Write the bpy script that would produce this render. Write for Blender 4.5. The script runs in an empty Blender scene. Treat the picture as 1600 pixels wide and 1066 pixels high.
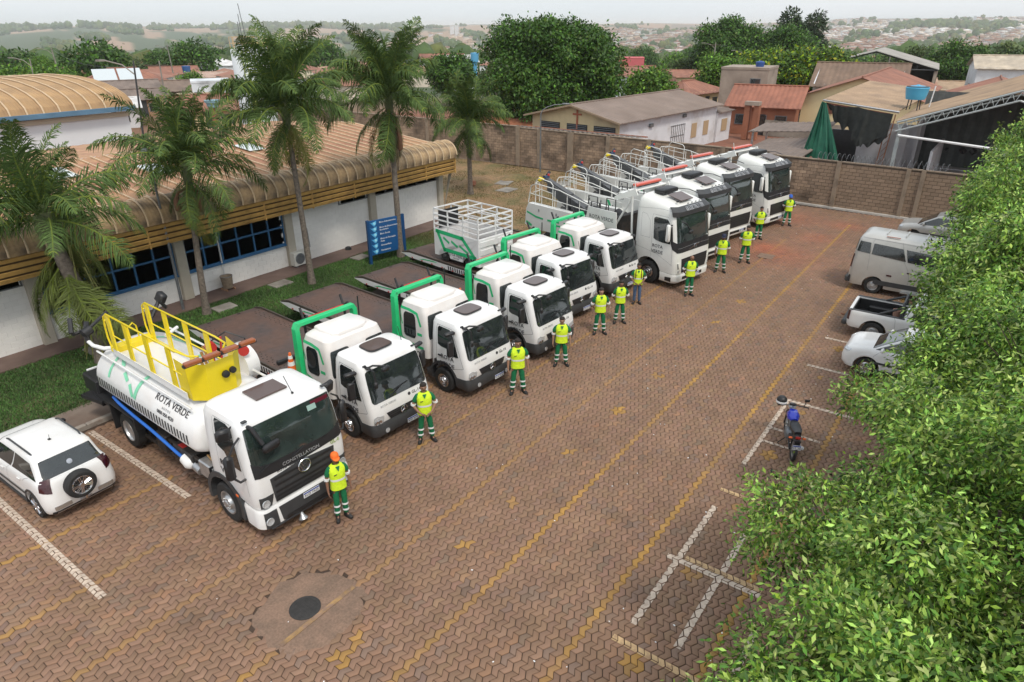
import bpy, bmesh, math, random
import numpy as np
from math import pi, sin, cos, radians, sqrt
from mathutils import Vector, Matrix, Euler
scene = bpy.context.scene
COL = scene.collection
random.seed(7)
rng = np.random.default_rng(7)

# ---------------------------------------------------------------- camera
cam_data = bpy.data.cameras.new('camera')
cam = bpy.data.objects.new('camera', cam_data); COL.objects.link(cam)
CH, YAW, PIT, ROL = 10.185, radians(36.117), radians(25.08), radians(-0.31)
fw = Vector((cos(YAW)*cos(PIT), sin(YAW)*cos(PIT), -sin(PIT)))
rt0 = Vector((sin(YAW), -cos(YAW), 0)); up0 = rt0.cross(fw)
rt = rt0*cos(ROL)+up0*sin(ROL); up = -rt0*sin(ROL)+up0*cos(ROL)
mw = Matrix(((rt.x, up.x, -fw.x, 0), (rt.y, up.y, -fw.y, 0), (rt.z, up.z, -fw.z, CH), (0, 0, 0, 1)))
cam.matrix_world = mw
cam_data.sensor_width = 36; cam_data.lens = 1052.86/1600*36
cam_data.clip_start = .1; cam_data.clip_end = 30000
scene.camera = cam
scene.render.resolution_x = 1024; scene.render.resolution_y = 682

# ---------------------------------------------------------------- sky and sun (hazy overcast)
SUN_EL, SUN_AZ = radians(56), radians(243)      # direction towards the sun, azimuth in world XY from +X
world = bpy.data.worlds.new('World'); scene.world = world; world.use_nodes = True
wn = world.node_tree.nodes; wl = world.node_tree.links; wn.clear()
wo = wn.new('ShaderNodeOutputWorld'); bg = wn.new('ShaderNodeBackground')
sky = wn.new('ShaderNodeTexSky'); sky.sky_type = 'NISHITA'; sky.sun_disc = False
sky.sun_elevation = SUN_EL; sky.sun_rotation = radians(90)-SUN_AZ; sky.air_density = 1.3; sky.dust_density = 3.5; sky.ozone_density = 1.0
mx = wn.new('ShaderNodeMixRGB'); mx.inputs[0].default_value = 0.74
ns = wn.new('ShaderNodeTexNoise'); ns.inputs['Scale'].default_value = 1.6; ns.inputs['Detail'].default_value = 3
tc = wn.new('ShaderNodeTexCoord'); mp = wn.new('ShaderNodeMapping'); mp.inputs['Scale'].default_value = (1, 1, 4)
wl.new(tc.outputs['Generated'], mp.inputs[0]); wl.new(mp.outputs[0], ns.inputs['Vector'])
cr = wn.new('ShaderNodeValToRGB'); cr.color_ramp.elements[0].position = .3; cr.color_ramp.elements[1].position = .75
cr.color_ramp.elements[0].color = (7.9, 8.5, 9.0, 1); cr.color_ramp.elements[1].color = (8.8, 9.1, 9.4, 1)
wl.new(ns.outputs[0], cr.inputs[0]); wl.new(sky.outputs[0], mx.inputs[1]); wl.new(cr.outputs[0], mx.inputs[2])
wl.new(mx.outputs[0], bg.inputs[0]); bg.inputs[1].default_value = 0.10; wl.new(bg.outputs[0], wo.inputs[0])
sd = bpy.data.lights.new('sun', 'SUN'); sd.energy = 1.5; sd.angle = radians(11); sd.color = (1, .94, .84)
sun = bpy.data.objects.new('sun', sd); COL.objects.link(sun)
sun.rotation_euler = Vector((cos(SUN_AZ)*cos(SUN_EL), sin(SUN_AZ)*cos(SUN_EL), sin(SUN_EL))).to_track_quat('Z', 'Y').to_euler()
scene.view_settings.view_transform = 'Standard'; scene.view_settings.look = 'None'
scene.view_settings.gamma = 1; scene.view_settings.use_curve_mapping = False; scene.view_settings.exposure = 0.40
scene.cycles.max_bounces = 6; scene.cycles.volume_bounces = 1

# ---------------------------------------------------------------- materials
def M(name, col, rough=.6, metal=0., var=0., scale=3., col2=None, fac2=.5, s2=1., bump=0., bs=40., coat=0., spec=.5, attr=None, rnd=0., detail=4, sharp=.12):
    m = bpy.data.materials.new(name); m.use_nodes = True
    nt = m.node_tree; N = nt.nodes; L = nt.links
    p = N['Principled BSDF']
    p.inputs['Roughness'].default_value = rough; p.inputs['Metallic'].default_value = metal
    p.inputs['Coat Weight'].default_value = coat; p.inputs['Specular IOR Level'].default_value = spec
    c = N.new('ShaderNodeRGB'); c.outputs[0].default_value = (*col, 1); out = c.outputs[0]
    tcn = None
    def coord():
        nonlocal tcn
        if tcn is None: tcn = N.new('ShaderNodeTexCoord')
        return tcn.outputs['Object']
    def noise(sc, det=detail):
        n = N.new('ShaderNodeTexNoise'); n.inputs['Scale'].default_value = sc; n.inputs['Detail'].default_value = det
        n.inputs['Roughness'].default_value = .6
        L.new(coord(), n.inputs['Vector']); return n.outputs[0]
    def mul(o, f, lo, hi, flo=.3, fhi=.7):
        mr = N.new('ShaderNodeMapRange'); mr.inputs[1].default_value = flo; mr.inputs[2].default_value = fhi
        mr.inputs[3].default_value = lo; mr.inputs[4].default_value = hi; L.new(f, mr.inputs[0])
        v = N.new('ShaderNodeVectorMath'); v.operation = 'SCALE'; L.new(o, v.inputs[0]); L.new(mr.outputs[0], v.inputs['Scale']); return v.outputs[0]
    if col2 is not None:
        r = N.new('ShaderNodeMapRange'); r.inputs[1].default_value = fac2-sharp; r.inputs[2].default_value = fac2+sharp; L.new(noise(s2, 6), r.inputs[0])
        x = N.new('ShaderNodeMixRGB'); L.new(r.outputs[0], x.inputs[0]); L.new(out, x.inputs[1]); x.inputs[2].default_value = (*col2, 1); out = x.outputs[0]
    if attr:
        a = N.new('ShaderNodeAttribute'); a.attribute_name = attr
        x = N.new('ShaderNodeMixRGB'); x.blend_type = 'MULTIPLY'; x.inputs[0].default_value = 1
        L.new(out, x.inputs[1]); L.new(a.outputs['Color'], x.inputs[2]); out = x.outputs[0]
    if rnd:
        oi = N.new('ShaderNodeObjectInfo'); out = mul(out, oi.outputs['Random'], 1-rnd, 1+rnd, 0, 1)
    if var: out = mul(out, noise(scale), 1-var, 1+var)
    L.new(out, p.inputs['Base Color'])
    if bump:
        b = N.new('ShaderNodeBump'); b.inputs['Strength'].default_value = bump; b.inputs['Distance'].default_value = .01
        L.new(noise(bs, 3), b.inputs['Height']); L.new(b.outputs[0], p.inputs['Normal'])
    return m
MT = dict(
 white=M('white_paint', (.79,.79,.785), .3, var=.03, scale=1.3, coat=.4, col2=(.73,.70,.67), fac2=.64, s2=1.6, sharp=.2),
 whitev=M('warm_white_paint', (.78,.785,.75), .33, var=.05, scale=1.1, coat=.4, col2=(.73,.72,.68), fac2=.64, s2=1.2, sharp=.2),
 roofw=M('dusty_white_roof_paint', (.79,.775,.76), .36, var=.04, scale=1.5, col2=(.74,.66,.60), fac2=.6, s2=1.1, coat=.3, sharp=.22),
 black=M('black_plastic', (.018,.018,.02), .45, var=.2, scale=6),
 dgrey=M('dark_grey_bumper', (.045,.047,.05), .5, var=.15, scale=5),
 chassis=M('dusty_chassis', (.022,.02,.019), .65, col2=(.06,.045,.035), fac2=.55, s2=4),
 glass=M('dark_window_glass', (.022,.028,.029), .04, var=.5, scale=1.7, coat=.6, spec=.7),  # mottled base colour stands in for trees reflected in the glass
 glassg=M('greenish_windscreen', (.026,.040,.037), .05, var=.5, scale=1.2, coat=.7, spec=.7),  # tree reflections painted in as blotchy tone variation
 green=M('green_livery', (.02,.50,.19), .35, coat=.3),
 greenf=M('green_frame_paint', (.022,.56,.20), .38, var=.06, scale=3, coat=.3),
 yellow=M('yellow_paint', (.80,.62,.01), .38, var=.05, scale=2.5, coat=.25),
 red=M('red_paint', (.5,.035,.03), .4, var=.1),
 redbar=M('red_beacon_bar', (.62,.1,.06), .35, var=.1, coat=.4),
 orange=M('orange_plastic', (.85,.16,.03), .5, var=.06),
 amber=M('brown_amber_lens', (.30,.08,.02), .3, var=.1, coat=.4),
 chrome=M('chrome', (.6,.6,.62), .22, 1.),
 alum=M('aluminium', (.50,.51,.52), .38, .8, var=.15, scale=8),
 lamp=M('headlamp_glass', (.55,.58,.6), .1, .3, var=.3, scale=30, coat=.6),
 tyre=M('tyre_rubber', (.02,.02,.02), .8, var=.25, scale=9),
 deck=M('rusty_brown_deck', (.125,.075,.058), .62, col2=(.075,.066,.066), fac2=.56, s2=.9, var=.16, scale=5, bump=.3, bs=60, sharp=.15),
 blue=M('blue_hose', (.02,.14,.55), .4, var=.1),
 hivis=M('hi_vis_yellow', (.63,.84,.025), .8, var=.12, scale=16, bump=.5, bs=18),
 refl=M('reflective_silver_tape', (.78,.80,.80), .45),
 dgreen=M('dark_green_cloth', (.003,.15,.055), .85, var=.14, scale=18),
 skin=M('skin', (.30,.16,.10), .6), hair=M('dark_hair', (.02,.014,.012), .8),
 boots=M('black_boots', (.015,.014,.014), .6), jeans=M('blue_jeans', (.07,.12,.22), .85, var=.25, scale=20),
 ink=M('black_lettering', (.03,.03,.035), .6), silverink=M('silver_lettering', (.42,.43,.45), .4, .4), whiteink=M('white_lettering', (.8,.8,.8), .6),
 plate=M('licence_plate', (.75,.76,.78), .5), tail=M('dark_red_tail_lamp', (.045,.006,.010), .15, coat=.6),
 greym=M('grey_steel', (.20,.21,.22), .45, .5, var=.2, scale=6),
 silver=M('silver_van_paint', (.52,.51,.48), .35, .3, var=.05, coat=.4), 
 bark=M('palm_bark', (.20,.165,.13), .9, col2=(.11,.09,.075), fac2=.5, s2=9, var=.2, scale=14, bump=.6),
 trunk=M('tree_bark', (.09,.065,.05), .9, var=.3, scale=6),
 concrete=M('concrete', (.27,.25,.22), .85, var=.15, scale=2, col2=(.17,.15,.13), fac2=.55, s2=1.5),
)
# ---------------------------------------------------------------- mesh builder
class MB:
    def __init__(s): s.v = []; s.f = []; s.m = []
    def add(s, vs, fs, mi=0):
        b = len(s.v); s.v += [tuple(v) for v in vs]; s.f += [tuple(i+b for i in f) for f in fs]; s.m += [mi]*len(fs); return s
    def box(s, c, d, rot=None, mi=0, ch=0.):
        x, y, z = d[0]/2, d[1]/2, d[2]/2
        if ch:   # chamfered
            vs = []; k = min(ch, x*.9, y*.9, z*.9)
            for sx in (-1, 1):
                for sy in (-1, 1):
                    for sz in (-1, 1):
                        vs += [(sx*x, sy*(y-k), sz*(z-k)), (sx*(x-k), sy*y, sz*(z-k)), (sx*(x-k), sy*(y-k), sz*z)]
            bm = bmesh.new(); [bm.verts.new(v) for v in vs]; r = bmesh.ops.convex_hull(bm, input=bm.verts)
            bmesh.ops.dissolve_limit(bm, angle_limit=.01, verts=bm.verts, edges=bm.edges)
            bm.verts.index_update(); vs = [v.co.copy() for v in bm.verts]; fs = [[v.index for v in f.verts] for f in bm.faces]; bm.free()
        else:
            vs = [(sx*x, sy*y, sz*z) for sx in (-1, 1) for sy in (-1, 1) for sz in (-1, 1)]
            fs = [(0,1,3,2),(4,6,7,5),(0,4,5,1),(2,3,7,6),(0,2,6,4),(1,5,7,3)]
        R = Euler(rot).to_matrix() if rot else None
        c = Vector(c); vs = [(R @ Vector(v) if R else Vector(v))+c for v in vs]
        return s.add(vs, fs, mi)
    def tube(s, pts, r, n=8, mi=0, cap=True):
        pts = [Vector(p) for p in pts]; rr = r if isinstance(r, (list, tuple)) else [r]*len(pts)
        rings = []; prev = None
        for i, p in enumerate(pts):
            t = ((pts[min(i+1, len(pts)-1)]-pts[max(i-1, 0)])).normalized()
            if prev is None: a = t.orthogonal().normalized()
            else:
                a = prev - t*prev.dot(t); a = a.normalized() if a.length > 1e-5 else t.orthogonal().normalized()
            prev = a; b = t.cross(a)
            rings.append([p+(a*cos(2*pi*k/n)+b*sin(2*pi*k/n))*rr[i] for k in range(n)])
        return s.loft(rings, cap, mi)
    def loft(s, rings, cap=True, mi=0):
        n = len(rings[0]); vs = [q for r in rings for q in r]; fs = []
        for i in range(len(rings)-1):
            for k in range(n):
                fs.append((i*n+k, i*n+(k+1) % n, (i+1)*n+(k+1) % n, (i+1)*n+k))
        if cap: fs += [tuple(range(n-1, -1, -1)), tuple((len(rings)-1)*n+k for k in range(n))]
        return s.add(vs, fs, mi)
    def lathe(s, c, axis, prof, n=16, mi=0):   # prof: (along axis, radius)
        c = Vector(c); ax = Vector(axis).normalized(); a = ax.orthogonal().normalized(); b = ax.cross(a)
        return s.loft([[c+ax*h+(a*cos(2*pi*k/n)+b*sin(2*pi*k/n))*max(r, 1e-4) for k in range(n)] for h, r in prof], True, mi)
    def poly(s, pts, mi=0): return s.add(pts, [tuple(range(len(pts)))], mi)
    def slab(s, pts, off, mi=0):   # extrude polygon by vector
        o = Vector(off); n = len(pts); a = [Vector(p) for p in pts]; b = [p+o for p in a]
        return s.add(a+b, [tuple(range(n-1, -1, -1)), tuple(range(n, 2*n))]+[(k, (k+1) % n, n+(k+1) % n, n+k) for k in range(n)], mi)
    def mesh(s, name, mats, smooth=None):
        me = bpy.data.meshes.new(name); me.from_pydata(s.v, [], s.f)
        for m in (mats if isinstance(mats, (list, tuple)) else [mats]): me.materials.append(m)
        if len(me.materials) > 1: me.polygons.foreach_set('material_index', s.m)
        bm = bmesh.new(); bm.from_mesh(me); bmesh.ops.recalc_face_normals(bm, faces=bm.faces); bm.to_mesh(me); bm.free()
        if smooth:
            me.shade_smooth(); me.set_sharp_from_angle(angle=radians(smooth))
        me.update(); return me
    def build(s, name, mats, parent=None, smooth=None):
        return link(name, s.mesh(name, mats, smooth), parent)
def link(name, me, parent=None, loc=None, rz=0):
    o = bpy.data.objects.new(name, me); COL.objects.link(o)
    if parent: o.parent = parent
    if loc: o.location = loc
    if rz: o.rotation_euler.z = rz
    return o
def tag(o, label=None, cat=None, group=None, kind=None):
    if label: o['label'] = label
    if cat: o['category'] = cat
    if group: o['group'] = group
    if kind: o['kind'] = kind
    return o
def empty(name, loc=(0,0,0), rz=0, label=None, cat=None, group=None):
    o = bpy.data.objects.new(name, None); COL.objects.link(o); o.empty_display_size = .2
    o.location = loc; o.rotation_euler.z = rz
    return tag(o, label, cat, group)
KIDS = None
def copy_tree(o, parent=None):
    c = o.copy(); COL.objects.link(c)
    if parent: c.parent = parent
    for ch in list(o.children): copy_tree(ch, c)
    return c
def nmesh(name, V, F, mats, nper, attr=None, attrname='tone', midx=None):
    """fast mesh: V (n,3), F flat loops with nper verts per face (int or array)"""
    me = bpy.data.meshes.new(name); V = np.asarray(V, dtype=np.float32); F = np.asarray(F, dtype=np.int32).ravel()
    nf = len(F)//nper if np.isscalar(nper) else len(nper)
    tot = np.full(nf, nper, np.int32) if np.isscalar(nper) else np.asarray(nper, np.int32)
    st = np.concatenate([[0], np.cumsum(tot)[:-1]]).astype(np.int32)
    me.vertices.add(len(V)); me.vertices.foreach_set('co', V.ravel())
    me.loops.add(len(F)); me.loops.foreach_set('vertex_index', F)
    me.polygons.add(nf); me.polygons.foreach_set('loop_start', st); me.polygons.foreach_set('loop_total', tot)
    for m in (mats if isinstance(mats, (list, tuple)) else [mats]): me.materials.append(m)
    if midx is not None: me.polygons.foreach_set('material_index', np.asarray(midx, np.int32))
    if attr is not None:
        a = me.attributes.new(attrname, 'FLOAT_COLOR', 'POINT'); c = np.ones((len(V), 4), np.float32); c[:, :3] = attr; a.data.foreach_set('color', c.ravel())
    me.update(calc_edges=True); return me
# ---------------------------------------------------------------- text
_tc = {}
def text_mesh(t, size, ext=.004, align='CENTER', space=1.0, maxe=None):
    k = (t, size, ext, align, space, maxe)
    if k in _tc: return _tc[k]
    cu = bpy.data.curves.new('lettering', 'FONT'); cu.body = t; cu.size = size; cu.extrude = ext; cu.align_x = align; cu.align_y = 'CENTER'; cu.resolution_u = 2; cu.space_character = space
    o = bpy.data.objects.new('lettering', cu); COL.objects.link(o)
    dg = bpy.context.evaluated_depsgraph_get(); dg.update(); me = bpy.data.meshes.new_from_object(o.evaluated_get(dg))
    bpy.data.objects.remove(o); bpy.data.curves.remove(cu); _tc[k] = me; return me
def text(t, size, m, parent, fn=None, pos=None, right=(1,0,0), upv=(0,0,1), ext=.003, name='lettering', align='CENTER', space=1.):
    """fn maps (s, t, depth) to a local point; or pos/right/upv give a flat placement"""
    me = text_mesh(t, size, ext, align, space).copy(); me.materials.clear(); me.materials.append(m)
    if fn is None:
        r = Vector(right).normalized(); u = Vector(upv).normalized(); n = r.cross(u); P = Vector(pos)
        fn = lambda a, b, c: P+r*a+u*b+n*(c+ext)
    for v in me.vertices: v.co = fn(v.co.x, v.co.y, v.co.z)
    me.update(); return link(name, me, parent)
# ---------------------------------------------------------------- shells: stacked rounded plan rings
class Shell:
    """rings: (z_front, z_rear, y_front, y_rear, half width front, half width rear, corner radius)"""
    NS = 14
    def __init__(s, rings): s.r = rings; s.us = [k+j/s.NS for k in range(4) for j in range(s.NS)]
    def ring(s, v):
        i = min(max(int(math.floor(v)), 0), len(s.r)-2); t = v-i
        return [a*(1-t)+b*t for a, b in zip(s.r[i], s.r[i+1])]
    def pt(s, u, v, off=0.):
        if off:
            e = .004; a = s.pt(u-e, v); b = s.pt(u+e, v); c = s.pt(u, v-e*3); d = s.pt(u, v+e*3)
            n = (b-a).cross(d-c)
            if n.length > 0: return s.pt(u, v)+n.normalized()*off
        zf, zr, yf, yr, wf, wr, R = s.ring(v); u %= 4; k = int(u); t = u-k
        wa = (wf+wr)/2; yl = yr-yf; R = min(R, wa*.95, yl*.45); C = .16
        L = 2*wa if k in (0, 2) else yl
        if t < C: a = -45+45*t/C; q = (R+R*sin(radians(a)), R-R*cos(radians(a)))
        elif t > 1-C: a = 45*(t-1+C)/C; q = (L-R+R*sin(radians(a)), R-R*cos(radians(a)))
        else: q = (R+(L-2*R)*(t-C)/(1-2*C), 0)
        if k == 0: x, y = -wa+q[0], yf+q[1]
        elif k == 1: x, y = wa-q[1], yf+q[0]
        elif k == 2: x, y = wa-q[0], yr-q[1]
        else: x, y = -wa+q[1], yr-q[0]
        f = (y-yf)/max(yl, 1e-6); x *= (wf*(1-f)+wr*f)/wa
        return Vector((x, y, zf*(1-f)+zr*f))
    def build(s, name, m, parent, smooth=40, sub=1, bottom=True, top=True):
        b = MB(); vs = []
        for i in range(len(s.r)-1):
            for j in range(sub): vs.append(i+j/sub)
        vs.append(len(s.r)-1); vs[-1] = len(s.r)-1
        rings = [[s.pt(u, v if v < len(s.r)-1 else len(s.r)-1-1e-6) for u in s.us] for v in vs]
        b.loft(rings, True); return b.build(name, m, parent, smooth)
    def map(s, side, v0, a0=0.):   # (s along side in u units? ) -> helper for text
        pass
    def panel(s, name, m, parent, us, vs, off=.008, rad=.0, n=6, smooth=60, pts=None, thick=None):
        """patch of the surface; us=(u0,u1), vs=(v0,v1) or polygon pts in (u,v)"""
        if pts is None:
            u0, u1 = us; v0, v1 = vs; ru = rad*(u1-u0); rv = rad*(v1-v0)
            pts = []
            for cx, cy, a0 in ((u1-ru, v1-rv, 0), (u0+ru, v1-rv, 90), (u0+ru, v0+rv, 180), (u1-ru, v0+rv, 270)):
                for k in range(5 if rad else 1):
                    a = radians(a0+90*k/4) if rad else radians(a0+45)
                    pts.append((cx+ru*cos(a), cy+rv*sin(a)) if rad else (cx, cy))
        dense = []
        for i in range(len(pts)):
            a, c = pts[i], pts[(i+1) % len(pts)]; d = max(abs(a[0]-c[0])/.08, abs(a[1]-c[1])/.35); k = max(1, int(math.ceil(d)))
            for j in range(k): dense.append((a[0]+(c[0]-a[0])*j/k, a[1]+(c[1]-a[1])*j/k))
        cx = sum(p[0] for p in dense)/len(dense); cy = sum(p[1] for p in dense)/len(dense)
        b = MB(); N = len(dense); vv = [s.pt(cx, cy, off)]; ff = []
        for j in range(1, n+1):
            f = j/n; vv += [s.pt(cx+(p[0]-cx)*f, cy+(p[1]-cy)*f, off) for p in dense]
        vv += [s.pt(p[0], p[1], off-.02) for p in dense]
        for k in range(N): ff.append((0, 1+k, 1+(k+1) % N))
        for j in range(n):
            for k in range(N): ff.append((1+j*N+k, 1+(j+1)*N+k, 1+(j+1)*N+(k+1) % N, 1+j*N+(k+1) % N))
        b.add(vv, ff); return b.build(name, m, parent, smooth)
    def strip(s, name, m, parent, pts, w, off=.006):
        """ribbon following (u,v) points; w in metres measured up the surface"""
        b = MB(); A = []; pts2 = []
        for i in range(len(pts)-1):
            k = max(1, int(max(abs(pts[i][0]-pts[i+1][0])/.04, abs(pts[i][1]-pts[i+1][1])/.2)))
            for j in range(k): pts2.append(tuple(pts[i][q]+(pts[i+1][q]-pts[i][q])*j/k for q in (0, 1)))
        pts2.append(pts[-1]); P = [s.pt(p[0], p[1], off) for p in pts2]
        for i, p in enumerate(P):
            t = (P[min(i+1, len(P)-1)]-P[max(i-1, 0)]).normalized()
            e = .01; n = (s.pt(pts2[i][0]+e, pts2[i][1])-s.pt(pts2[i][0]-e, pts2[i][1])).cross(s.pt(pts2[i][0], pts2[i][1]+e)-s.pt(pts2[i][0], pts2[i][1]-e)).normalized()
            q = n.cross(t).normalized(); ww = w(i/(len(P)-1)) if callable(w) else w
            A.append((p-q*ww/2, p+q*ww/2))
        for i in range(len(A)-1): b.add([A[i][0], A[i+1][0], A[i+1][1], A[i][1]], [(0,1,2,3)])
        return b.build(name, m, parent)
def cut(o, cutters):
    """boolean difference, result baked into the mesh"""
    tmp = []
    for c in cutters:
        q = link('cutter', c.mesh('cutter', MT['black'])); q.matrix_world = o.matrix_world.copy(); tmp.append(q)
        md = o.modifiers.new('cut', 'BOOLEAN'); md.operation = 'DIFFERENCE'; md.object = q; md.solver = 'EXACT'
    par, pi_ = o.parent, o.matrix_parent_inverse.copy(); o.parent = None; o.matrix_world = Matrix.Identity(4)
    for q in tmp: q.matrix_world = Matrix.Identity(4)
    dg = bpy.context.evaluated_depsgraph_get(); dg.update()
    me = bpy.data.meshes.new_from_object(o.evaluated_get(dg)); o.modifiers.clear(); o.data = me; o.parent = par
    for q in tmp: bpy.data.objects.remove(q)
    return o
def wheel(parent, x, y, r, w, side, rimr=.56, mt='chrome', dual=False, dish=.03, spokes=0, name='wheel'):
    """wheel whose outer face points to side*x; wheel > tyre, rim"""
    t = MB(); ax = (side, 0, 0); c = (x, y, r)
    t.lathe(c, ax, [(-w/2, r*.62), (-w/2, r*.9), (-w/2+.03, r*.985), (-w*.2, r), (w*.2, r), (w/2-.03, r*.985), (w/2, r*.9), (w/2, r*rimr+.02), (w/2-.02, r*rimr), (w*.2, r*rimr*.96)], 28)
    if dual: t.lathe((x-side*w*1.15, y, r), ax, [(-w/2, r*.6), (-w/2, r*.9), (-w/2+.03, r), (w/2-.03, r), (w/2, r*.9), (w/2, r*.6)], 24)
    o = t.build(name, MT['tyre'], parent, 35)
    b = MB(); q = r*rimr
    if spokes:
        b.lathe(c, ax, [(w*.15, q*.98), (w*.5-.01, q*.98), (w*.5-.01, q*.88), (w*.3, q*.84), (w*.18, q*.8), (w*.18, .01)], 28)
        for k in range(spokes):
            a = 2*pi*k/spokes
            for da in (-.09, .09):
                p0 = Vector((x+side*(w*.42), y+.05*cos(a+da*4), r+.05*sin(a+da*4))); p1 = Vector((x+side*(w*.47), y+q*.9*cos(a+da), r+q*.9*sin(a+da)))
                b.tube([p0, p1], [.018, .02], 5)
        b.lathe(c, ax, [(w*.2, .06), (w*.46, .055), (w*.46, .001)], 12)
    elif dual:
        b.lathe(c, ax, [(w*.3, q*.99), (w*.5, q*.97), (w*.48, q*.9), (-w*.25, q*.72), (-w*.3, q*.5), (-w*.28, q*.32), (w*.25, q*.26), (w*.3, .01)], 28)
    else:
        b.lathe(c, ax, [(w*.3, q*.99), (w*.5, q*.97), (w*.48, q*.88), (w*.28, q*.8), (w*.36, q*.62), (w*.5+dish, q*.52), (w*.52+dish, q*.3), (w*.45+dish+.04, q*.24), (w*.45+dish+.05, .005)], 28)
        for k in range(8):
            a = 2*pi*k/8; b.lathe((x+side*(w*.5+dish), y+q*.42*cos(a), r+q*.42*sin(a)), ax, [(-.03, .02), (.03, .018), (.03, .001)], 6)
    b.build('rim', MT[mt], o, 35)
    return o
# ================================================================ terrain
_P = np.array([(0,0),(100,0),(150,-2),(250,-6),(450,-14),(800,-28),(1300,-40),(2000,-42),(3000,-27),(4500,2),(6500,12),(9000,14),(14000,10)], float)
def th(x, y):
    r = np.hypot(x, y); az = np.degrees(np.arctan2(y, x))
    h = np.interp(r, _P[:,0], _P[:,1])
    k = np.clip((r-900)/3500, 0, 1)
    return h + k*(30*np.exp(-((az-6)/14.)**2) + 6*np.sin(az*.21+1.)+5*np.sin(az*.47+2.)) + np.clip((r-600)/1500, 0, 1)*3*np.sin(az*.9+r/400.)
def hz(x, y): return float(th(np.float64(x), np.float64(y)))
rr = np.concatenate([[0], np.geomspace(12, 13500, 150)]); aa = np.radians(np.linspace(-40, 115, 380))
Rg, Ag = np.meshgrid(rr, aa, indexing='ij'); X = Rg*np.cos(Ag); Y = Rg*np.sin(Ag); Z = th(X, Y)-.06
V = np.stack([X, Y, Z], -1).reshape(-1, 3); n1 = len(aa)
i, j = np.meshgrid(np.arange(len(rr)-1), np.arange(n1-1), indexing='ij'); i = i.ravel(); j = j.ravel()
F = np.stack([i*n1+j, (i+1)*n1+j, (i+1)*n1+j+1, i*n1+j+1], -1)
azd = np.degrees(Ag); fieldn = np.sin(azd*.55+Rg/700.)+.8*np.sin(azd*1.3-Rg/310.+1.)+.5*np.sin(azd*3.1+Rg/190.)
red = np.array([.22,.105,.065]); gre = np.array([.06,.085,.035]); tan = np.array([.34,.225,.15]); town = np.array([.22,.17,.13])
col = np.zeros(Rg.shape+(3,)); w = np.clip((Rg-75)/60, 0, 1)[..., None]; col[:] = red*(1-w)+gre*w
fz = ((Rg > 1500) & (azd > 24) & (fieldn > np.where(azd > 58, .95, .1))) | ((Rg > 700) & (Rg < 1000) & (azd > 63)) | ((Rg > 3800) & (azd > 16) & (fieldn > -.8)); col[fz] = tan
tz = (Rg > 500) & (Rg < 4600) & (azd < 24); col[tz] = town
gm = M('open_ground', (1,1,1), .95, var=.18, scale=.08, attr='tone', detail=6)
tag(link('ground', nmesh('ground', V, F, gm, 4, col.reshape(-1,3))), kind='structure')
# dirt of the vacant grassy yard and the yard beyond the wall
dirt = M('dry_grass_and_dirt', (.24,.15,.075), .95, col2=(.12,.11,.04), fac2=.56, s2=.5, var=.3, scale=6, bump=.8, bs=12)
redearth = M('red_earth_yard', (.24,.10,.06), .95, var=.2, scale=.7, col2=(.19,.085,.055), fac2=.5, s2=.3)
soil = M('median_soil', (.13,.08,.05), .95, var=.3, scale=3)
def sheet(name, x0, y0, x1, y1, z, m, kind='structure', bump=0., res=1.):
    nx = max(1, int((x1-x0)/res)) if bump else 1; ny = max(1, int((y1-y0)/res)) if bump else 1
    b = MB(); vs = []
    for a in range(nx+1):
        for c in range(ny+1): vs.append((x0+(x1-x0)*a/nx, y0+(y1-y0)*c/ny, z+(bump*random.uniform(-1, 1) if 0 < a < nx and 0 < c < ny else 0)))
    b.add(vs, [(a*(ny+1)+c, (a+1)*(ny+1)+c, (a+1)*(ny+1)+c+1, a*(ny+1)+c+1) for a in range(nx) for c in range(ny)])
    o = b.build(name, m, None, 60 if bump else None); return tag(o, kind=kind)
sheet('vacant_yard', 29.3, 19.4, 44.4, 66, .035, dirt, bump=.035, res=.6)
sheet('red_earth_yard', 44.9, -12, 84, 66, -.02, redearth, bump=.02, res=2)
sheet('median_bed', -4, -14, 44.3, .2, .03, soil, bump=.03, res=.8)

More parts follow.
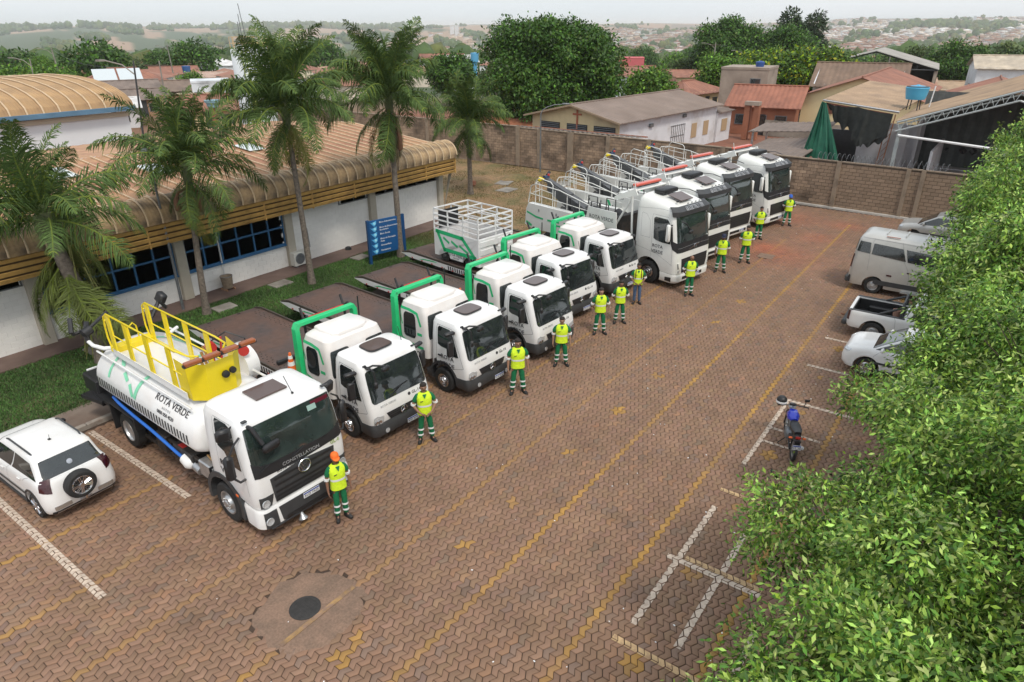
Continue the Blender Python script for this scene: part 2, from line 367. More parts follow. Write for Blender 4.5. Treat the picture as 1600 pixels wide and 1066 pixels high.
# ================================================================ paving of chevron pavers
lot = sheet('paved_lot', -3, .2, 44.3, 19.12, -.016, M('sandy_joint', (.060,.038,.026), .95, var=.2, scale=2))
PX, PY, RISE, GAP = .27, .133, .070, .015
paverm = M('brown_paver', (.242,.144,.092), .8, var=.12, scale=1.1, attr='tone', bump=.25, bs=45, detail=6)
def pv_col(cx, cy, n):
    t = 1+rng.normal(0, .06, n); c = np.stack([t, t*(1+rng.normal(0,.02,n)), t*(1+rng.normal(0,.03,n))], -1)
    low = np.sin(cx*.9+1.3*np.sin(cy*.7))*.5+np.sin(cy*1.7+cx*.37)*.5; c *= (1+.045*low)[:, None]
    g = rng.random(n) < .07; c[g] *= np.array([.86,.95,1.05])
    o = rng.random(n) < .05; c[o] *= np.array([1.15,1.08,.98])
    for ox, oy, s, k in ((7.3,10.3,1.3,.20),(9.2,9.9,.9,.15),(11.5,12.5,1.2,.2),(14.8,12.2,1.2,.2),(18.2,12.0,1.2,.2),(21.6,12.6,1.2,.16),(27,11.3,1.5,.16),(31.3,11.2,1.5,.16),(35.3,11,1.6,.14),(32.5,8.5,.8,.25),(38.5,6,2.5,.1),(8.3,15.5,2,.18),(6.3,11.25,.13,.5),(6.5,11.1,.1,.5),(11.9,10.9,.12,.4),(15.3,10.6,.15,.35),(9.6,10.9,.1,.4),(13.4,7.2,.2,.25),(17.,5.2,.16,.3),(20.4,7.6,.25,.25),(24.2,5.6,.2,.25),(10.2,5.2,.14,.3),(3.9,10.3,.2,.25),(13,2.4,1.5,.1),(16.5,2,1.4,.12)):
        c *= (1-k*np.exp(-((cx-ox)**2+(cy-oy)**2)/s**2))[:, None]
    for ox, oy, s in ((37.2,7.2,1.1),(34,9.,.8),(40.5,6.5,1.),(40.5,9.6,1.6),(33.2,8.,2.)):
        c = c*(1+np.exp(-((cx-ox)**2+(cy-oy)**2)/s**2)[:, None]*np.array([.35,-.05,-.15]))
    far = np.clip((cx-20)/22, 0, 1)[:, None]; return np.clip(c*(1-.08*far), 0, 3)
ix = np.arange(int(-2.7/PX), int(44.2/PX)); iy = np.arange(int(.3/PY)+1, int(19.05/PY))
GX, GY = np.meshgrid(ix*PX, iy*PY, indexing='ij'); JY = np.broadcast_to(iy, GX.shape).ravel(); gx = GX.ravel(); gy = GY.ravel(); gx = gx+PX/2*(JY % 2)
# manhole patch left out of the paver field
def inpoly(x, y, P):
    r = np.zeros(x.shape, bool); n = len(P)
    for a in range(n):
        x1, y1 = P[a]; x2, y2 = P[(a+1) % n]; c = ((y1 > y) != (y2 > y)) & (x < (x2-x1)*(y-y1)/((y2-y1) or 1e-9)+x1); r ^= c
    return r
patchP = [(4.62,9.46),(4.95,9.62),(5.4,9.84),(5.95,9.7),(6.2,9.4),(6.36,8.9),(6.28,8.3),(6.0,8.02),(5.5,7.9),(4.98,7.97),(4.55,8.3),(4.48,8.8)]
keep = ~inpoly(gx, gy, patchP) & ~((gx > 32.2) & (gx < 32.9) & (gy > 8.15) & (gy < 8.8))
keep &= ~((gx < 1) & (gy < 9)) & ~((gx < 4.5) & (gy < 2.5))
gx = gx[keep]; gy = gy[keep]; JY = JY[keep]; n = len(gx)
h = PX/2-GAP/2; q = PY/2-GAP/2
P6 = np.array([(-h, q), (0, q+RISE), (h, q), (h, -q), (0, -q+RISE), (-h, -q)])
P6V = np.array([(-h, q+RISE), (0, q), (h, q+RISE), (h, -q+RISE), (0, -q), (-h, -q+RISE)])
ins = np.array([(.002,-.002),(0,-.0025),(-.002,-.002),(-.002,.002),(0,.0025),(.002,.002)])
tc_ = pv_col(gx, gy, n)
# hand-laid rows in yellow: rows nearest each painted line
YL = {15.0:(-2,6.1), 12.95:(-2,31), 10.85:(-2,40), 8.57:(-2,36), 6.43:(-2,41), 4.25:(3,34), 2.12:(4,40)}
yel = np.zeros(n, bool)
for yy, (a, b_) in YL.items():
    jr = round(yy/PY); mrow = (JY == jr) & (gx > a) & (gx < b_)
    fade = .5+.5*np.sin(gx*.8+yy)*.6; yel |= mrow & (rng.random(n) < 1.)
for dx, dy in [(2.4+2.63*k, 7.46) for k in range(0, 10)]+[(5.45,7.46)]+[(5.38+2.61*k, 3.18) for k in range(0, 12)]:
    if dy > 7 and abs(dx-7.66) < .1: dx = 8.6
    yel |= ((gx-dx)**2+((gy-dy))**2) < .165**2
wear = rng.uniform(.75, 1.1, n)[:, None]
ycol = np.array([1.75,1.62,.55])*wear
blend = np.clip(rng.normal(.72,.10,n)*(.9+.2*np.sin(gx*.7+gy*3)), .15, .9)[:, None]; blend *= np.where((JY == round(8.57/PY)) & (gx > 6.2), .55, 1.)[:, None]
blend *= np.where((JY == round(10.85/PY)) | (JY == round(12.95/PY)), .62, 1.)[:, None]
tc_ = np.where(yel[:, None], tc_*(1-blend)+ycol*blend, tc_)
D = np.hypot(gx, gy-0); fx_, fy_ = cos(YAW), sin(YAW)
# the 300 largest in view: nearest the foot of the picture
vx, vy, vz = gx, gy, -CH
zz = vx*fw.x+vy*fw.y+vz*fw.z; sx = (vx*rt.x+vy*rt.y+vz*rt.z)/zz*1052.86; sy = -(vx*up.x+vy*up.y+vz*up.z)/zz*1052.86
inv = (abs(sx) < 790) & (sy < 525) & (sy > -500) & (zz > 0)
order = np.argsort(np.where(inv, zz, 1e9))[:300]; solo = np.zeros(n, bool); solo[order] = True
def pavers_mesh(gx, gy, col, name, par):
    n = len(gx); par = np.asarray(par); zt = rng.normal(0, .0012, n); tl = rng.normal(0, .004, (n, 2))
    V = np.zeros((n, 18, 3), np.float32)
    for k in range(6):
        px, py = P6[k, 0], np.where(par, P6V[k, 1], P6[k, 1]); qx, qy = px+ins[k, 0], py+ins[k, 1]
        V[:, k, 0] = gx+qx; V[:, k, 1] = gy+qy; V[:, k, 2] = zt+qx*tl[:, 0]+qy*tl[:, 1]
        V[:, 6+k, 0] = gx+px; V[:, 6+k, 1] = gy+py; V[:, 6+k, 2] = zt-.0025
        V[:, 12+k, 0] = gx+px; V[:, 12+k, 1] = gy+py; V[:, 12+k, 2] = -.03
    F = [[5,4,1,0],[4,3,2,1]]
    for a in (0, 6):
        for k in range(6): F.append([a+k, a+6+k, a+6+(k+1) % 6, a+(k+1) % 6][::-1])
    F = np.array(F); FF = (F[None]+(np.arange(n)*18)[:, None, None]).reshape(-1, 4)
    return nmesh(name, V.reshape(-1, 3), FF, paverm, 4, np.repeat(col, 18, 0))
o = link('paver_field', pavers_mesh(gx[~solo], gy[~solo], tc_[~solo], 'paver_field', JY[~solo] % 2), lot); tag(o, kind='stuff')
groups = {}
for k in np.where(solo)[0]: groups.setdefault((bool(yel[k]), int(rng.integers(0, 8)), int(JY[k] % 2)), []).append(k)
for (yl_, v_, pr_), ks in groups.items():
    me = pavers_mesh(np.zeros(1), np.zeros(1), tc_[ks[0]][None], 'paver', [pr_])
    for k in ks: link('paver', me, lot, (gx[k], gy[k], 0))
# concrete patch with manhole cover
patm = M('rough_concrete_patch', (.235,.150,.105), .9, col2=(.18,.12,.085), fac2=.5, s2=2.5, var=.22, scale=22, bump=.8, bs=28)
b = MB(); cx, cy = 5.42, 8.9; rings = []
pp = []
for a in range(len(patchP)):
    p, r_ = patchP[a], patchP[(a+1) % len(patchP)]
    for j in range(4): t = j/4; pp.append((p[0]+(r_[0]-p[0])*t+random.uniform(-.08,.08), p[1]+(r_[1]-p[1])*t+random.uniform(-.08,.08)))
vs = [(cx, cy, .0)]; N = len(pp)
for f, z in ((.25,.0),(.5,.004),(.75,.006),(1.03,.003),(1.08,-.02)): vs += [(cx+(x-cx)*f, cy+(y-cy)*f, z+random.uniform(-.003,.003)) for x, y in pp]
fs = [(0, 1+k, 1+(k+1) % N) for k in range(N)]+[(1+j*N+k, 1+(j+1)*N+k, 1+(j+1)*N+(k+1) % N, 1+j*N+(k+1) % N) for j in range(4) for k in range(N)]
b.add(vs, fs); po = b.build('concrete_patch', patm, lot, 60)
mh = MB().lathe((5.4, 8.93, 0), (0,0,1), [(-.02,.30),(.012,.30),(.014,.285),(.008,.28),(.012,.26),(.012,.001)], 36)
for k in range(-4, 5): mh.box((5.4+k*.055, 8.93, .015), (.012, .46*sqrt(max(.05, 1-(k*.055/.26)**2)), .004))
tag(mh.build('manhole_cover', M('cast_iron_cover', (.045,.042,.04), .6, .3, var=.2, scale=12), None, 40), 'round dark iron manhole cover set in the rough concrete patch', 'manhole cover')
yp = M('worn_yellow_road_paint', (.33,.20,.08), .8, var=.3, scale=4, col2=(.22,.14,.095), fac2=.47, s2=6)
b = MB(); b.box((5.45, 8.575, .0135), (1.75, .10, .004)); tag(b.build('painted_line', yp, lot), None)
b = MB(); b.slab([(32.2,8.1,0),(32.95,8.15,0),(32.95,8.85,0),(32.25,8.85,0)], (0,0,.006)); b.build('concrete_patch', patm, lot)
# white and cream painted marks clipped paver by paver so the joints stay open
wp = M('worn_white_road_paint', (.56,.46,.37), .8, var=.2, scale=5, col2=(.36,.25,.19), fac2=.62, s2=9)
cp = M('worn_cream_road_paint', (.52,.36,.19), .8, var=.2, scale=5, col2=(.33,.2,.12), fac2=.58, s2=8)
def clip(poly, ax, val, keep_less):
    out = []; n = len(poly)
    for a in range(n):
        p, q_ = poly[a], poly[(a+1) % n]; ip = (p[ax] <= val) == keep_less; iq = (q_[ax] <= val) == keep_less
        if ip: out.append(p)
        if ip != iq: t = (val-p[ax])/(q_[ax]-p[ax]); out.append((p[0]+(q_[0]-p[0])*t, p[1]+(q_[1]-p[1])*t))
    return out
MZ = [.0045]
def mark(x0, x1, y0, y1, m):
    b = MB(); MZ[0] += .0007; sel = np.where((gx > x0-.2) & (gx < x1+.2) & (gy > y0-.2) & (gy < y1+.2))[0]
    for k in sel:
        for tri in (((5,4,1,0)), ((4,3,2,1))):
            PP = P6V if JY[k] % 2 else P6; pl = [(gx[k]+PP[i][0]+ins[i][0], gy[k]+PP[i][1]+ins[i][1]) for i in tri]
            for ax, v, l in ((0, x0, False), (0, x1, True), (1, y0, False), (1, y1, True)):
                pl = clip(pl, ax, v, l)
                if len(pl) < 3: break
            if len(pl) >= 3: b.poly([(p[0], p[1], MZ[0]) for p in pl])
    if b.v: b.build('painted_line', m, lot)
for a in [(5.88,6.04,13.95,18.9,wp),(3.16,3.32,12.4,18.9,wp),(18.92,19.06,1.8,3.76,wp),(15.0,19.06,3.58,3.7,wp),(17.1,17.2,2.3,3.62,wp),(16.32,16.42,2.7,3.6,wp),(21.65,21.79,2.0,3.8,wp),(24.24,24.38,2.3,3.85,wp),
          (8.75,12.95,3.55,3.68,wp),(8.72,12.5,2.66,2.79,wp),(10.74,10.88,1.9,3.85,wp),(10.9,11.03,1.9,3.5,cp),(8.2,8.34,2.15,3.78,cp),(13.6,13.72,2.6,3.74,cp),(8.8,9.85,1.64,1.76,wp),(.5,.66,12.4,18.9,wp)]: mark(*a)
b = MB()
for k in range(150):
    x, y = random.uniform(4,40), random.uniform(2,12); s_ = random.uniform(.008,.02); b.box((x, y, .008), (s_*2, s_*1.3, .006), (0,0,random.random()*3))
tag(b.build('fallen_litter', MT['whiteink'], lot), kind='stuff')
# ================================================================ kerbs, verge, path
km = M('kerb_concrete', (.34,.30,.26), .85, var=.15, scale=2, col2=(.22,.16,.13), fac2=.56, s2=3)
b = None
kerb = tag(MB().box((13., 19.19, -.01), (34, .13, .14)).build('kerb', km), kind='structure')
for k in range(34):
    x = -3.5+k*1.0; MB().box((x, 19.2, .065+random.uniform(-.004,.004)), (.985, .155, .13), ch=.015).build('kerb_stone', km, kerb)
kerb2 = tag(MB().slab([(44.28,10.6,0),(44.5,10.6,0),(43.98,2.,0),(43.76,2.,0)], (0,0,.11)).build('kerb', M('whitewashed_kerb', (.5,.47,.43), .85, var=.2, scale=2)), kind='structure')
tag(MB().slab([(-4,19.27,0),(29.3,19.27,0),(29.3,20.45,0),(-4,20.45,0)], (0,0,.085)).build('pavement', M('brown_concrete_pavement', (.16,.115,.09), .9, var=.15, scale=1.5, col2=(.21,.165,.135), fac2=.55, s2=.9)), kind='structure')
tag(MB().slab([(-4,24.75,0),(29.0,24.75,0),(29.,26.0,0),(-4,26.,0)], (0,0,.11)).build('footpath', M('brown_footpath', (.13,.085,.072), .9, var=.12, scale=1.5, col2=(.17,.115,.095), fac2=.55, s2=.7)), kind='structure')
sheet('verge', -4, 20.45, 29.3, 24.75, .06, M('verge_soil', (.045,.06,.02), .95, var=.3, scale=2, col2=(.13,.10,.05), fac2=.62, s2=.6))
# grass blades as one object
def grass(name, x0, x1, y0, y1, n, z0, hh, cols, mask=None, dry=None):
    x = rng.uniform(x0, x1, n); y = rng.uniform(y0, y1, n)
    if mask is not None: k = mask(x, y); x = x[k]; y = y[k]
    n = len(x); a = rng.uniform(0, 2*pi, n); l = rng.uniform(.5, 1.2, n)*hh; w_ = rng.uniform(.012, .024, n); lean = rng.uniform(.2, .9, n)*l; la = rng.uniform(0, 2*pi, n)
    V = np.zeros((n, 3, 3)); V[:, 0] = np.stack([x-np.cos(a)*w_, y-np.sin(a)*w_, np.full(n, z0)], -1); V[:, 1] = np.stack([x+np.cos(a)*w_, y+np.sin(a)*w_, np.full(n, z0)], -1)
    V[:, 2] = np.stack([x+np.cos(la)*lean, y+np.sin(la)*lean, z0+l], -1)
    c = np.array(cols)[rng.integers(0, len(cols), n)]*rng.uniform(.75, 1.25, n)[:, None]
    pat = (np.sin(x*1.7+np.sin(y*2.3))+np.sin(y*1.9+x*.6)); c = c*np.clip(1+.16*pat, .6, 1.5)[:, None]
    if dry is not None:
        d = dry(x, y)[:, None]; c = c*(1-d)+np.array([.25,.18,.085])*d
    o = link(name, nmesh(name, V.reshape(-1, 3), np.arange(3*n), M(name+'_blades', (1,1,1), .8, attr='tone'), 3, np.repeat(c, 3, 0))); return tag(o, kind='stuff')
slabs = [(16.35,24.35,.9,.62),(20.9,24.3,.8,.6),(8.75,24.1,1.05,.7),(13.35,23.9,.85,.6),(2.9,22.5,.9,.6)]
def gm_(x, y):
    k = np.ones(len(x), bool)
    for sx_, sy_, a, b in slabs: k &= ~((abs(x-sx_) < a/2) & (abs(y-sy_) < b/2))
    return k & (y < 24.8+.12*np.sin(x*2.1)) & (y > 20.4+.1*np.sin(x*1.7))
grass('lawn_grass', 0, 29.2, 20.3, 24.95, 120000, .055, .075, [(.045,.12,.02),(.065,.155,.028),(.038,.095,.016),(.09,.16,.04)], gm_, lambda x, y: np.clip((x-23.5)/3, 0, .8)*rng.random(len(x))**.5)
grass('dry_yard_grass', 29.3, 44.2, 19.3, 50, 60000, .03, .09, [(.22,.16,.07),(.17,.13,.05),(.09,.11,.03),(.26,.19,.09)], lambda x, y: (np.sin(x*.9+2*np.sin(y*.5))+np.sin(y*1.1+x*.4)+rng.normal(0,.6,len(x))) > -.2)
for k, (sx_, sy_, a, b) in enumerate(slabs[:4]):
    tag(MB().box((sx_, sy_, .085), (a, b, .08), (0,0,random.uniform(-.05,.05)), ch=.01).build('drain_cover', MT['concrete']), ['square grey concrete slab in the lawn beside the third palm trunk','grey concrete slab in the lawn nearest the blue directory sign','grey concrete slab in the lawn behind the tank truck','grey concrete slab in the lawn left of the metal waste basket'][k], 'concrete slab', 'concrete slabs in the lawn')
for k, (x, y) in enumerate(((36.9,27.3),(38.6,28.8),(40.8,25.2))):
    tag(MB().box((x, y, .06), (1.3, 1., .07), (0,0,.3*k), ch=.01).build('drain_cover', MT['concrete']), ['square concrete lid in the dry yard nearest the small palm','square concrete lid in the dry yard farther toward the block wall','square concrete lid in the dry yard nearest the street lamp foot'][k], 'concrete lid', 'concrete lids in the dry yard')
# ================================================================ block work
def blockwork(parent, name, solo_n, org, dirv, length, z0, z1, bl, bh, depth, m, seed, holes=(), variants=6, proud=.012, jit=.003, front=-1, near=None, tv=.1, gap=.012):
    """blocks laid in running bond along dirv; the nearest solo_n are objects, the rest one joined part"""
    r = np.random.default_rng(seed); d = Vector((dirv[0], dirv[1], 0)).normalized(); nrm = Vector((-d.y, d.x, 0))*front
    cells = []; rows = int((z1-z0)/bh+.5)
    for j in range(rows):
        off = (j % 2)*bl/2; k = -1
        while True:
            a = max(0, k*bl+off); e = min(length, (k+1)*bl+off); k += 1
            if a >= length: break
            if e-a < .05: continue
            zc = z0+(j+.5)*bh; mid = (a+e)/2
            if any(h[0] < mid < h[1] and h[2] < zc < h[3] for h in holes): continue
            cells.append((mid, zc, e-a))
    nc = near or (lambda c: (org[0]+d.x*c[0])**2+(org[1]+d.y*c[0])**2)
    cells.sort(key=nc); ang = math.atan2(d.y, d.x); vm = {}
    def blk(w, t):
        b = MB(); b.box((0, 0, 0), (w-gap, depth, bh-gap), ch=.005); V = np.array([tuple(v) for v in b.v]); return b, V
    J = MB(); cols = []
    for idx, (a, z, w) in enumerate(cells):
        P = Vector((org[0], org[1], 0))+d*a+nrm*(proud-depth/2+r.normal(0, jit)); t = 1+r.normal(0, tv)
        if idx < solo_n:
            key = (round(w, 2), int(r.integers(0, variants)))
            if key not in vm:
                b, _ = blk(w, 0); me = b.mesh('block', m); at = me.attributes.new('tone', 'FLOAT_COLOR', 'POINT'); tt = 1+r.normal(0, tv); at.data.foreach_set('color', np.tile([tt, tt, tt, 1], len(me.vertices)).astype(np.float32)); vm[key] = me
            o = link(name, vm[key], parent); o.location = (P.x, P.y, z); o.rotation_euler.z = ang
        else:
            c0 = len(J.v); hw = w/2-gap/2; hh = bh/2-gap/2; hd = depth/2
            q = [P+d*(sx*hw)+nrm*(hd)+Vector((0,0,z-0+sz*hh)) for sx, sz in ((-1,-1),(1,-1),(1,1),(-1,1))]; p2 = [v-nrm*.03 for v in q]
            J.add(q+p2, [(0,1,2,3),(0,4,5,1),(1,5,6,2),(2,6,7,3),(3,7,4,0)]); cols += [t]*8
    if J.v:
        me = J.mesh(name+'work', m); at = me.attributes.new('tone', 'FLOAT_COLOR', 'POINT'); c = np.ones((len(cols), 4), np.float32); c[:, :3] = np.array(cols)[:, None]; at.data.foreach_set('color', c.ravel())
        tag(link(name+'work', me, parent), kind='stuff')
# ================================================================ long low building on the left
wallw = M('whitewashed_block', (.76,.745,.71), .8, attr='tone', var=.03, scale=1.2)
mortarw = M('whitewashed_mortar', (.70,.68,.65), .9)
pillarm = M('beige_pillar', (.42,.38,.31), .8, var=.08, scale=2)
ocre = M('ochre_slat', (.50,.30,.09), .6, var=.14, scale=3, col2=(.33,.19,.06), fac2=.6, s2=2)
roofb = M('weathered_ochre_sheet', (.42,.285,.15), .65, .0, var=.22, scale=2.2, col2=(.15,.105,.065), fac2=.54, s2=1.3)
roofo = M('faded_orange_sheet', (.42,.235,.125), .7, .0, var=.18, scale=1.5, col2=(.32,.15,.09), fac2=.58, s2=.8)
ribm = M('pale_roof_rib', (.60,.45,.29), .6, var=.12, scale=3)
bluef = M('blue_window_frame', (.035,.13,.27), .5, var=.06)
bld = empty('white_hall', (0, 26, 0), 0, 'long low hall with white block walls, ochre slatted eave and curved ribbed roof', 'building')
def bpart(b, name, m, parent=bld, smooth=None):
    o = b.build(name, m, parent, smooth)
    if parent is bld: o.location = (0, -26, 0)
    return o
BX0, BX1, WY = -3.5, 28.75, 26.0
pil = [(7.83, .42), (13.05, .42), (18.25, .42), (23.42, .42), (28.62, .36), (2.6, .42)]
wb = MB(); wb.box((12.6, 26.094, 1.75), (32.1, .2, 3.3)); bpart(wb, 'wall_core', mortarw)
holes = [(8.05+3.5-.0, 12.85+3.5, 1.12, 2.8), (13.27+3.5, 18.05+3.5, 1.12, 2.8), (21.3+3.5, 23.3+3.5, 2.3, 2.8), (23.6+3.5, 28.5+3.5, 2.3, 2.8), (-1+3.5, 7.6+3.5, 2.3, 2.8)]
bpf = MB().box((12.6, 26.03, .2), (32., .02, .06)).build('block_facing_base', mortarw, bld); bpf.location = (0, -26, 0)
blockwork(bpf, 'block', 300, (-3.5, WY), (1, 0), 32.1, .1, 2.86, .40, .2, .1, wallw, 3, holes, near=lambda c: abs(c[0]-16), tv=.018, gap=.009, jit=.0012)
bpart(MB().box((12.6, 26.05, .17), (32.1, .1, .14)), 'plinth', M('dirty_plinth', (.40,.36,.32), .85, var=.2, scale=3))
for x, w in pil: bpart(MB().box((x, 25.93, 1.75), (w, .28, 3.3), ch=.02), 'pillar', pillarm)
def blue_window(x0, x1, z0, z1, cols, rows):
    f = MB(); y = 25.97
    for k in range(cols+1): f.box((x0+(x1-x0)*k/cols, y, (z0+z1)/2), (.07, .07, z1-z0))
    for k in range(rows+1): f.box(((x0+x1)/2, y-.004, z0+(z1-z0)*k/rows), (x1-x0+.07, .07, .07))
    fo = bpart(f, 'window', bluef)
    for a in range(cols):
        for c in range(rows): MB().box((x0+(x1-x0)*(a+.5)/cols, y+.03, z0+(z1-z0)*(c+.5)/rows), ((x1-x0)/cols-.06, .012, (z1-z0)/rows-.06)).build('pane', MT['glass'], fo)
    MB().box(((x0+x1)/2, 25.95, z0-.06), (x1-x0+.14, .16, .05)).build('sill', bluef, fo)
blue_window(8.1, 12.82, 1.2, 2.78, 6, 2); blue_window(13.3, 18.02, 1.2, 2.78, 6, 2)
def strip_window(x0, x1, n):
    f = MB(); y = 25.97
    for k in range(n+1): f.box((x0+(x1-x0)*k/n, y, 2.56), (.045, .06, .46))
    for z in (2.33, 2.79): f.box(((x0+x1)/2, y-.003, z), (x1-x0+.05, .06, .045))
    fo = bpart(f, 'window', MT['greym'])
    for a in range(n): MB().box((x0+(x1-x0)*(a+.5)/n, y+.03, 2.56), ((x1-x0)/n-.04, .012, .42)).build('pane', M('grey_louvre_glass', (.06,.075,.08), .25) if 'lg' not in MT else MT['lg'], fo)
MT['lg'] = M('grey_louvre_glass', (.05,.065,.07), .25)
strip_window(21.35, 23.18, 2); strip_window(23.66, 28.4, 6); strip_window(-1, 7.55, 9)
# slatted eave: bays of four slats between brackets
for k in range(13):
    x0 = -3.4+k*2.5; x1 = min(x0+2.48, 28.95)
    bpart(MB().box((x1, 24.98, 3.18), (.05, .07, .86)), 'bracket', ocre)
    for j in range(4):
        bpart(MB().box(((x0+x1)/2, 24.97, 2.87+j*.21), (x1-x0-.03, .045, .145), (.35, 0, 0)), 'slat', ocre)
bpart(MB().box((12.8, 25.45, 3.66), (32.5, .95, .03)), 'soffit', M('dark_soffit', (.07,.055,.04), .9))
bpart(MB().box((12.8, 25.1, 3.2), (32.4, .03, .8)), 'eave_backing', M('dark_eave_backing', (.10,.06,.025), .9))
# barrel edge and flat ribbed roof, one panel between each pair of ribs
def barrel_prof(a0=0, a1=1, n=12):
    pts = []
    for i in range(n):
        a = radians(-12+150*(a0+(a1-a0)*i/(n-1))); pts.append((25.62-.78*cos(a), 3.74+.72*sin(a)))
    return pts
W_ = .56; nb = int((28.98+3.5)/W_)
bp = barrel_prof(); bp[0] = (24.86, 3.60)
def ribbed(x0, x1, prof, n=6, amp=.014):
    b = MB(); rows = []
    for y, z in prof:
        rows.append([(x0+(x1-x0)*k/(2*n), y, z+(amp if k % 2 else -amp)) for k in range(2*n+1)])
    for i in range(len(rows)-1):
        for k in range(2*n): b.add([rows[i][k], rows[i][k+1], rows[i+1][k+1], rows[i+1][k]], [(0,1,2,3)])
    return b
me_b = ribbed(0, W_, bp, 4, .010).mesh('curved_roof_panel', roofb, None)
me_r = MB().tube([(0, y-.012, z+.03) for y, z in bp], .034, 5).mesh('rib', ribm, 50)
flat = [(26.1, 4.16), (29.5, 4.52), (33.5, 4.92)]
me_f = ribbed(0, W_, flat, 3, .012).mesh('roof_panel', roofo)
me_g = MB().tube([(0, y, z+.035) for y, z in flat], .036, 4).mesh('rib', ribm)
backsl = [(33.5, 4.92), (41, 4.45)]
for k in range(nb):
    x = -3.5+k*W_
    for me in (me_b, me_r, me_f, me_g):
        o = link(me.name.split('.')[0], me, bld); o.location = (x, -26, 0)
bpart(ribbed(-3.5, 28.96, backsl, 60, .012), 'rear_roof', roofo)
bpart(MB().tube([(28.98, y, z) for y, z in [(25.0, 3.6)]+bp[1:]+flat], .035, 6), 'roof_edge', ribm)
b = MB(); b.poly([(28.93, y, z-.03) for y, z in [(25.3, 3.5)]+bp+flat+[(33.5, .1), (26.1, .1)]][:1]+[(28.93, 26.05, .1)]+[(28.93, 25.0, 3.5)]+[(28.93, y, z-.03) for y, z in bp+flat]+[(28.93, 41, 4.4), (28.93, 41, .1)]); bpart(b, 'end_wall', pillarm)
for x, y, w, l in ((9.5,29.3,1.,2.2),(11.6,31.5,1.,1.6),(5.2,28.6,1.1,2.),(14.9,30.,.9,1.6),(20.3,31.,.9,1.4)):
    bpart(MB().box((x, y, 4.23+(y-26.1)*.103+.02), (w, l, .02), (.103, 0, 0)), 'skylight', M('pale_skylight', (.62,.66,.68), .4) if 'sky_' not in MT else MT['sky_'])
# things on the wall
ac = empty('air_conditioner', (18.45, 25.62, .12), 0, 'white air conditioner outdoor unit on the path against the white wall', 'air conditioner')
MB().box((0, 0, .36), (.86, .34, .62), ch=.02).build('casing', M('cream_metal', (.6,.59,.54), .5, var=.06), ac, 30)
MB().lathe((-.12, -.172, .38), (0,-1,0), [(0,.25),(.015,.25),(.02,.235),(.012,.23),(.012,.01)], 28).build('fan_grille', MT['greym'], ac, 40)
for s in (-.3, .3): MB().box((s, 0, .025), (.08, .3, .05)).build('foot', MT['greym'], ac)
bk = empty('waste_basket', (14.62, 25.55, .11), 0, 'rusty round waste basket standing on the path under the blue windows', 'waste basket')
MB().lathe((0,0,.08), (0,0,1), [(0,.2),(.1,.21),(.5,.25),(.52,.25),(.5,.23),(.05,.19)], 18).build('drum', M('rusty_drum', (.22,.17,.12), .8, var=.25, scale=9), bk, 40)
b = MB(); b.tube([(.25*cos(a*pi/9), .25*sin(a*pi/9), .6) for a in range(19)], .014, 5); b.build('rim_hoop', MT['greym'], bk)
b = MB(); [b.box((s, 0, .04), (.05, .46, .08)) for s in (-.18, .18)]; b.build('stand', M('wood_blocks', (.3,.17,.1), .8), bk)
b = MB(); b.tube([(14.75, 25.93, 2.8), (14.77, 25.9, .55)], .035, 6); tag(b.build('downpipe', M('white_pipe', (.6,.6,.6), .5)), 'thin white downpipe running down between the blue windows to the waste basket', 'pipe')
tag(MB().tube([(19.05,25.98,2.85),(19.1,25.97,2.2),(19.3,25.96,1.6),(19.35,25.96,.7)], .014, 5).build('cable', MT['greym']), 'thin grey cable hanging down the white wall beside the air conditioner', 'cable')
tag(MB().lathe((21.4,25.7,.11), (0,0,1), [(0,.17),(.1,.15),(.13,.1),(.09,.09),(.09,.01)], 14).build('pet_bowl', MT['black'], None, 40), 'small black bowl on the path against the white wall left of the sign', 'bowl')
# directory sign
sg = empty('directory_sign', (21.4, 22.95, .06), radians(-12), 'tall blue directory sign with white lines of writing between lawn and trucks', 'sign')
blu = M('sign_blue', (.012,.085,.24), .4, var=.06); blu2 = M('sign_darker_blue', (.01,.06,.17), .4); lb = M('sign_light_blue', (.10,.42,.72), .4)
sg.scale = (.92, 1, .93); MB().box((.05, 0, 1.32), (1.95, .1, 1.75), ch=.01).build('panel', blu, sg)
for s in (-.98, 1.08): MB().box((s, -.01, 1.12), (.14, .14, 2.24), ch=.01).build('post', blu2, sg)
for k in range(6):
    z = 2.06-k*.285; b = MB(); b.slab([(-.88,-.056,z+.08),(-.78,-.056,z+.03),(-.5,-.056,z+.11),(-.52,-.056,z-.05),(-.62,-.056,z-.16),(-.68,-.056,z-.13)][::-1], (0,-.006,0)); b.build('arrow_emblem', lb, sg)
    MB().lathe((-.62,-.062,z-.01), (0,-1,0), [(0,.07),(.006,.07),(.006,.001)], 12).build('emblem_dot', M('pale_blue_dot', (.35,.7,.85), .4) if k == 0 else bpy.data.materials['pale_blue_dot'], sg)
for t_, z in (('Bloco Administrativo', 2.06), ('Bloco de Desenvolvimento', 1.80), ('Econômico', 1.67), ('Bloco Escola', 1.47), ('Bloco de Formação', 1.22), ('Aulas', 1.09), ('Almoxarifado', .88), ('Restaurante', .62)):
    text(t_, .115, MT['whiteink'], sg, pos=(-.34, -.056, z), align='LEFT', name='lettering')
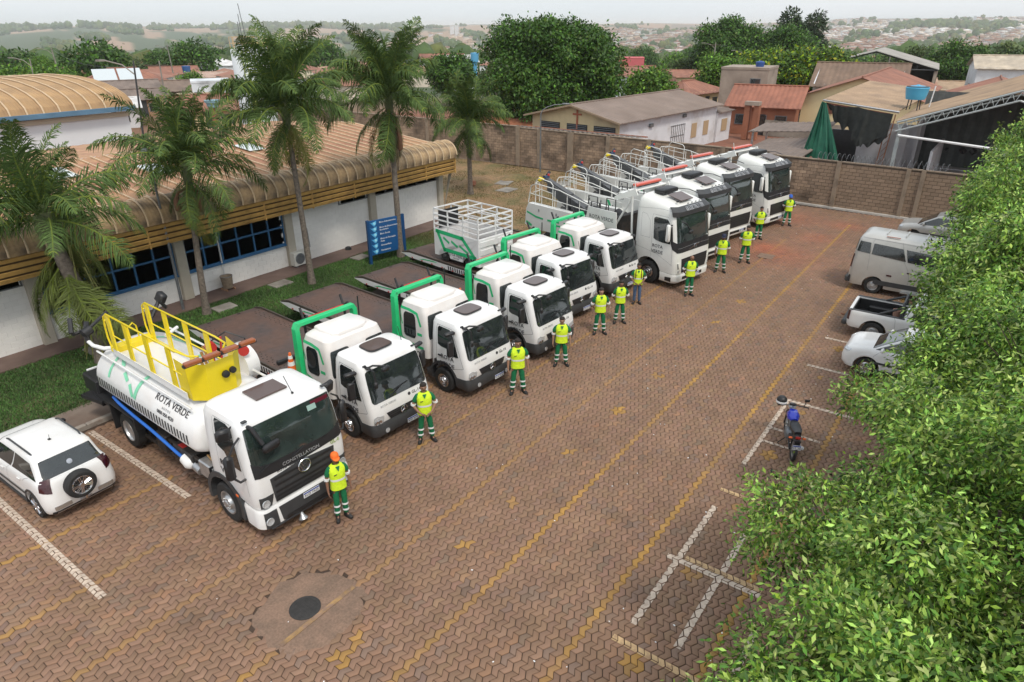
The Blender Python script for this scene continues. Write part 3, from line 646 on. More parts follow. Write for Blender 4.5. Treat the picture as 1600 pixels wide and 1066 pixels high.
# second barrel-roofed hall behind, far left
h2 = empty('barrel_hall', (15, 56, 0), 0, 'large hall with ochre barrel roof, blue eave band and white wall at far left', 'building')
MB().box((-.5, 9, 2.05), (24.4, 17.8, 4.1)).build('wall', M('white_plaster_hall', (.70,.72,.74), .85, var=.05, scale=.5), h2)
MB().box((-.5, -.02, 4.2), (24.6, .1, .32)).build('cornice', M('beige_cornice', (.5,.43,.33), .8), h2)
MB().box((-.6, -.3, 4.62), (25.2, .6, .32)).build('blue_band', M('faded_blue_band', (.10,.20,.30), .6, var=.15, scale=1), h2)
pr = []
for k in range(15):
    a = pi*k/14; pr.append((9.5-9.9*cos(a), 4.62+2.05*sin(a)**.9))
me = ribbed(0, 1.05, pr, 5, .016).mesh('roof_panel', M('ochre_sheet_hall', (.42,.26,.12), .6, .1, var=.15, scale=.8, col2=(.30,.18,.09), fac2=.55, s2=.5))
rb = MB().tube([(0, y, z+.06) for y, z in pr], .055, 5).mesh('rib', ribm)
for k in range(24):
    for m_ in (me, rb): link(m_.name.split('.')[0], m_, h2, (-13.1+k*1.05, 0, 0))
for x in (1.5, 4.2, -3.2): MB().slab([(x,pr[4][0],pr[4][1]+.12),(x+.5,pr[4][0],pr[4][1]+.12),(x+.5,pr[5][0],pr[5][1]+.12),(x,pr[5][0],pr[5][1]+.12)], (0,0,.03)).build('skylight', M('white_skylight', (.8,.82,.82), .4), h2)
# lamp posts
def lamp_post(name, base, H, arm, dirv, label, r=.06, head=True, col='greym'):
    e = empty(name, base, 0, label, 'lamp post'); d = Vector((dirv[0], dirv[1], 0)).normalized()
    pts = [(0,0,0), (0,0,H*.5), (0,0,H*.86)]+[tuple(d*arm*(1-cos(a))+Vector((0,0,H*.86+H*.14*sin(a)))) for a in (pi/8, pi/4, 3*pi/8, pi/2)]
    MB().tube(pts, [r, r*.8, r*.62, r*.55, r*.5, r*.45, r*.4], 8).build('pole', MT[col], e, 50)
    if head:
        q = Vector(pts[-1]); MB().box(tuple(q+d*.22+Vector((0,0,.02))), (.2, .55, .1), (0, 0, math.atan2(d.y, d.x)-pi/2), ch=.03).build('lamp_head', MT['greym'], e, 40)
    return e
lamp_post('lamp_post', (12.27, 25.0, .11), 6.25, .9, (-.5, -.85), 'slim grey lamp post rising in front of the blue windows between two palms')
lamp_post('lamp_post', (43.3, 28.85, .03), 4.95, 1.6, (.6, -1.0), 'grey lamp post with a curved arm beside the block wall in the dry yard', .07)
# ================================================================ boundary wall of grey-brown blocks
bwm = M('soiled_concrete_block', (.30,.215,.15), .9, attr='tone', var=.36, scale=.8, col2=(.12,.088,.065), fac2=.57, s2=.7, bump=.5, bs=25, detail=6)
mort = M('soiled_mortar', (.12,.09,.07), .95, var=.2, scale=2)
conp = M('stained_concrete_post', (.29,.225,.165), .9, var=.15, scale=1.5, col2=(.15,.115,.085), fac2=.57, s2=1.5)
def bwall(label, p0, p1, H, solo, seed, posts, near=None, z0=0., name='block_wall'):
    p0 = Vector((*p0, 0)); p1 = Vector((*p1, 0)); d = (p1-p0).normalized(); L_ = (p1-p0).length
    e = empty(name, (p0.x, p0.y, 0), 0, label, 'wall', 'boundary walls of the yard'); inv = (-p0.x, -p0.y, 0)
    n = Vector((-d.y, d.x, 0))
    c = p0+d*L_/2+n*.0; core = MB().box((c.x, c.y, H/2), (L_, .10, H-.01), (0,0,math.atan2(d.y, d.x))).build('mortar_core', mort, e); core.location = inv
    hold = MB().box((c.x+n.x*.0, c.y, .03), (L_, .2, .06), (0,0,math.atan2(d.y, d.x))).build('footing', conp, e); hold.location = inv
    blockwork(hold, 'block', solo, (p0.x, p0.y), (d.x, d.y), L_, .06, H, .40, .2, .12, bwm, seed, tv=.13, gap=.018, proud=.075, front=(1 if (n.dot(-p0) > 0) else -1), near=near)
    for t, w in posts:
        q = p0+d*t+n*(.05 if n.dot(-p0) > 0 else -.05); MB().box((q.x, q.y, H/2+.03), (w, .26, H+.06), (0,0,math.atan2(d.y, d.x)), ch=.01).build('post', conp, e).location = inv
    cp_ = MB().box((c.x, c.y, H+.03), (L_, .22, .06), (0,0,math.atan2(d.y, d.x))); cp_.build('coping', conp, e).location = inv
    return e
bwall('grey brown block wall closing the far end of the paved lot, topped by razor wire', (43.95,.2), (44.6,12.4), 2.75, 300, 11, [(1.1,.3),(3.55,.22),(4.3,.22),(8.0,.25),(11.9,.3)])
bwall('soiled block wall behind the crane trucks in front of the chapel', (44.6,12.4), (44.9,31.8), 2.9, 0, 12, [(3.,.3),(8.3,.3),(11.5,.3),(14.7,.5),(17.6,.25)])
bwall('weathered wall section behind the small palm at the back of the dry yard', (44.9,31.8), (43.6,62), 3.0, 0, 13, [(.2,.35),(4.5,.3),(9.5,.3),(14.5,.3)])
# razor wire coils and tile canopy on the wall
b = MB()
for k in range(26):
    y = 2.6+k*.27; x = 44.0+.65*(y-.2)/12.2; b.tube([(x, y+.12*cos(a)*.4, 3.02+.24*sin(a)) if False else (x+.24*cos(a), y+.1*a/pi, 3.0+.24*sin(a)) for a in [j*2*pi/14 for j in range(15)]], .012, 4)
tag(b.build('razor_wire', MT['greym']), 'coiled razor wire running along the top of the far block wall', 'razor wire')
tilem = M('grey_fibre_cement', (.155,.125,.105), .9, var=.2, scale=1.5, col2=(.08,.07,.06), fac2=.55, s2=1.5)
terra = M('terracotta_tile', (.34,.115,.06), .8, var=.22, scale=2.5, col2=(.20,.085,.055), fac2=.57, s2=2)
cn = empty('wall_canopy', (45.2, 27, 2.9), 0, 'corrugated grey and terracotta canopy leaning on the wall before the chapel', 'canopy')
for k in range(27):
    y = -5.2+k*.42; MB().add(*(lambda w: ([(-.25,y,.05),(-.25,y+w/2,.12),(-.25,y+w,.05),(.95,y,-.06),(.95,y+w/2,.01),(.95,y+w,-.06)], [(0,1,4,3),(1,2,5,4)]))(.415)).build('sheet', tilem, cn)
MB().box((1.0, -.5, -.02), (.3, 9.8, .08), (0,.1,0)).build('ridge_tiles', terra, cn)
# ================================================================ shared fittings
LIV = 'green'
def side_map(x, side, off=.0):
    """text mapping on a plane x = const seen from outside"""
    return lambda a, b, c: Vector((x+side*(off+c), 0, 0))
def mirror(parent, x, y, z, side, h=.42, w=.2, arm=True, name='side_mirror', m='black'):
    b = MB(); b.box((x+side*.24, y-.12, z), (w, .1, h), (0, 0, side*.25), ch=.03)
    if arm: b.tube([(x, y, z+h*.45), (x+side*.14, y-.1, z+h*.5), (x+side*.24, y-.1, z+h*.3)], .016, 5); b.tube([(x, y, z-h*.55), (x+side*.14, y-.1, z-h*.6), (x+side*.24, y-.1, z-h*.3)], .016, 5)
    o = b.build(name, MT[m], parent, 40); MB().box((x+side*.24, y-.066, z), (w*.8, .006, h*.85), (0, 0, side*.25)).build('mirror_glass', MT['glass'], o); return o
def plate(parent, y, z, t, x=0, w=.40, back=False):
    s = 1 if back else -1
    o = MB().box((x, y, z), (w, .012, .13)).build('number_plate', MT['plate'], parent)
    MB().box((x, y+s*.007, z+.045), (w*.98, .004, .03)).build('plate_band', M('plate_blue', (.02,.06,.35), .5) if 'pb' not in MT else MT['pb'], o); MT['pb'] = bpy.data.materials['plate_blue']
    text(t, .085, MT['ink'], o, pos=(x, y+s*.008, z-.018), right=(-s, 0, 0) if back else (1, 0, 0), ext=.001)
def cone(parent, x, y, z, n=1, name='traffic_cone', s=1.):
    c = MB(); w_ = MB()
    c.box((x, y, z+.02), (.3*s, .3*s, .03), ch=.008)
    for k in range(n):
        z0 = z+.03+k*.09*s; c.lathe((x, y, z0), (0,0,1), [(0,.115*s),(.5*s,.03*s),(.52*s,.001)] if k == n-1 else [(0,.125*s),(.09*s,.105*s)], 14)
    zt = z+.03+(n-1)*.09*s
    for a, b_ in ((.17,.27),(.35,.43)): w_.lathe((x, y, zt), (0,0,1), [(a*s,(.115-.17*a)*s+.004),(b_*s,(.115-.17*b_)*s+.004)], 14)
    if parent: o = c.build(name, MT['orange'], parent, 40); w_.build('white_band', MT['whiteink'], o, 40); return o
    e = empty(name, (0,0,0)); c.build('cone_body', MT['orange'], e, 40); w_.build('white_band', MT['whiteink'], e, 40); return e
# ================================================================ rollback tow truck (five of them)
def make_rollback():
    T = empty('rollback_truck')
    # chassis, axle
    c = MB()
    for s in (-.38, .38): c.box((s, 4.7, .72), (.09, 8.2, .22))
    for y in (.9, 1.8, 3.6, 5.2, 6.4, 8.6): c.box((0, y, .7), (.76, .1, .16))
    c.box((0, 1.15, .48), (1.5, .14, .14)); c.box((0, 5.75, .46), (1.3, .18, .2)); c.lathe((0, 5.75, .46), (0,1,0), [(-.24,.02),(-.18,.16),(.18,.16),(.24,.02)], 10); c.tube([(0, 2.1, .6), (0, 5.6, .48)], .05, 6)
    c.box((.55, 3.6, .62), (.42, 1., .42), ch=.04); c.box((-.62, 4.1, .62), (.5, .8, .4), ch=.04); c.lathe((-.62, 3.1, .6), (0,1,0), [(0,.01),(0,.2),(.75,.2),(.75,.01)], 14)
    c.build('chassis', MT['chassis'], T, 40)
    for s in (-1, 1):
        wheel(T, s*.95, 1.05, .40, .23, s); wheel(T, s*1.02, 5.75, .40, .22, s, dual=True)
    # bumper and fenders
    sh = Shell([(.30,.30,.02,1.9,1.00,.98,.16), (.40,.36,-.03,1.92,1.05,1.02,.18), (.62,.50,-.02,1.92,1.06,1.03,.18), (.70,.52,.02,1.90,1.05,1.02,.16)])
    bump = sh.build('bumper', MT['dgrey'], T)
    cut(bump, [MB().lathe((-1.3, 1.05, .42), (1,0,0), [(0,.53),(2.6,.53)], 24), MB().box((0, 1.3, .3), (1.6, 1.9, 1.))])
    for s in (-1, 1): MB().lathe((s*.62, -.035, .44), (0,-1,0), [(0,.07),(.012,.07),(.014,.05),(.005,.001)], 12).build('fog_lamp', MT['lamp'], T, 40)
    cab = Shell([(.64,.56,.03,1.62,1.03,1.0,.17), (.78,.72,.0,1.63,1.045,1.02,.18), (1.02,1.02,.0,1.62,1.05,1.03,.2), (1.28,1.3,.06,1.6,1.045,1.03,.22), (1.80,1.8,.22,1.58,1.02,1.01,.2), (2.20,2.22,.36,1.55,.975,.975,.2), (2.31,2.34,.44,1.51,.93,.93,.2), (2.36,2.39,.56,1.42,.84,.84,.2), (2.385,2.415,.8,1.3,.6,.6,.2)])
    cb = cab.build('cab', MT['white'], T, 35, 2)
    cut(cb, [MB().lathe((-1.3, 1.05, .42), (1,0,0), [(0,.56),(2.6,.56)], 28)])
    for s in (-1, 1):
        b = MB(); pts = [(s*1.055, 1.05-.60*cos(radians(a)), .44+.60*sin(radians(a))) for a in range(-5, 190, 13)]
        for i in range(len(pts)-1):
            p, q = Vector(pts[i]), Vector(pts[i+1]); n = Vector((0, 1.05, .44))
            pi_ = Vector((p.x, 1.05+(p.y-1.05)*.88, .44+(p.z-.44)*.88)); qi = Vector((q.x, 1.05+(q.y-1.05)*.88, .44+(q.z-.44)*.88))
            b.slab([p, q, qi, pi_], (-s*.2, 0, 0))
        b.build('wheel_arch', MT['dgrey'], T, 40)
    # windscreen, side windows, doors
    cab.panel('windscreen', MT['glass'], T, (.055,.945), (3.0,4.86), .01, .10)
    for s in (0, 1):
        f = (lambda u: 1+u) if s else (lambda u: 4-u)
        cab.panel('side_window', MT['glass'], T, None, None, .008, pts=[(f(.22),3.12),(f(.26),4.3),(f(.34),4.82),(f(.70),4.86),(f(.745),4.7),(f(.745),3.55),(f(.66),3.45),(f(.50),3.42),(f(.40),3.06)][::(1 if s else -1)])
        door = [(f(.14),2.1),(f(.17),3.3),(f(.27),4.9),(f(.76),4.95),(f(.79),4.6),(f(.80),1.1),(f(.72),.9)]
        for a in range(len(door)): cab.strip('door_seam', MT['dgrey'], T, [door[a], door[(a+1) % len(door)]], .009, .003)
        P = cab.pt(f(.70), 2.75, .02); MB().box(P, (.03, .16, .05), ch=.01).build('door_handle', MT['black'], T)
        cab.panel('quarter_vent', MT['black'], T, None, None, .007, pts=[(f(.76),1.3),(f(.79),2.2),(f(.85),2.0),(f(.85),1.6)][::(1 if s else -1)])
        sg_ = 1 if s else -1
        mirror(T, sg_*1.0, .62, 1.68, sg_, .5, .2); MB().box((sg_*1.17, .58, 2.12), (.34, .14, .1), (0,0,sg_*.2), ch=.03).build('kerb_mirror', MT['black'], T, 40)
        base = cab.pt(f(.50), 2.7)
        for t_, dz in (('ROTA', .115), ('VERDE', -.115)):
            yy = .85; fn = lambda a, b_, c, dz=dz, sg_=sg_: Vector((sg_*(1.052+c*1.), yy-sg_*(-a)*1. if False else yy+sg_*a, 1.10+dz+b_))
            me = text(t_, .20, MT['ink'], T, fn)
    # grille, lights, lettering on the nose
    cab.panel('grille', MT['black'], T, None, None, .012, pts=[(.27,1.62),(.33,.45),(.67,.45),(.73,1.62)])
    for k in range(4):
        v = .62+k*.28; cab.strip('grille_slat', MT['dgrey'], T, [(.31-.008*k, v), (.69+.008*k, v)], .022, .022)
    P = cab.pt(.5, 1.15, .03); b = MB(); b.tube([(P.x+.105*cos(a*pi/10), P.y, P.z+.105*sin(a*pi/10)) for a in range(21)], .012, 5)
    for a in (90, 210, 330): b.tube([(P.x, P.y-.01, P.z), (P.x+.1*cos(radians(a)), P.y, P.z+.1*sin(radians(a)))], [.02, .006], 5)
    b.build('star_badge', MT['chrome'], T)
    for s in (0, 1):
        f = (lambda u: u) if s == 0 else (lambda u: 1-u)
        pts = [(f(.01),1.0),(f(.03),.35),(f(.22),.35),(f(.235),1.5),(f(.12),1.75),(f(.03),1.55)]
        hl = cab.panel('headlight', MT['lamp'], T, None, None, .012, pts=pts if s == 0 else pts[::-1])
        for u in (.10, .175):
            p = cab.pt(f(u), .95, .018); MB().lathe(p, (0,-1,.1), [(0,.062),(.015,.058),(.012,.045),(.0,.001)], 14).build('lamp_ring', MT['chrome'], hl, 40)
    mapn = lambda x0, v0: (lambda a, b_, c: cab.pt(.5+(x0+a)/2.35, v0+b_/.26, .006+c))
    text('ROTA VERDE', .085, MT['silverink'], T, mapn(-.45, 2.52)); text('● GL-14', .12, MT['ink'], T, mapn(.42, 2.48))
    # wiper, roof mirrors, hatch
    b = MB()
    for x in (-.35, .35): b.tube([cab.pt(.5+x/2.4, 3.05, .03), cab.pt(.5+x/2.4+.17, 3.35, .035)], .012, 5); b.tube([cab.pt(.5+x/2.4+.02, 3.28, .03), cab.pt(.5+x/2.4+.27, 3.42, .03)], .01, 4)
    b.build('wiper', MT['black'], T)
    p = cab.pt(.14, 5.1, .03); b = MB(); b.box(p, (.1, .2, .05), ch=.015); q = p+Vector((.30, -.34, .02)); b.tube([p, p+Vector((.1,-.1,.07)), q+Vector((.0,.0,.04))], .026, 6)
    b.tube([p+Vector((0,-.08,.02)), p+Vector((0,-.26,-.02)), p+Vector((-.0,-.3,-.32))], .022, 6); b.box(q+Vector((.02,0,-.04)), (.26,.12,.16), (.35,0,.1), ch=.045); b.box(p+Vector((0,-.3,-.4)), (.12,.1,.2), ch=.04)
    b.build('front_mirror', MT['black'], T, 40)
    for u in (.08, .9): q = cab.pt(u, 5.6, .02); MB().box(q, (.1, .06, .035), ch=.01).build('marker_lamp', MT['black'], T)
    rq = lambda w, d, z0, z1: MB().slab([(.03+w/2*math.copysign(abs(cos(t))**.45, cos(t)), .98+d/2*math.copysign(abs(sin(t))**.45, sin(t)), z0) for t in [2*pi*(j+.5)/24 for j in range(24)]], (0,0,z1-z0)); rq(.80,.62,2.40,2.43).build('roof_hatch_frame', MT['dgrey'], T, 30); rq(.76,.58,2.42,2.445).build('roof_hatch', M('smoked_hatch', (.095,.06,.05), .3, coat=.4) if 'hatch' not in MT else MT['hatch'], T, 30); MT['hatch'] = bpy.data.materials['smoked_hatch']
    MB().tube([(.72,.72,2.35),(.74,.86,2.75)], .008, 4).build('aerial', MT['black'], T)
    # rear crew box
    box = Shell([(.85,.85,1.74,3.0,.98,.98,.12), (1.3,1.3,1.72,3.02,1.0,1.,.14), (2.25,2.25,1.76,3.0,.97,.97,.16), (2.50,2.50,1.84,2.93,.91,.91,.18), (2.58,2.58,1.98,2.84,.80,.8,.18), (2.61,2.61,2.15,2.7,.6,.6,.15)])
    box.build('crew_box', MT['roofw'], T, 35, 2)
    b = MB(); r1 = []
    for z, k in ((2.56,1.),(2.63,.99),(2.665,.93)):
        r1.append([(x*k, 2.38+(y-2.38)*k, z+(y-1.9)*.03) for x, y in ((-.62,2.80),(-.66,2.5),(-.60,2.02),(-.4,1.93),(.4,1.93),(.60,2.02),(.66,2.5),(.62,2.80))])
    b.loft(r1); b.build('roof_cowl', MT['roofw'], T, 50)
    for s in (0, 1):
        f = (lambda u: 1+u) if s else (lambda u: 4-u); k = 1 if s else -1
        w0 = box.panel('box_window', MT['glass'], T, (f(.40),f(.78)) if s else (f(.78),f(.40)), (1.12,1.98), .01, .22)
        box.strip('livery_stripe', MT[LIV], T, [(f(.98),2.3),(f(.6),2.26),(f(.34),2.05),(f(.24),1.6)], .085)
        box.strip('livery_stripe', MT[LIV], T, [(f(.98),1.45),(f(.86),1.05),(f(.62),.78),(f(.2),.68)], lambda t: .05+.06*t)
        box.strip('livery_stripe', MT[LIV], T, [(f(.98),1.9),(f(.9),1.75),(f(.82),1.5)], .04); box.strip('livery_stripe', MT[LIV], T, [(f(.36),1.32),(f(.22),1.32)], .09)
        b = MB(); q = box.pt(f(.80), .72, .03); b.box(q, (.03,.05,.14), ch=.01); b.tube([q, q+Vector((k*.03,-.14,-.05))], .02, 5); b.build('box_handle', MT['black'], T)
    box.panel('front_box_window', MT['glass'], T, (.06,.38), (1.2,2.1), .01, .2); box.panel('front_box_window', MT['glass'], T, (.62,.94), (1.2,2.1), .01, .2)
    # green goalpost frame
    g = MB(); yf = 3.14
    for s in (-1, 1):
        g.loft([[(s*(x), yf+dy, z) for x, dy in ((.92-w*.0,-.09-w),(.92,.09+w),(1.06+w*.4,.09+w),(1.06+w*.4,-.09-w))] for z, w in ((1.02,.06),(1.9,.01),(2.62,0.))]) 
        g.loft([[(s*x, yf+dy, z) for x, dy, z in ((1.06,-.09,2.62),(1.06,.09,2.62),(.92,.09,2.62),(.92,-.09,2.62))], [(s*x, yf+dy, z) for x, dy, z in ((.97,-.09,2.78),(.97,.09,2.78),(.88,.09,2.66),(.88,-.09,2.66))]])
    g.box((0, yf, 2.72), (1.94, .18, .115), ch=.012); g.build('goalpost_frame', MT['greenf'], T, 30)
    r_ = MB(); r_.tube([(1.1,3.05,1.6),(1.1,3.02,3.0)], .022, 6); r_.box((1.1,3.05,1.6), (.1,.1,.16)); r_.build('exhaust_rod', MT['black'], T)
    # stowed beacon rack
    b = MB(); b.box((.25,3.52,2.62), (1.35,.07,.07)); b.build('rack_bar', MT['red'], T)
    for k in range(12): MB().box((-.36+k*.11, 3.483, 2.62), (.04, .006, .04)).build('rack_slot', MT['black'], T)
    for x in (-.45, .95): b = MB(); b.tube([(x, 3.52, 1.0), (x, 3.52, 2.6)], .04, 6); b.tube([(x,3.5,2.5),(x+.05,3.74,2.9)], .04, 6); b.tube([(x,3.5,2.62),(x-.02,3.3,2.78)], .04, 6); b.build('rack_post', MT['black'], T)
    # sliding deck
    d = MB(); d.box((0, 6.1, 1.0), (2.36, 5.55, .05)); d.slab([(-1.18, 8.875, 1.025),(1.18, 8.875, 1.025),(1.18, 9.42, .93),(-1.18, 9.42, .93)], (0,0,-.04)); d.build('deck', MT['deck'], T)
    dot = MB()
    for x in (-.98, -.84, .84, .98):
        for k in range(34): dot.box((x+(k % 2)*.05, 3.7+k*.155, 1.028), (.045, .02, .012), (0,0,.6 if k % 2 else -.6))
    for x in (-.6, .5): dot.box((x, 9.25, .965), (.12, .06, .02))
    tag(dot.build('tread_marks', MT['chassis'], T), kind='stuff')
    rl = MB()
    for s in (-1, 1): rl.box((s*1.2, 6.15, 1.055), (.05, 5.5, .09)); rl.slab([(s*1.175,8.9,1.10),(s*1.225,8.9,1.10),(s*1.225,9.4,.97),(s*1.175,9.4,.97)], (0,0,-.06))
    rl.build('deck_rail', M('bare_steel_edge', (.12,.10,.085), .5, .5, var=.2), T)
    fr = MB()
    for s in (-1, 1):
        side = MB(); side.slab([(s*1.205,3.35,.80),(s*1.205,3.35,1.0),(s*1.205,8.9,1.0),(s*1.205,9.46,.90),(s*1.205,8.9,.80)][::s], (s*.025,0,0)); so = side.build('deck_side', MT['white'], T)
        for k in range(20):
            y = 3.5+k*.14; MB().slab([(s*1.233,y,.815),(s*1.233,y+.02,.985),(s*1.233,y+.09,.985),(s*1.233,y+.07,.815)][::s], (s*.003,0,0)).build('stripe', MT['ink'], so)
        for k in range(8): MB().box((s*1.235, 3.9+k*.68, .83), (.008, .09, .045)).build('red_reflector', MT['red'], so)
        MB().slab([(s*1.233,6.9,.97),(s*1.233,7.2,.985),(s*1.233,7.9,.93),(s*1.233,8.2,.84),(s*1.233,7.8,.90),(s*1.233,7.3,.93)][::s], (s*.003,0,0)).build('livery_stripe', MT[LIV], so)
        b = MB(); b.box((s*.95, 5.75, .87), (.46, 1.15, .03)); b.box((s*.95,6.35,.62), (.46,.03,.5)); b.build('mudguard', MT['black'], T)
        MB().box((s*.85, 8.95, .62), (.36, .06, .13), ch=.01).build('tail_lamp', MT['tail'], T)
    fr.box((0, 6.2, .9), (1.1, 5.4, .12)); fr.box((0, 9.0, .6), (1.9, .12, .12)); fr.box((0, 9.3, .45), (.16, .8, .12)); fr.tube([(-.7,9.1,.5),(-.7,9.5,.45)], .06, 6); fr.tube([(.7,9.1,.5),(.7,9.5,.45)], .06, 6)
    fr.build('subframe', MT['chassis'], T)
    plate(T, -.05, .40, 'RVA 2C45', .28)
    return T
RB = make_rollback()
tag(RB, None, 'tow truck', 'white rollback tow trucks parked in the row')
rl_ = [((11.0,11.68),-4,'white rollback tow truck next to the tank truck, empty brown deck reaching over the lawn'),
 ((14.38,11.25),-4,'white rollback tow truck second from the tank truck, empty deck, orange cone absent'),
 ((17.62,10.98),-5,'white rollback tow truck in the middle of five, empty deck ending by the blue sign'),
 ((20.72,11.85),-8,'white rollback tow truck carrying the white cage trailer on its deck'),
 ((24.1,11.72),-7,'white rollback tow truck right beside the first crane truck, last of the five')]
rl_[1] = (rl_[1][0], rl_[1][1], 'white rollback tow truck with empty deck, second in line after the yellow basket tank truck')
ROLL = []
for k, ((x, y), a, lab) in enumerate(rl_):
    o = RB if k == 0 else copy_tree(RB)
    o.location = (x, y, 0); o.rotation_euler.z = radians(a); o['label'] = lab; ROLL.append(o)
def on_truck(o, v):
    c, s = cos(o.rotation_euler.z), sin(o.rotation_euler.z); return (o.location.x+v[0]*c-v[1]*s, o.location.y+v[0]*s+v[1]*c, v[2])
cn_ = cone(None, 0, 0, 0, 3, s=1.15); cl = [(0,(-1.12,3.42,1.03),'orange cones stacked on the deck of the truck beside the tank truck'),(2,(-1.05,3.5,1.03),'orange and white cones stacked on the deck of the middle rollback truck'),(3,(.9,3.5,1.03),'orange cones stacked behind the cab of the trailer carrying truck'),(4,(1.2,3.1,1.03),'orange and white cones stacked between the last rollback truck and the first crane truck')]
for k, (ti, v, lab) in enumerate(cl):
    o = cn_ if k == 0 else copy_tree(cn_); o.location = on_truck(ROLL[ti], v); o.rotation_euler.z = ROLL[ti].rotation_euler.z; tag(o, lab, 'traffic cone', 'stacked traffic cones on the trucks')
bm_ = MB().box((0,0,.06), (1.0,.12,.1), ch=.01).build('timber_beam', MT['black']); bm_.location = on_truck(ROLL[0], (-.45,4.5,1.03)); bm_.rotation_euler.z = radians(-4)
tag(bm_, 'short black beam lying across the deck of the truck beside the tank truck', 'beam')
# ================================================================ white cage trailer on the fourth deck
def make_trailer():
    T = empty('cage_trailer'); W2, L2, zb, zt, zr = .98, 2.75, .12, 1.35, 2.22
    b = MB(); b.box((0, L2/2, .32), (1.7, L2-.1, .1)); b.tube([(0,0,.3),(0,-1.1,.3)], .05, 6); b.build('chassis', MT['chassis'], T)
    W2 = 1.0
    for s in (-1, 1):
        P = [(s*W2,0,.22)]
        pts = [(0,.22)]+[(0.62-.36*cos(radians(a)), .22+.36*sin(radians(a))) for a in range(0,181,20)]+[(2.13-.36*cos(radians(a)), .22+.36*sin(radians(a))) for a in range(0,181,20)]+[(L2,.22),(L2,zt),(0,zt)]
        bm = bmesh.new(); vs = [bm.verts.new((s*W2, y, z)) for y, z in pts]; f = bm.faces.new(vs); bmesh.ops.triangulate(bm, faces=[f]); bm.verts.index_update(); b = MB(); V = [v.co.copy() for v in bm.verts]; Fs = [[v.index for v in q.verts] for q in bm.faces]; bm.free()
        b.add(V, Fs); b.add([v-Vector((s*.03,0,0)) for v in V], Fs); n = len(pts); b.add([(s*W2,y,z) for y,z in pts]+[(s*(W2-.03),y,z) for y,z in pts], [(k,(k+1)%n,n+(k+1)%n,n+k) for k in range(n)]); b.build('side_panel', MT['white'], T)
        x = s*(W2+.006)
        def ribbon(p, w):
            b = MB()
            for i in range(len(p)-1):
                a, c = Vector((x,)+p[i]), Vector((x,)+p[i+1]); t = (c-a).normalized(); q = Vector((1,0,0)).cross(t)*w/2; b.add([a-q-t*w/2,c-q+t*w/2,c+q+t*w/2,a+q-t*w/2], [(0,1,2,3)])
            b.build('livery_stripe', MT[LIV], T)
        ribbon([(2.55,1.28),(.95,1.24),(.22,.56),(2.1,.55),(2.5,1.25)], .16)
        for yy, zz, l in ((2.1,1.05,.28),(1.6,.98,.3),(1.1,.88,.42)): ribbon([(yy,zz),(yy-l,zz-.07-l*.25)], .1)
        fn = lambda z0, y0: (lambda a, b_, c: Vector((s*(W2+.004+c), y0+s*a, z0+b_)))
        text('ROTA VERDE', .19, MT['ink'], T, fn(.42,1.38)); text('A U T O S', .08, MT['ink'], T, fn(.295,1.38)); text('0800 050 4520', .1, MT['ink'], T, fn(.2-.02,1.38))
        for y in (.62, 2.13): wheel(T, s*.90, y, .26, .16, s, .5, 'dgrey')
    c = MB()
    for s in (-1, 1):
        for z in (1.35, 1.56, 1.77, 1.98, zr): c.box((s*.975, L2/2, z), (.04, L2, .05))
        for y in (.02, .9, 1.85, L2-.02): c.box((s*.975, y, 1.78), (.05, .05, .88))
    for y in (.02, L2-.02):
        for z in (1.35, 1.56, 1.77, 1.98, zr): c.box((0, y, z), (1.95, .04, .05))
        c.box((0, y, 1.78), (.05, .05, .88))
    for y in (.9, 1.85): c.box((0, y, zr), (1.95, .04, .04))
    c.box((0, L2/2, zr), (.04, L2, .04)); c.build('cage_frame', MT['white'], T)
    f = MB(); f.box((0, -.005, .78), (1.96, .03, 1.14)); f.build('front_panel', MT['white'], T)
    for x in (-.5, .5):
        for z in (.45, .8, 1.14): MB().box((x, -.03, z), (.82, .03, .24), ch=.012).build('door_panel', MT['white'], T)
    MB().box((0, L2, .78), (1.96, .03, 1.14)).build('rear_door', MT['white'], T); MB().box((-.2, L2-.06, 1.7), (1.1, .03, .75)).build('dark_screen', MT['black'], T); MB().box((0, L2/2, .42), (1.9, L2-.05, .04)).build('floor', MT['deck'], T)
    MB().box((-.05,-.06,1.0), (.2,.04,.04)).build('latch', MT['chrome'], T)
    return T
tr = make_trailer(); tr.location = on_truck(ROLL[3], (-.02, 4.55, 1.03)); tr.rotation_euler.z = radians(-8)
tag(tr, 'white box trailer with open cage top and green outline livery riding on a rollback deck', 'trailer')
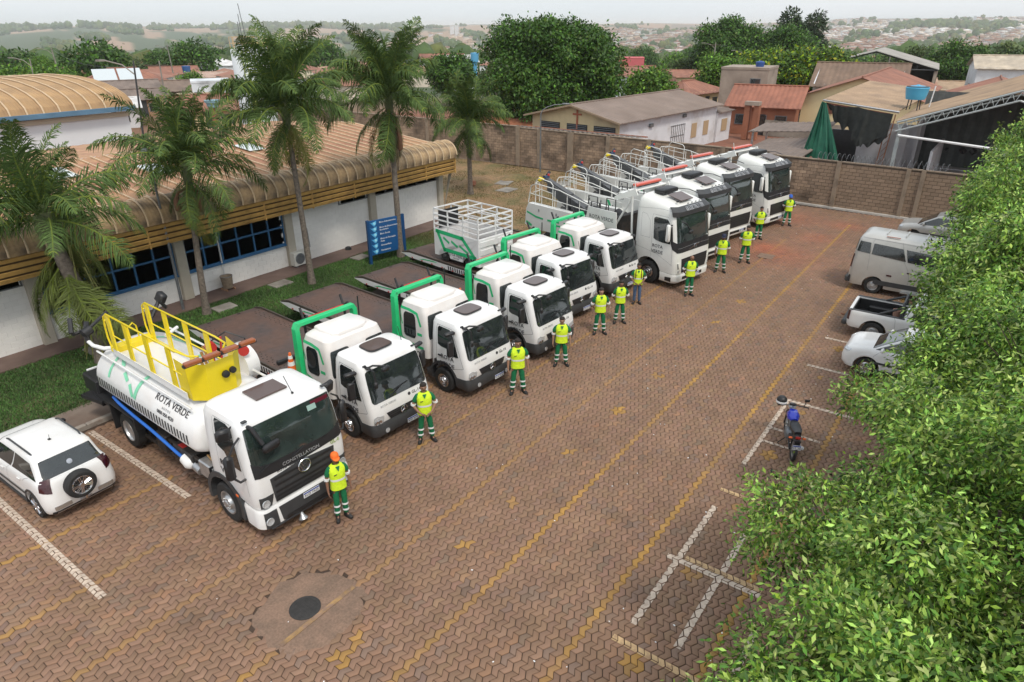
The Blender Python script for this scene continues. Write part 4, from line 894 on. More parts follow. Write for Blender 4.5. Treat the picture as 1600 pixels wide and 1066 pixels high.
# ================================================================ heavy crane truck (four of them)
def make_heavy():
    T = empty('crane_truck')
    c = MB()
    for s in (-.42, .42): c.box((s, 4.9, .85), (.1, 8., .28))
    for y in (1.45, 6.1, 7.45): c.box((0, y, .52), (1.7, .16, .18)); c.lathe((0, y, .52), (0,1,0), [(-.26,.02),(-.2,.2),(.2,.2),(.26,.02)], 10)
    c.lathe((-.85, 3.2, .72), (0,1,0), [(0,.01),(0,.3),(1.3,.3),(1.3,.01)], 16); c.lathe((.85, 3.2, .72), (0,1,0), [(0,.01),(0,.3),(1.3,.3),(1.3,.01)], 16)
    c.build('chassis', MT['chassis'], T, 40)
    for s in (-1, 1):
        wheel(T, s*1.08, 1.45, .51, .30, s, .60)
        for y in (6.1, 7.45): wheel(T, s*1.1, y, .51, .28, s, .60, dual=True)
    low = Shell([(.28,.30,.05,2.3,1.18,1.2,.25), (.36,.36,-.04,2.32,1.22,1.22,.28), (.60,.66,-.05,2.32,1.235,1.23,.28), (.66,.72,-.02,2.32,1.225,1.225,.26)])
    lo = low.build('lower_bumper', MT['whitev'], T, 35, 2)
    arch = lambda: MB().lathe((-1.5, 1.45, .53), (1,0,0), [(0,.66),(3.,.66)], 30)
    cut(lo, [arch(), MB().box((0,1.4,.4), (1.9,2.4,1.2))])
    cab = Shell([(.68,.74,.0,2.34,1.215,1.23,.26), (1.0,1.02,-.02,2.35,1.24,1.24,.28), (1.55,1.55,.0,2.35,1.245,1.245,.3), (1.95,1.97,.05,2.34,1.24,1.245,.32), (2.6,2.6,.16,2.33,1.22,1.24,.30), (3.0,3.05,.24,2.32,1.20,1.23,.28), (3.26,3.40,.34,2.30,1.17,1.21,.28), (3.40,3.62,.52,2.26,1.10,1.15,.28), (3.50,3.72,.75,2.18,.98,1.04,.26), (3.56,3.76,1.0,2.1,.8,.85,.25)])
    cb = cab.build('cab', MT['whitev'], T, 35, 2); cut(cb, [arch()])
    cab.panel('windscreen', MT['glassg'], T, (.02,.98), (3.05,5.6), .008, .05)
    cab.panel('windscreen_band', MT['black'], T, None, None, .012, pts=[(.0,2.15),(.0,3.12),(1.,3.12),(1.0,2.15)])
    for s in (0, 1):
        f = (lambda u: 1+u) if s else (lambda u: 4-u); o_ = 1 if s else -1; k = 1 if s else -1
        cab.panel('windscreen_corner', MT['black'], T, None, None, .010, pts=[(f(.0),2.2),(f(.12),2.5),(f(.16),3.05),(f(.16),4.2),(f(.1),4.2),(f(.09),3.12),(f(.0),3.12)][::o_])
        cab.panel('side_window', MT['glass'], T, None, None, .009, pts=[(f(.17),3.0),(f(.17),4.5),(f(.22),4.85),(f(.48),4.85),(f(.52),4.7),(f(.52),3.15),(f(.47),3.05),(f(.34),2.98)][::o_])
        for ln in ([(f(.15),1.1),(f(.13),2.4),(f(.14),4.6),(f(.2),5.1),(f(.54),5.1),(f(.56),4.7),(f(.56),1.3)], [(f(.6),3.1),(f(.6),4.3),(f(.68),4.9),(f(.78),5.0),(f(.8),4.8),(f(.8),3.1),(f(.6),3.1)], [(f(.13),1.1),(f(.45),1.75),(f(.95),2.1)], [(f(.0),6.15),(f(.3),6.1),(f(.97),5.4)]):
            cab.strip('panel_seam', MT['greym'], T, ln, .008, .003)
        b = MB(); x = k*1.42; b.box((x, .42, 2.45), (.16,.2,.72), (0,0,k*.25), ch=.05); b.build('side_mirror', MT['whitev'], T, 40)
        MB().box((x-k*.01,.53,2.45), (.12,.01,.62), (0,0,k*.25)).build('mirror_glass', MT['glass'], T); b = MB(); b.tube([(k*1.2,.4,2.75),(x,.42,2.78)], .03, 6); b.tube([(k*1.2,.4,2.12),(x,.42,2.12)], .03, 6); b.build('mirror_arm', MT['black'], T)
        for t_, dz in (('ROTA', .12), ('VERDE', -.12)): text(t_, .20, MT['ink'], T, (lambda a, b_, c, dz=dz: Vector((k*(1.252+c), 1.02+k*a, 1.62+dz+b_))))
        ptsh = [(f(.0),.25),(f(.0),1.15),(f(.06),1.5),(f(.085),1.35),(f(.08),.3)]
        fu = (lambda u: u) if s == 0 else (lambda u: 1-u)
        cab.panel('lamp_housing', MT['whitev'], T, None, None, .014, pts=([(fu(.02),.1),(fu(.0),1.35),(fu(.15),1.35),(fu(.16),.1)])[::-o_])
        cab.panel('headlight', MT['lamp'], T, None, None, .02, pts=([(fu(.06),.2),(fu(.05),.62),(fu(.13),.62),(fu(.13),.2)])[::-o_])
        cab.panel('daylight_strip', MT['greym'], T, None, None, .02, pts=([(fu(.05),.75),(fu(.03),1.3),(fu(.06),1.3),(fu(.10),.75)])[::-o_])
        low.panel('step_well', MT['black'], T, None, None, .006, pts=[(f(.15),.7),(f(.15),1.75),(f(.27),1.6),(f(.27),.9)][::o_])
        st = MB(); st.box((k*1.2, 2.62, .75), (.06, .5, .9), ch=.02); st.build('side_skirt', MT['black'], T)
    # grille
    cab.panel('grille', MT['black'], T, None, None, .012, pts=[(.20,.15),(.17,1.62),(.83,1.62),(.80,.15)])
    for j in range(8): v = .28+j*.17; cab.strip('grille_slat', MT['dgrey'], T, [(.20-.003*j, v), (.80+.003*j, v)], .03, .03)
    b = MB(); p0 = cab.pt(.33, 2.3, .03); p1 = cab.pt(.67, 2.75, .03); b.tube([p0, p1], .012, 4); q = cab.pt(.5, 2.5, .035); b.tube([(q.x+.09*cos(a*pi/9), q.y, q.z+.09*sin(a*pi/9)) for a in range(19)], .014, 5); b.build('ring_badge', MT['chrome'], T)
    cab.strip('chrome_line', MT['silverink'], T, [(.04,2.62),(.5,2.72),(.96,2.62)], .012, .02)
    # sun visor with lettering
    v = MB(); us = [.985+.0, .0]; A = []
    ul = [3.93+j*.01 for j in range(8)]+[j*.04 for j in range(26)]+[1.0+j*.01 for j in range(8)]
    r1 = [[cab.pt(u, 5.25, .10) for u in ul], [cab.pt(u, 5.9, .17) for u in ul], [cab.pt(u, 6.75, .12) for u in ul], [cab.pt(u, 7.0, .02) for u in ul], [cab.pt(u, 5.3, .02) for u in ul]]
    for i in range(5):
        a, c = r1[i], r1[(i+1) % 5]
        for j in range(len(ul)-1): v.add([a[j], a[j+1], c[j+1], c[j]], [(0,1,2,3)])
    v.build('sun_visor', MT['dgrey'], T, 40)
    text('GLOBETROTTER', .17, MT['silverink'], T, (lambda a, b_, c: cab.pt(.5+a/2.7, 6.1+b_/.24, .178+c)))
    b = MB(); [b.tube([cab.pt(u, 3.02, .03), cab.pt(u+.13, 3.28, .03)], .014, 5) or b.tube([cab.pt(u+.02, 3.2, .03), cab.pt(u+.3, 3.3, .03)], .012, 4) for u in (.12, .42, .64)]; b.build('wiper', MT['black'], T)
    b = MB(); p = cab.pt(.13, 4.75, .1); b.tube([p, p+Vector((.05,-.2,-.05)), p+Vector((.25,-.3,-.35))], .03, 6); b.box(p+Vector((.28,-.3,-.42)), (.28,.12,.18), (.3,0,0), ch=.05); b.build('front_mirror', MT['black'], T, 40)
    MB().slab([(-.42,.62,3.575),(.42,.62,3.575),(.46,1.28,3.735),(-.46,1.28,3.735)], (0,0,.03)).build('roof_hatch', MT['hatch'], T)
    b = MB(); b.loft([[(x*k_, 1.72+(y-1.72)*k_, z) for x, y in ((-.5,1.45),(.5,1.45),(.55,1.62),(.55,1.85),(.45,2.0),(-.45,2.0),(-.55,1.85),(-.55,1.62))] for z, k_ in ((3.74,.95),(3.80,1.),(3.88,.98),(3.92,.85))]); b.build('roof_cooler', MT['black'], T, 40)
    MB().tube([(.55,2.0,3.8),(.95,1.2,3.78),(1.02,.8,3.68)], .02, 5).build('cable_duct', MT['dgrey'], T)
    for x in (-.62,): MB().box((x,.66,3.6), (.12,.1,.08), ch=.02).build('roof_horn', MT['black'], T)
    for x in (-.1,.2,.5,.8): MB().box((x*.9,.50,3.47), (.07,.05,.03)).build('marker_lamp', MT['dgrey'], T)
    # support gantry and beacon bar
    g = MB()
    for s in (-1, 1):
        g.tube([(s*1.0,2.55,.9),(s*1.0,2.72,3.7)], .05, 6); g.tube([(s*1.0,3.9,1.5),(s*1.0,2.7,3.5)], .045, 6); g.slab([(s*1.12,2.3,3.66),(s*1.12,3.55,3.25),(s*1.12,3.55,3.42),(s*1.12,2.45,3.92)][::s], (s*.05,0,0))
    g.box((0,2.72,3.78), (2.3,.35,.07), ch=.02); g.box((0,3.2,3.6), (2.3,.3,.05)); g.build('gantry', MT['whitev'], T, 30)
    lbar = MB().box((0,2.72,3.98), (1.75,.24,.11), ch=.03).build('beacon_bar', MT['redbar'], T, 30); MB().box((0,2.72,3.9), (1.5,.16,.06)).build('beacon_base', MT['dgrey'], lbar)
    MB().tube([(-.95,2.6,3.9),(-1.1,2.6,4.3)], .02, 5).build('aerial', MT['whitev'], T)
    # tow body
    for s in (-1, 1):
        x = s*1.24; prof = [(3.55,1.05),(3.55,1.5),(4.6,1.55),(4.7,2.05),(5.1,2.2),(8.95,2.2),(9.1,1.9),(9.2,1.1),(8.6,.95),(8.35,1.15),(7.95,1.3),(7.45,1.35),(6.1,1.35),(5.6,1.3),(5.25,1.1),(5.1,.95),(3.6,.95)]
        side = MB(); bm = bmesh.new(); vs = [bm.verts.new((x, y, z)) for y, z in prof]; f = bm.faces.new(vs); r = bmesh.ops.triangulate(bm, faces=[f]); bm.verts.index_update(); V = [q.co.copy() for q in bm.verts]; Fs = [[q.index for q in w.verts] for w in bm.faces]; bm.free(); n = len(prof)
        side.add(V, Fs); side.add([q-Vector((s*.3,0,0)) for q in V], Fs); side.add([(x,)+p for p in prof]+[(x-s*.3,)+p for p in prof], [(a,(a+1)%n,n+(a+1)%n,n+a) for a in range(n)])
        so = side.build('body_side', MT['whitev'], T)
        bd = MB().slab([(x+s*.012,3.2,1.3),(x+s*.012,3.3,2.75),(x+s*.012,4.95,2.75),(x+s*.012,5.2,1.45),(x+s*.012,5.2,1.3)][::s], (s*.04,0,0)).build('name_board', MT['whitev'], T)
        fn = lambda z0, y0: (lambda a, b_, c: Vector((x+s*(.053+c), y0+s*a, z0+b_)))
        text('ROTA VERDE', .24, MT['ink'], bd, fn(2.35,4.15)); text('A U T O S', .1, MT['ink'], bd, fn(2.12,4.15)); text('0800 050 4520', .13, MT['ink'], bd, fn(1.93,4.15))
        def rb(p, w):
            b = MB()
            for i in range(len(p)-1):
                a, c = Vector((x+s*.006,)+p[i]), Vector((x+s*.006,)+p[i+1]); t = (c-a).normalized(); q = Vector((1,0,0)).cross(t)*w/2; b.add([a-q,c-q,c+q,a+q], [(0,1,2,3)])
            b.build('livery_stripe', MT[LIV], so)
        rb([(9.05,1.75),(8.4,1.6),(7.9,1.57)], .09); rb([(7.6,1.57),(6.8,1.6)], .09); rb([(6.5,1.62),(6.0,1.65)], .09); rb([(5.3,1.35),(5.75,2.15)], .14); rb([(9.1,1.25),(8.7,1.1)], .12); rb([(7.3,1.42),(6.2,1.42)], .08)
        for y in (8.2, 7., 6.2, 5.4): MB().box((x+s*.01, y, 1.95-.1*(y < 6)), (.02,.06,.12)).build('latch', MT['greym'], so)
        for y in (6.1, 7.45): MB().lathe((x-s*.15,y,.51), (s,0,0), [(0,.6),(.02,.6),(.02,.58)], 24) 
        MB().box((x-s*.2, 6.8, .98), (.3, 2.6, .05)).build('mudguard', MT['black'], T)
        # white tube railing
        rl = MB(); z0, z1 = 2.2, 3.15; xr = s*1.15
        rl.tube([(xr,5.0,2.75),(xr,6.9,3.12),(xr,8.5,3.2),(xr,8.85,3.05),(xr,9.05,2.2)], .024, 6); rl.tube([(xr,5.0,2.48),(xr,8.95,2.68)], .02, 5)
        for y in (5.6, 6.4, 7.2, 8.1): rl.tube([(xr,y,2.2),(xr,y,2.86+.12*(y-5.6))], .018, 5)
        rl.tube([(xr,7.35,2.2),(xr,7.35,3.3),(xr,7.5,3.42),(xr,8.3,3.5),(xr,8.5,3.35),(xr,8.55,2.2)], .022, 6); rl.tube([(xr,7.35,2.9),(xr,8.55,3.0)], .016, 5)
        rl.tube([(xr,8.55,3.2),(s*.75,8.8,3.2),(s*.62,8.8,3.08),(s*.62,8.8,2.2)], .022, 6); rl.tube([(xr,8.7,2.75),(s*.62,8.8,2.75)], .018, 5); rl.tube([(s*.9,8.8,2.2),(s*.9,8.8,3.2)], .018, 5)
        rl.build('tube_railing', MT['whitev'], T, 60)
    b = MB(); b.box((0,6.9,1.4), (1.9,4.2,.12)); b.box((0,3.7,1.6), (2.1,.25,1.6)); b.build('body_floor', MT['chassis'], T)
    boom = MB(); boom.loft([[(x, 5.6, z) for x, z in ((-.3,1.5),(.3,1.5),(.3,2.1),(-.3,2.1))], [(x, 7.2, z) for x, z in ((-.27,2.05),(.27,2.05),(.27,2.65),(-.27,2.65))], [(x, 8.7, z) for x, z in ((-.2,2.7),(.2,2.7),(.2,3.15),(-.2,3.15))]]); boom.build('crane_boom', M('boom_grey', (.085,.088,.092), .5, .1, var=.2, scale=4), T, 30)
    bt = MB(); bt.loft([[(x, 7.2, z) for x, z in ((-.16,2.62),(.16,2.62),(.16,2.74),(-.16,2.74))], [(x, 9.05, z) for x, z in ((-.12,3.1),(.12,3.1),(.12,3.3),(-.12,3.3))]]); bt.build('boom_extension', bpy.data.materials['boom_grey'], T)
    mcy = MB()
    for k in range(9): mcy.box((random.uniform(-.8,.8), random.uniform(4.2,6.2), random.uniform(1.8,2.4)), (random.uniform(.2,.45),)*3, (random.random(),random.random(),random.random()), ch=.06)
    for k in range(5): mcy.lathe((random.uniform(-.8,.8), random.uniform(4.2,7.6), random.uniform(1.8,2.4)), (random.uniform(-1,1),random.uniform(-1,1),.3), [(-.2,.02),(-.2,.2),(.2,.2),(.2,.02)], 12)
    for k in range(6): x = random.uniform(-.9,.9); y = random.uniform(4.4,6.4); mcy.tube([(x,y,1.8),(x+.2,y+.2,2.6),(x-.1,y+.5,2.7),(x+.1,y+.7,2.0)], .03, 5)
    mcy.build('winch_gear', MT['black'], T, 40)
    hk = MB(); hk.tube([(-.2,8.95,3.2),(-.38,9.05,3.3),(-.5,9.0,3.2)], .055, 7); hk.lathe((-.42,9.0,3.22), (1,0,0), [(-.06,.02),(-.06,.09),(.06,.09),(.06,.02)], 10); hk.build('yellow_hook', MT['yellow'], T, 40)
    MB().lathe((.02,9.0,3.25), (1,0,0), [(-.14,.02),(-.14,.12),(.14,.12),(.14,.02)], 12).build('blue_pulley', M('pulley_blue', (.02,.05,.11), .5), T, 40)
    MB().lathe((.1,8.9,3.4), (0,0,1), [(-.04,.06),(.03,.06),(.06,.02)], 12).build('red_beacon', MT['red'], T, 40); MB().tube([(.3,9.2,3.3),(.55,9.3,3.42)], .08, 7).build('arm_stub', MT['black'], T)
    MB().box((-.1,-.055,.5), (1.4,.02,.12)).build('lower_intake', MT['black'], T); plate(T, -.075, .5, 'RVC 4F18', .2)
    return T
HV = make_heavy(); tag(HV, None, 'tow truck', 'heavy crane tow trucks at the far end of the row')
for k, ((x, y), a, lab) in enumerate([((26.75,9.92),-12,'tall white crane tow truck directly beside the five smaller rollback trucks'),((30.45,10.3),-13,'tall white crane tow truck second from the small trucks, name board hidden'),((34.5,10.6),-14,'tall white crane tow truck third from the small trucks, between two like it'),((38.35,9.75),-13,'tall white crane tow truck nearest the far block wall')]):
    o = HV if k == 0 else copy_tree(HV); o.location = (x, y, 0); o.rotation_euler.z = radians(a); o['label'] = lab
    if k == 1: o['label'] = 'tall white crane tow truck standing second after the small rollback trucks'
# ================================================================ tank truck with yellow basket
def make_tank():
    T = empty('tank_truck', (7.22, 10.98, 0), radians(-2.5), 'white tank truck with yellow basket and railings on top and blue hose on its side', 'truck')
    c = MB()
    for s in (-.42, .42): c.box((s, 4.5, .85), (.1, 8., .26))
    for y in (1.33, 6.15): c.box((0, y, .5), (1.7, .16, .18)); c.lathe((0, y, .5), (0,1,0), [(-.24,.02),(-.2,.2),(.2,.2),(.24,.02)], 10)
    c.box((-1.02,3.2,.55), (.06,1.9,.06)); c.box((-1.02,3.2,.95), (.06,1.9,.06)); [c.box((-1.02,y,.72), (.05,.05,.5)) for y in (2.3,2.9,3.5,4.1)]; c.box((-1.02,4.9,.5), (.06,1.4,.05))
    c.box((-.85,3.4,.8), (.5,.9,.4), ch=.03); c.box((-.9,4.5,.75), (.4,.5,.5), ch=.03); c.box((.9,3.6,.75), (.5,1.8,.5), ch=.03)
    for k in range(7): c.tube([(-1.0+.02*k,4.3+.1*sin(k),.95),(-1.06,4.4,.65),(-1.0,4.7+.05*k,.6),(-.95,4.9,.9)], .02, 5)
    c.build('chassis', MT['chassis'], T, 40)
    for s in (-1, 1): wheel(T, s*1.06, 1.33, .5, .28, s, .6, 'alum'); wheel(T, s*1.08, 6.15, .5, .26, s, .62, 'alum', dual=True)
    MB().box((-.9, 2.3, .86), (.42, .62, .42), ch=.03).build('fuel_tank', MT['alum'], T, 30); b = MB(); [b.tube([(-.95+.1*k,2.1,1.1),(-.9+.08*k,2.5,1.12)], .03, 6) for k in range(3)]; b.build('brass_valves', M('brass', (.5,.3,.12), .35, .8), T)
    red_ = MB(); red_.lathe((-.95,3.55,.85), (1,0,0), [(-.1,.02),(-.1,.2),(.06,.2),(.06,.02)], 14); red_.build('red_valve', MT['red'], T, 40)
    bump = Shell([(.30,.34,.05,.60,1.16,1.16,.18), (.38,.38,-.04,.70,1.21,1.21,.22), (.78,.8,-.04,.72,1.22,1.22,.22), (.84,.84,.0,.70,1.2,1.2,.2)])
    bo = bump.build('bumper', MT['white'], T, 35)
    cab = Shell([(.86,1.05,.04,1.82,1.18,1.18,.2), (1.1,1.12,.0,1.83,1.2,1.2,.22), (1.5,1.5,.0,1.83,1.21,1.21,.24), (1.78,1.8,.04,1.83,1.21,1.21,.25), (2.4,2.4,.18,1.82,1.17,1.18,.22), (2.74,2.76,.28,1.80,1.13,1.14,.2), (2.86,2.88,.36,1.76,1.07,1.08,.2), (2.92,2.94,.5,1.68,.95,.96,.2), (2.94,2.96,.75,1.5,.7,.7,.2)])
    cb = cab.build('cab', MT['white'], T, 35, 2); cut(cb, [MB().lathe((-1.4,1.33,.5), (1,0,0), [(0,.64),(2.8,.64)], 28)]); cut(bo, [MB().lathe((-1.4,1.33,.5), (1,0,0), [(0,.64),(2.8,.64)], 28)])
    for s in (-1, 1):
        b = MB(); P = [(1.33-.74*cos(radians(a)), .56+.74*sin(radians(a))) for a in range(-15, 196, 14)]; Q = [(1.33-.62*cos(radians(a)), .56+.62*sin(radians(a))) for a in range(-15, 196, 14)]
        for i in range(len(P)-1): b.slab([(s*1.23,)+P[i],(s*1.23,)+P[i+1],(s*1.23,)+Q[i+1],(s*1.23,)+Q[i]][::s], (-s*.25,0,0))
        b.build('wheel_arch', MT['dgrey'], T, 40); MB().box((s*1.245,.72,1.02), (.02,.09,.06), ch=.008).build('side_marker', MT['orange'], T)
        st = MB(); st.box((s*1.05,.42,.42), (.26,.5,.04)); st.box((s*1.05,.42,.78), (.24,.44,.04)); st.box((s*1.0,.7,.6), (.2,.04,.5)); st.build('cab_step', MT['black'], T)
        MB().box((s*1.0,2.02,.75), (.3,.03,.7)).build('mud_flap', MT['black'], T)
        if s == -1: b = MB(); b.box((s*1.08,6.83,.72), (.4,.03,.75)); b.box((s*1.1,6.15,1.12),(.32,1.4,.04)); b.box((s*1.1,5.48,.95),(.32,.04,.35)); b.build('rear_mudguard', MT['black'], T)
    cab.panel('windscreen', MT['glassg'], T, (.03,.97), (3.05,5.0), .01, .06)
    cab.panel('scuttle', MT['black'], T, None, None, .014, pts=[(.03,2.55),(.02,3.35),(.2,3.12),(.8,3.12),(.98,3.35),(.97,2.7),(.5,2.35)])
    text('CONSTELLATION', .115, MT['silverink'], T, (lambda a, b_, c: cab.pt(.5+a/2.72, 2.72+b_/.3, .018+c)))
    cab.panel('grille', MT['dgrey'], T, None, None, .014, pts=[(.24,.1),(.21,2.1),(.5,2.35),(.79,2.1),(.76,.1)])
    for j in range(5): v = .35+j*.4; cab.strip('grille_slat', MT['black'], T, [(.24, v), (.76, v)], .05, .028)
    text('ROTA VERDE', .085, MT['ink'], T, (lambda a, b_, c: cab.pt(.37+a/2.72, 2.42+b_/.3, .022+c))); text('GL-01', .12, M('olive_lettering', (.25,.36,.05), .5), T, (lambda a, b_, c: cab.pt(.82+a/2.72, 2.42+b_/.3, .022+c)))
    q = cab.pt(.5, 1.9, .05); b = MB(); b.tube([(q.x+.15*cos(a*pi/12), q.y, q.z+.15*sin(a*pi/12)) for a in range(25)], .018, 6)
    b.tube([(q.x-.08,q.y,q.z+.11),(q.x-.03,q.y,q.z-.0),(q.x,q.y,q.z+.06),(q.x+.03,q.y,q.z-.0),(q.x+.08,q.y,q.z+.11)], .011, 5); b.tube([(q.x-.12,q.y,q.z+.05),(q.x-.05,q.y,q.z-.12),(q.x,q.y,q.z-.02),(q.x+.05,q.y,q.z-.12),(q.x+.12,q.y,q.z+.05)], .011, 5); b.build('round_badge', MT['chrome'], T)
    MB().lathe((q.x,q.y+.02,q.z), (0,-1,0), [(0,.14),(.01,.14),(.01,.01)], 20).build('badge_disc', MT['dgrey'], T)
    for s in (0, 1):
        f = (lambda u: 1+u) if s else (lambda u: 4-u); k = 1 if s else -1; o_ = k; fu = (lambda u: u) if s == 0 else (lambda u: 1-u)
        cab.panel('side_window', MT['glass'], T, None, None, .009, pts=[(f(.2),3.0),(f(.26),4.8),(f(.36),5.0),(f(.6),5.),(f(.63),4.8),(f(.63),3.5),(f(.5),3.4),(f(.42),3.0)][::o_])
        for ln in ([(f(.17),1.2),(f(.17),3.2),(f(.27),5.15),(f(.66),5.15),(f(.68),4.7),(f(.68),2.)],): cab.strip('door_seam', MT['greym'], T, ln, .008, .003)
        for t_, dz in (('ROTA', .11), ('VERDE', -.11)): text(t_, .20, MT['ink'], T, (lambda a, b_, c, dz=dz: Vector((k*(1.218+c), .95+k*a, 1.58+dz+b_))))
        hb = MB(); p = bump.pt(fu(.14), 1.5, .012)
        bump.panel('lamp_surround', MT['dgrey'], T, None, None, .012, pts=([(fu(.05),.95),(fu(.05),2.05),(fu(.22),2.05),(fu(.23),.95)])[::-k]); cab.panel('lamp_surround', MT['dgrey'], T, None, None, .012, pts=([(fu(.03),.05),(fu(.02),1.15),(fu(.22),1.15),(fu(.2),.05)])[::-k])
        for sh_, v in ((bump, 1.45), (cab, .55)): p = sh_.pt(fu(.135), v, .02); MB().lathe(p, (0,-1,0), [(0,.095),(.02,.09),(.012,.06),(.0,.001)], 16).build('headlight', MT['lamp'], T, 40)
        b = MB(); b.box((k*1.45,.35,2.0), (.2,.14,.6), (0,0,k*.3), ch=.06); b.tube([(k*1.15,.3,2.62),(k*1.3,.3,2.5),(k*1.42,.35,2.25)], .022, 6); b.tube([(k*1.18,.25,1.65),(k*1.32,.27,1.62),(k*1.4,.33,1.72)], .028, 6); b.box((k*1.32,.62,2.62), (.3,.14,.3), (.2,0,k*.3), ch=.05); b.tube([(k*1.12,.6,2.75),(k*1.3,.62,2.66)], .02, 5); b.build('side_mirror', MT['black'], T, 40)
        MB().box((k*.98,.32,2.9), (.12,.08,.04), ch=.01).build('marker_lamp', MT['dgrey'], T)
    bump.panel('lower_grille', MT['dgrey'], T, None, None, .012, pts=[(.27,.5),(.24,2.1),(.76,2.1),(.73,.5)]); bump.panel('air_intake', MT['black'], T, None, None, .018, pts=[(.3,.7),(.29,1.25),(.71,1.25),(.70,.7)])
    plate(T, -.075, .72, 'RUZ 7A05', .05, .42); b = MB(); b.tube([(-1.0,-.02,.33),(1.,-.02,.33)], .03, 6); b.build('under_bar', MT['black'], T); MB().lathe((-.25,-.02,.32), (0,-.3,-1), [(0,.03),(.08,.05),(.16,.11),(.17,.02)], 10).build('spray_nozzle', MT['alum'], T, 40)
    b = MB(); [b.tube([cab.pt(u, 2.95, .03), cab.pt(u+.12, 3.15, .04)], .014, 5) or b.tube([cab.pt(u, 3.1, .04), cab.pt(u+.36, 3.25, .03)], .012, 4) for u in (.12, .42)]; b.build('wiper', MT['black'], T)
    p = cab.pt(.14, 5.2, .02); b = MB(); b.tube([p, p+Vector((.0,-.12,.02)), p+Vector((.1,-.3,-.35))], .045, 6); b.box(p+Vector((.25,-.34,-.45)), (.42,.14,.22), (.4,0,.1), ch=.05); b.build('front_mirror', MT['black'], T, 40)
    for a_ in (.5, .8): cab.panel('windscreen_sticker', M('pale_green_sticker', (.3,.45,.4), .5) if 'stk' not in MT else MT['stk'], T, None, None, .014, pts=[(.66,4.35),(.66,4.7),(.74,4.7),(.74,4.35)]); MT['stk'] = bpy.data.materials['pale_green_sticker']; break
    cab.panel('sunstrip', M('dark_red_sunstrip', (.10,.008,.02), .3), T, None, None, .0125, pts=[(.70,4.62),(.70,4.88),(.92,4.88),(.92,4.62)])
    MB().slab([(-.38,.78,2.955),(.38,.78,2.955),(.38,1.32,2.965),(-.38,1.32,2.965)], (0,0,.035)).build('roof_hatch', MT['hatch'], T)
    MB().tube([(.32,.5,2.93),(.24,.62,3.35)], .008, 4).build('aerial', MT['black'], T); MB().box((.32,.5,2.95), (.06,.06,.05), ch=.02).build('aerial_base', MT['black'], T)
    # tank: wide flattened barrel
    def tsec(t):   # t 0..1 around
        a = 2*pi*t; cx, cz = cos(a), sin(a); n = 2.3
        return (1.2*math.copysign(abs(cx)**(2/n), cx), 1.5+(.98 if cz > 0 else .34)*math.copysign(abs(cz)**(2/n), cz))
    tk = MB(); rings = []
    for y, k in ((2.28,.86),(2.34,.95),(2.46,1.),(7.4,1.),(7.55,.96),(7.62,.86)):
        rings.append([(x*k, y, 1.86+(z-1.86)*k) for x, z in [tsec(j/48) for j in range(48)]])
    tko = tk.build if False else None; tk.loft(rings); tank = tk.build('tank', MT['white'], T, 35)
    for y in (3.5, 6.3): MB().box((0, y, 1.2), (1.9, .2, .34)).build('tank_cradle', MT['black'], T)
    def tp(side, y, s_, off=.012):   # s_: height parameter metres along the side, 0 at mid height
        a = max(.002, s_*.85+.62); n = 2.3; cx, cz = cos(a), sin(a); x = 1.2*abs(cx)**(2/n); z = 1.5+.98*abs(cz)**(2/n)
        nx, nz = x/1.2**2, (z-1.5)/.98**2; l = sqrt(nx*nx+nz*nz); return Vector((side*(x+nx/l*off), y, z+nz/l*off))
    for s in (-1, 1):
        for k in range(34):
            y = 2.62+k*.142; b = MB(); lo_, hi_ = -.72, -.50
            for j in range(2): a0 = lo_+(hi_-lo_)*j/2; a1 = lo_+(hi_-lo_)*(j+1)/2; b.add([tp(s,y+.02*j,a0),tp(s,y+.065+.02*j,a0),tp(s,y+.065+.02*(j+1),a1),tp(s,y+.02*(j+1),a1)], [(0,1,2,3)])
            b.build('stripe', MT['ink'], tank)
        def rbn(pts, w):
            b = MB(); P = []
            for i in range(len(pts)-1):
                for j in range(6): P.append((pts[i][0]+(pts[i+1][0]-pts[i][0])*j/6, pts[i][1]+(pts[i+1][1]-pts[i][1])*j/6))
            P.append(pts[-1])
            for i in range(len(P)-1):
                d = Vector((P[i+1][0]-P[i][0], P[i+1][1]-P[i][1])).normalized(); nx, ny = -d.y*w/2, d.x*w/2
                b.add([tp(s,P[i][0]-nx,P[i][1]-ny),tp(s,P[i+1][0]-nx,P[i+1][1]-ny),tp(s,P[i+1][0]+nx,P[i+1][1]+ny),tp(s,P[i][0]+nx,P[i][1]+ny)], [(0,1,2,3)])
            b.build('livery_stripe', M('pale_green_livery', (.22,.66,.42), .35, coat=.3) if 'pg' not in MT else MT['pg'], tank); MT['pg'] = bpy.data.materials['pale_green_livery']
        rbn([(6.9,.85),(6.75,.3),(6.7,-.3)], .1); rbn([(6.6,.5),(6.25,.22)], .13); rbn([(6.05,.1),(5.75,-.08)], .12); rbn([(5.6,-.12),(5.35,-.42)], .13); rbn([(4.9,.75),(5.15,.1),(5.25,-.45)], .13)
        text('ROTA VERDE', .26, MT['ink'], tank, (lambda a, b_, c: tp(s, 3.55+s*a, .02+b_*1.1, .012+c))); text('A U T O S', .09, MT['silverink'], tank, (lambda a, b_, c: tp(s, 3.7+s*a, -.19+b_*1.1, .012+c)))
        text('0800 050 4520', .13, MT['ink'], tank, (lambda a, b_, c: tp(s, 3.7+s*a, -.34+b_*1.1, .012+c)))
        b = MB(); b.tube([(s*.98,2.6,2.36),(s*.98,7.5,2.36)], .03, 6); b.build('hand_rail', MT['white'], T)
    for x in (0,): MB().box((-.36,4.9,2.5), (.9,4.2,.03)).build('walkway', MT['white'], T)
    # railings
    rl = MB(); zt = 3.62
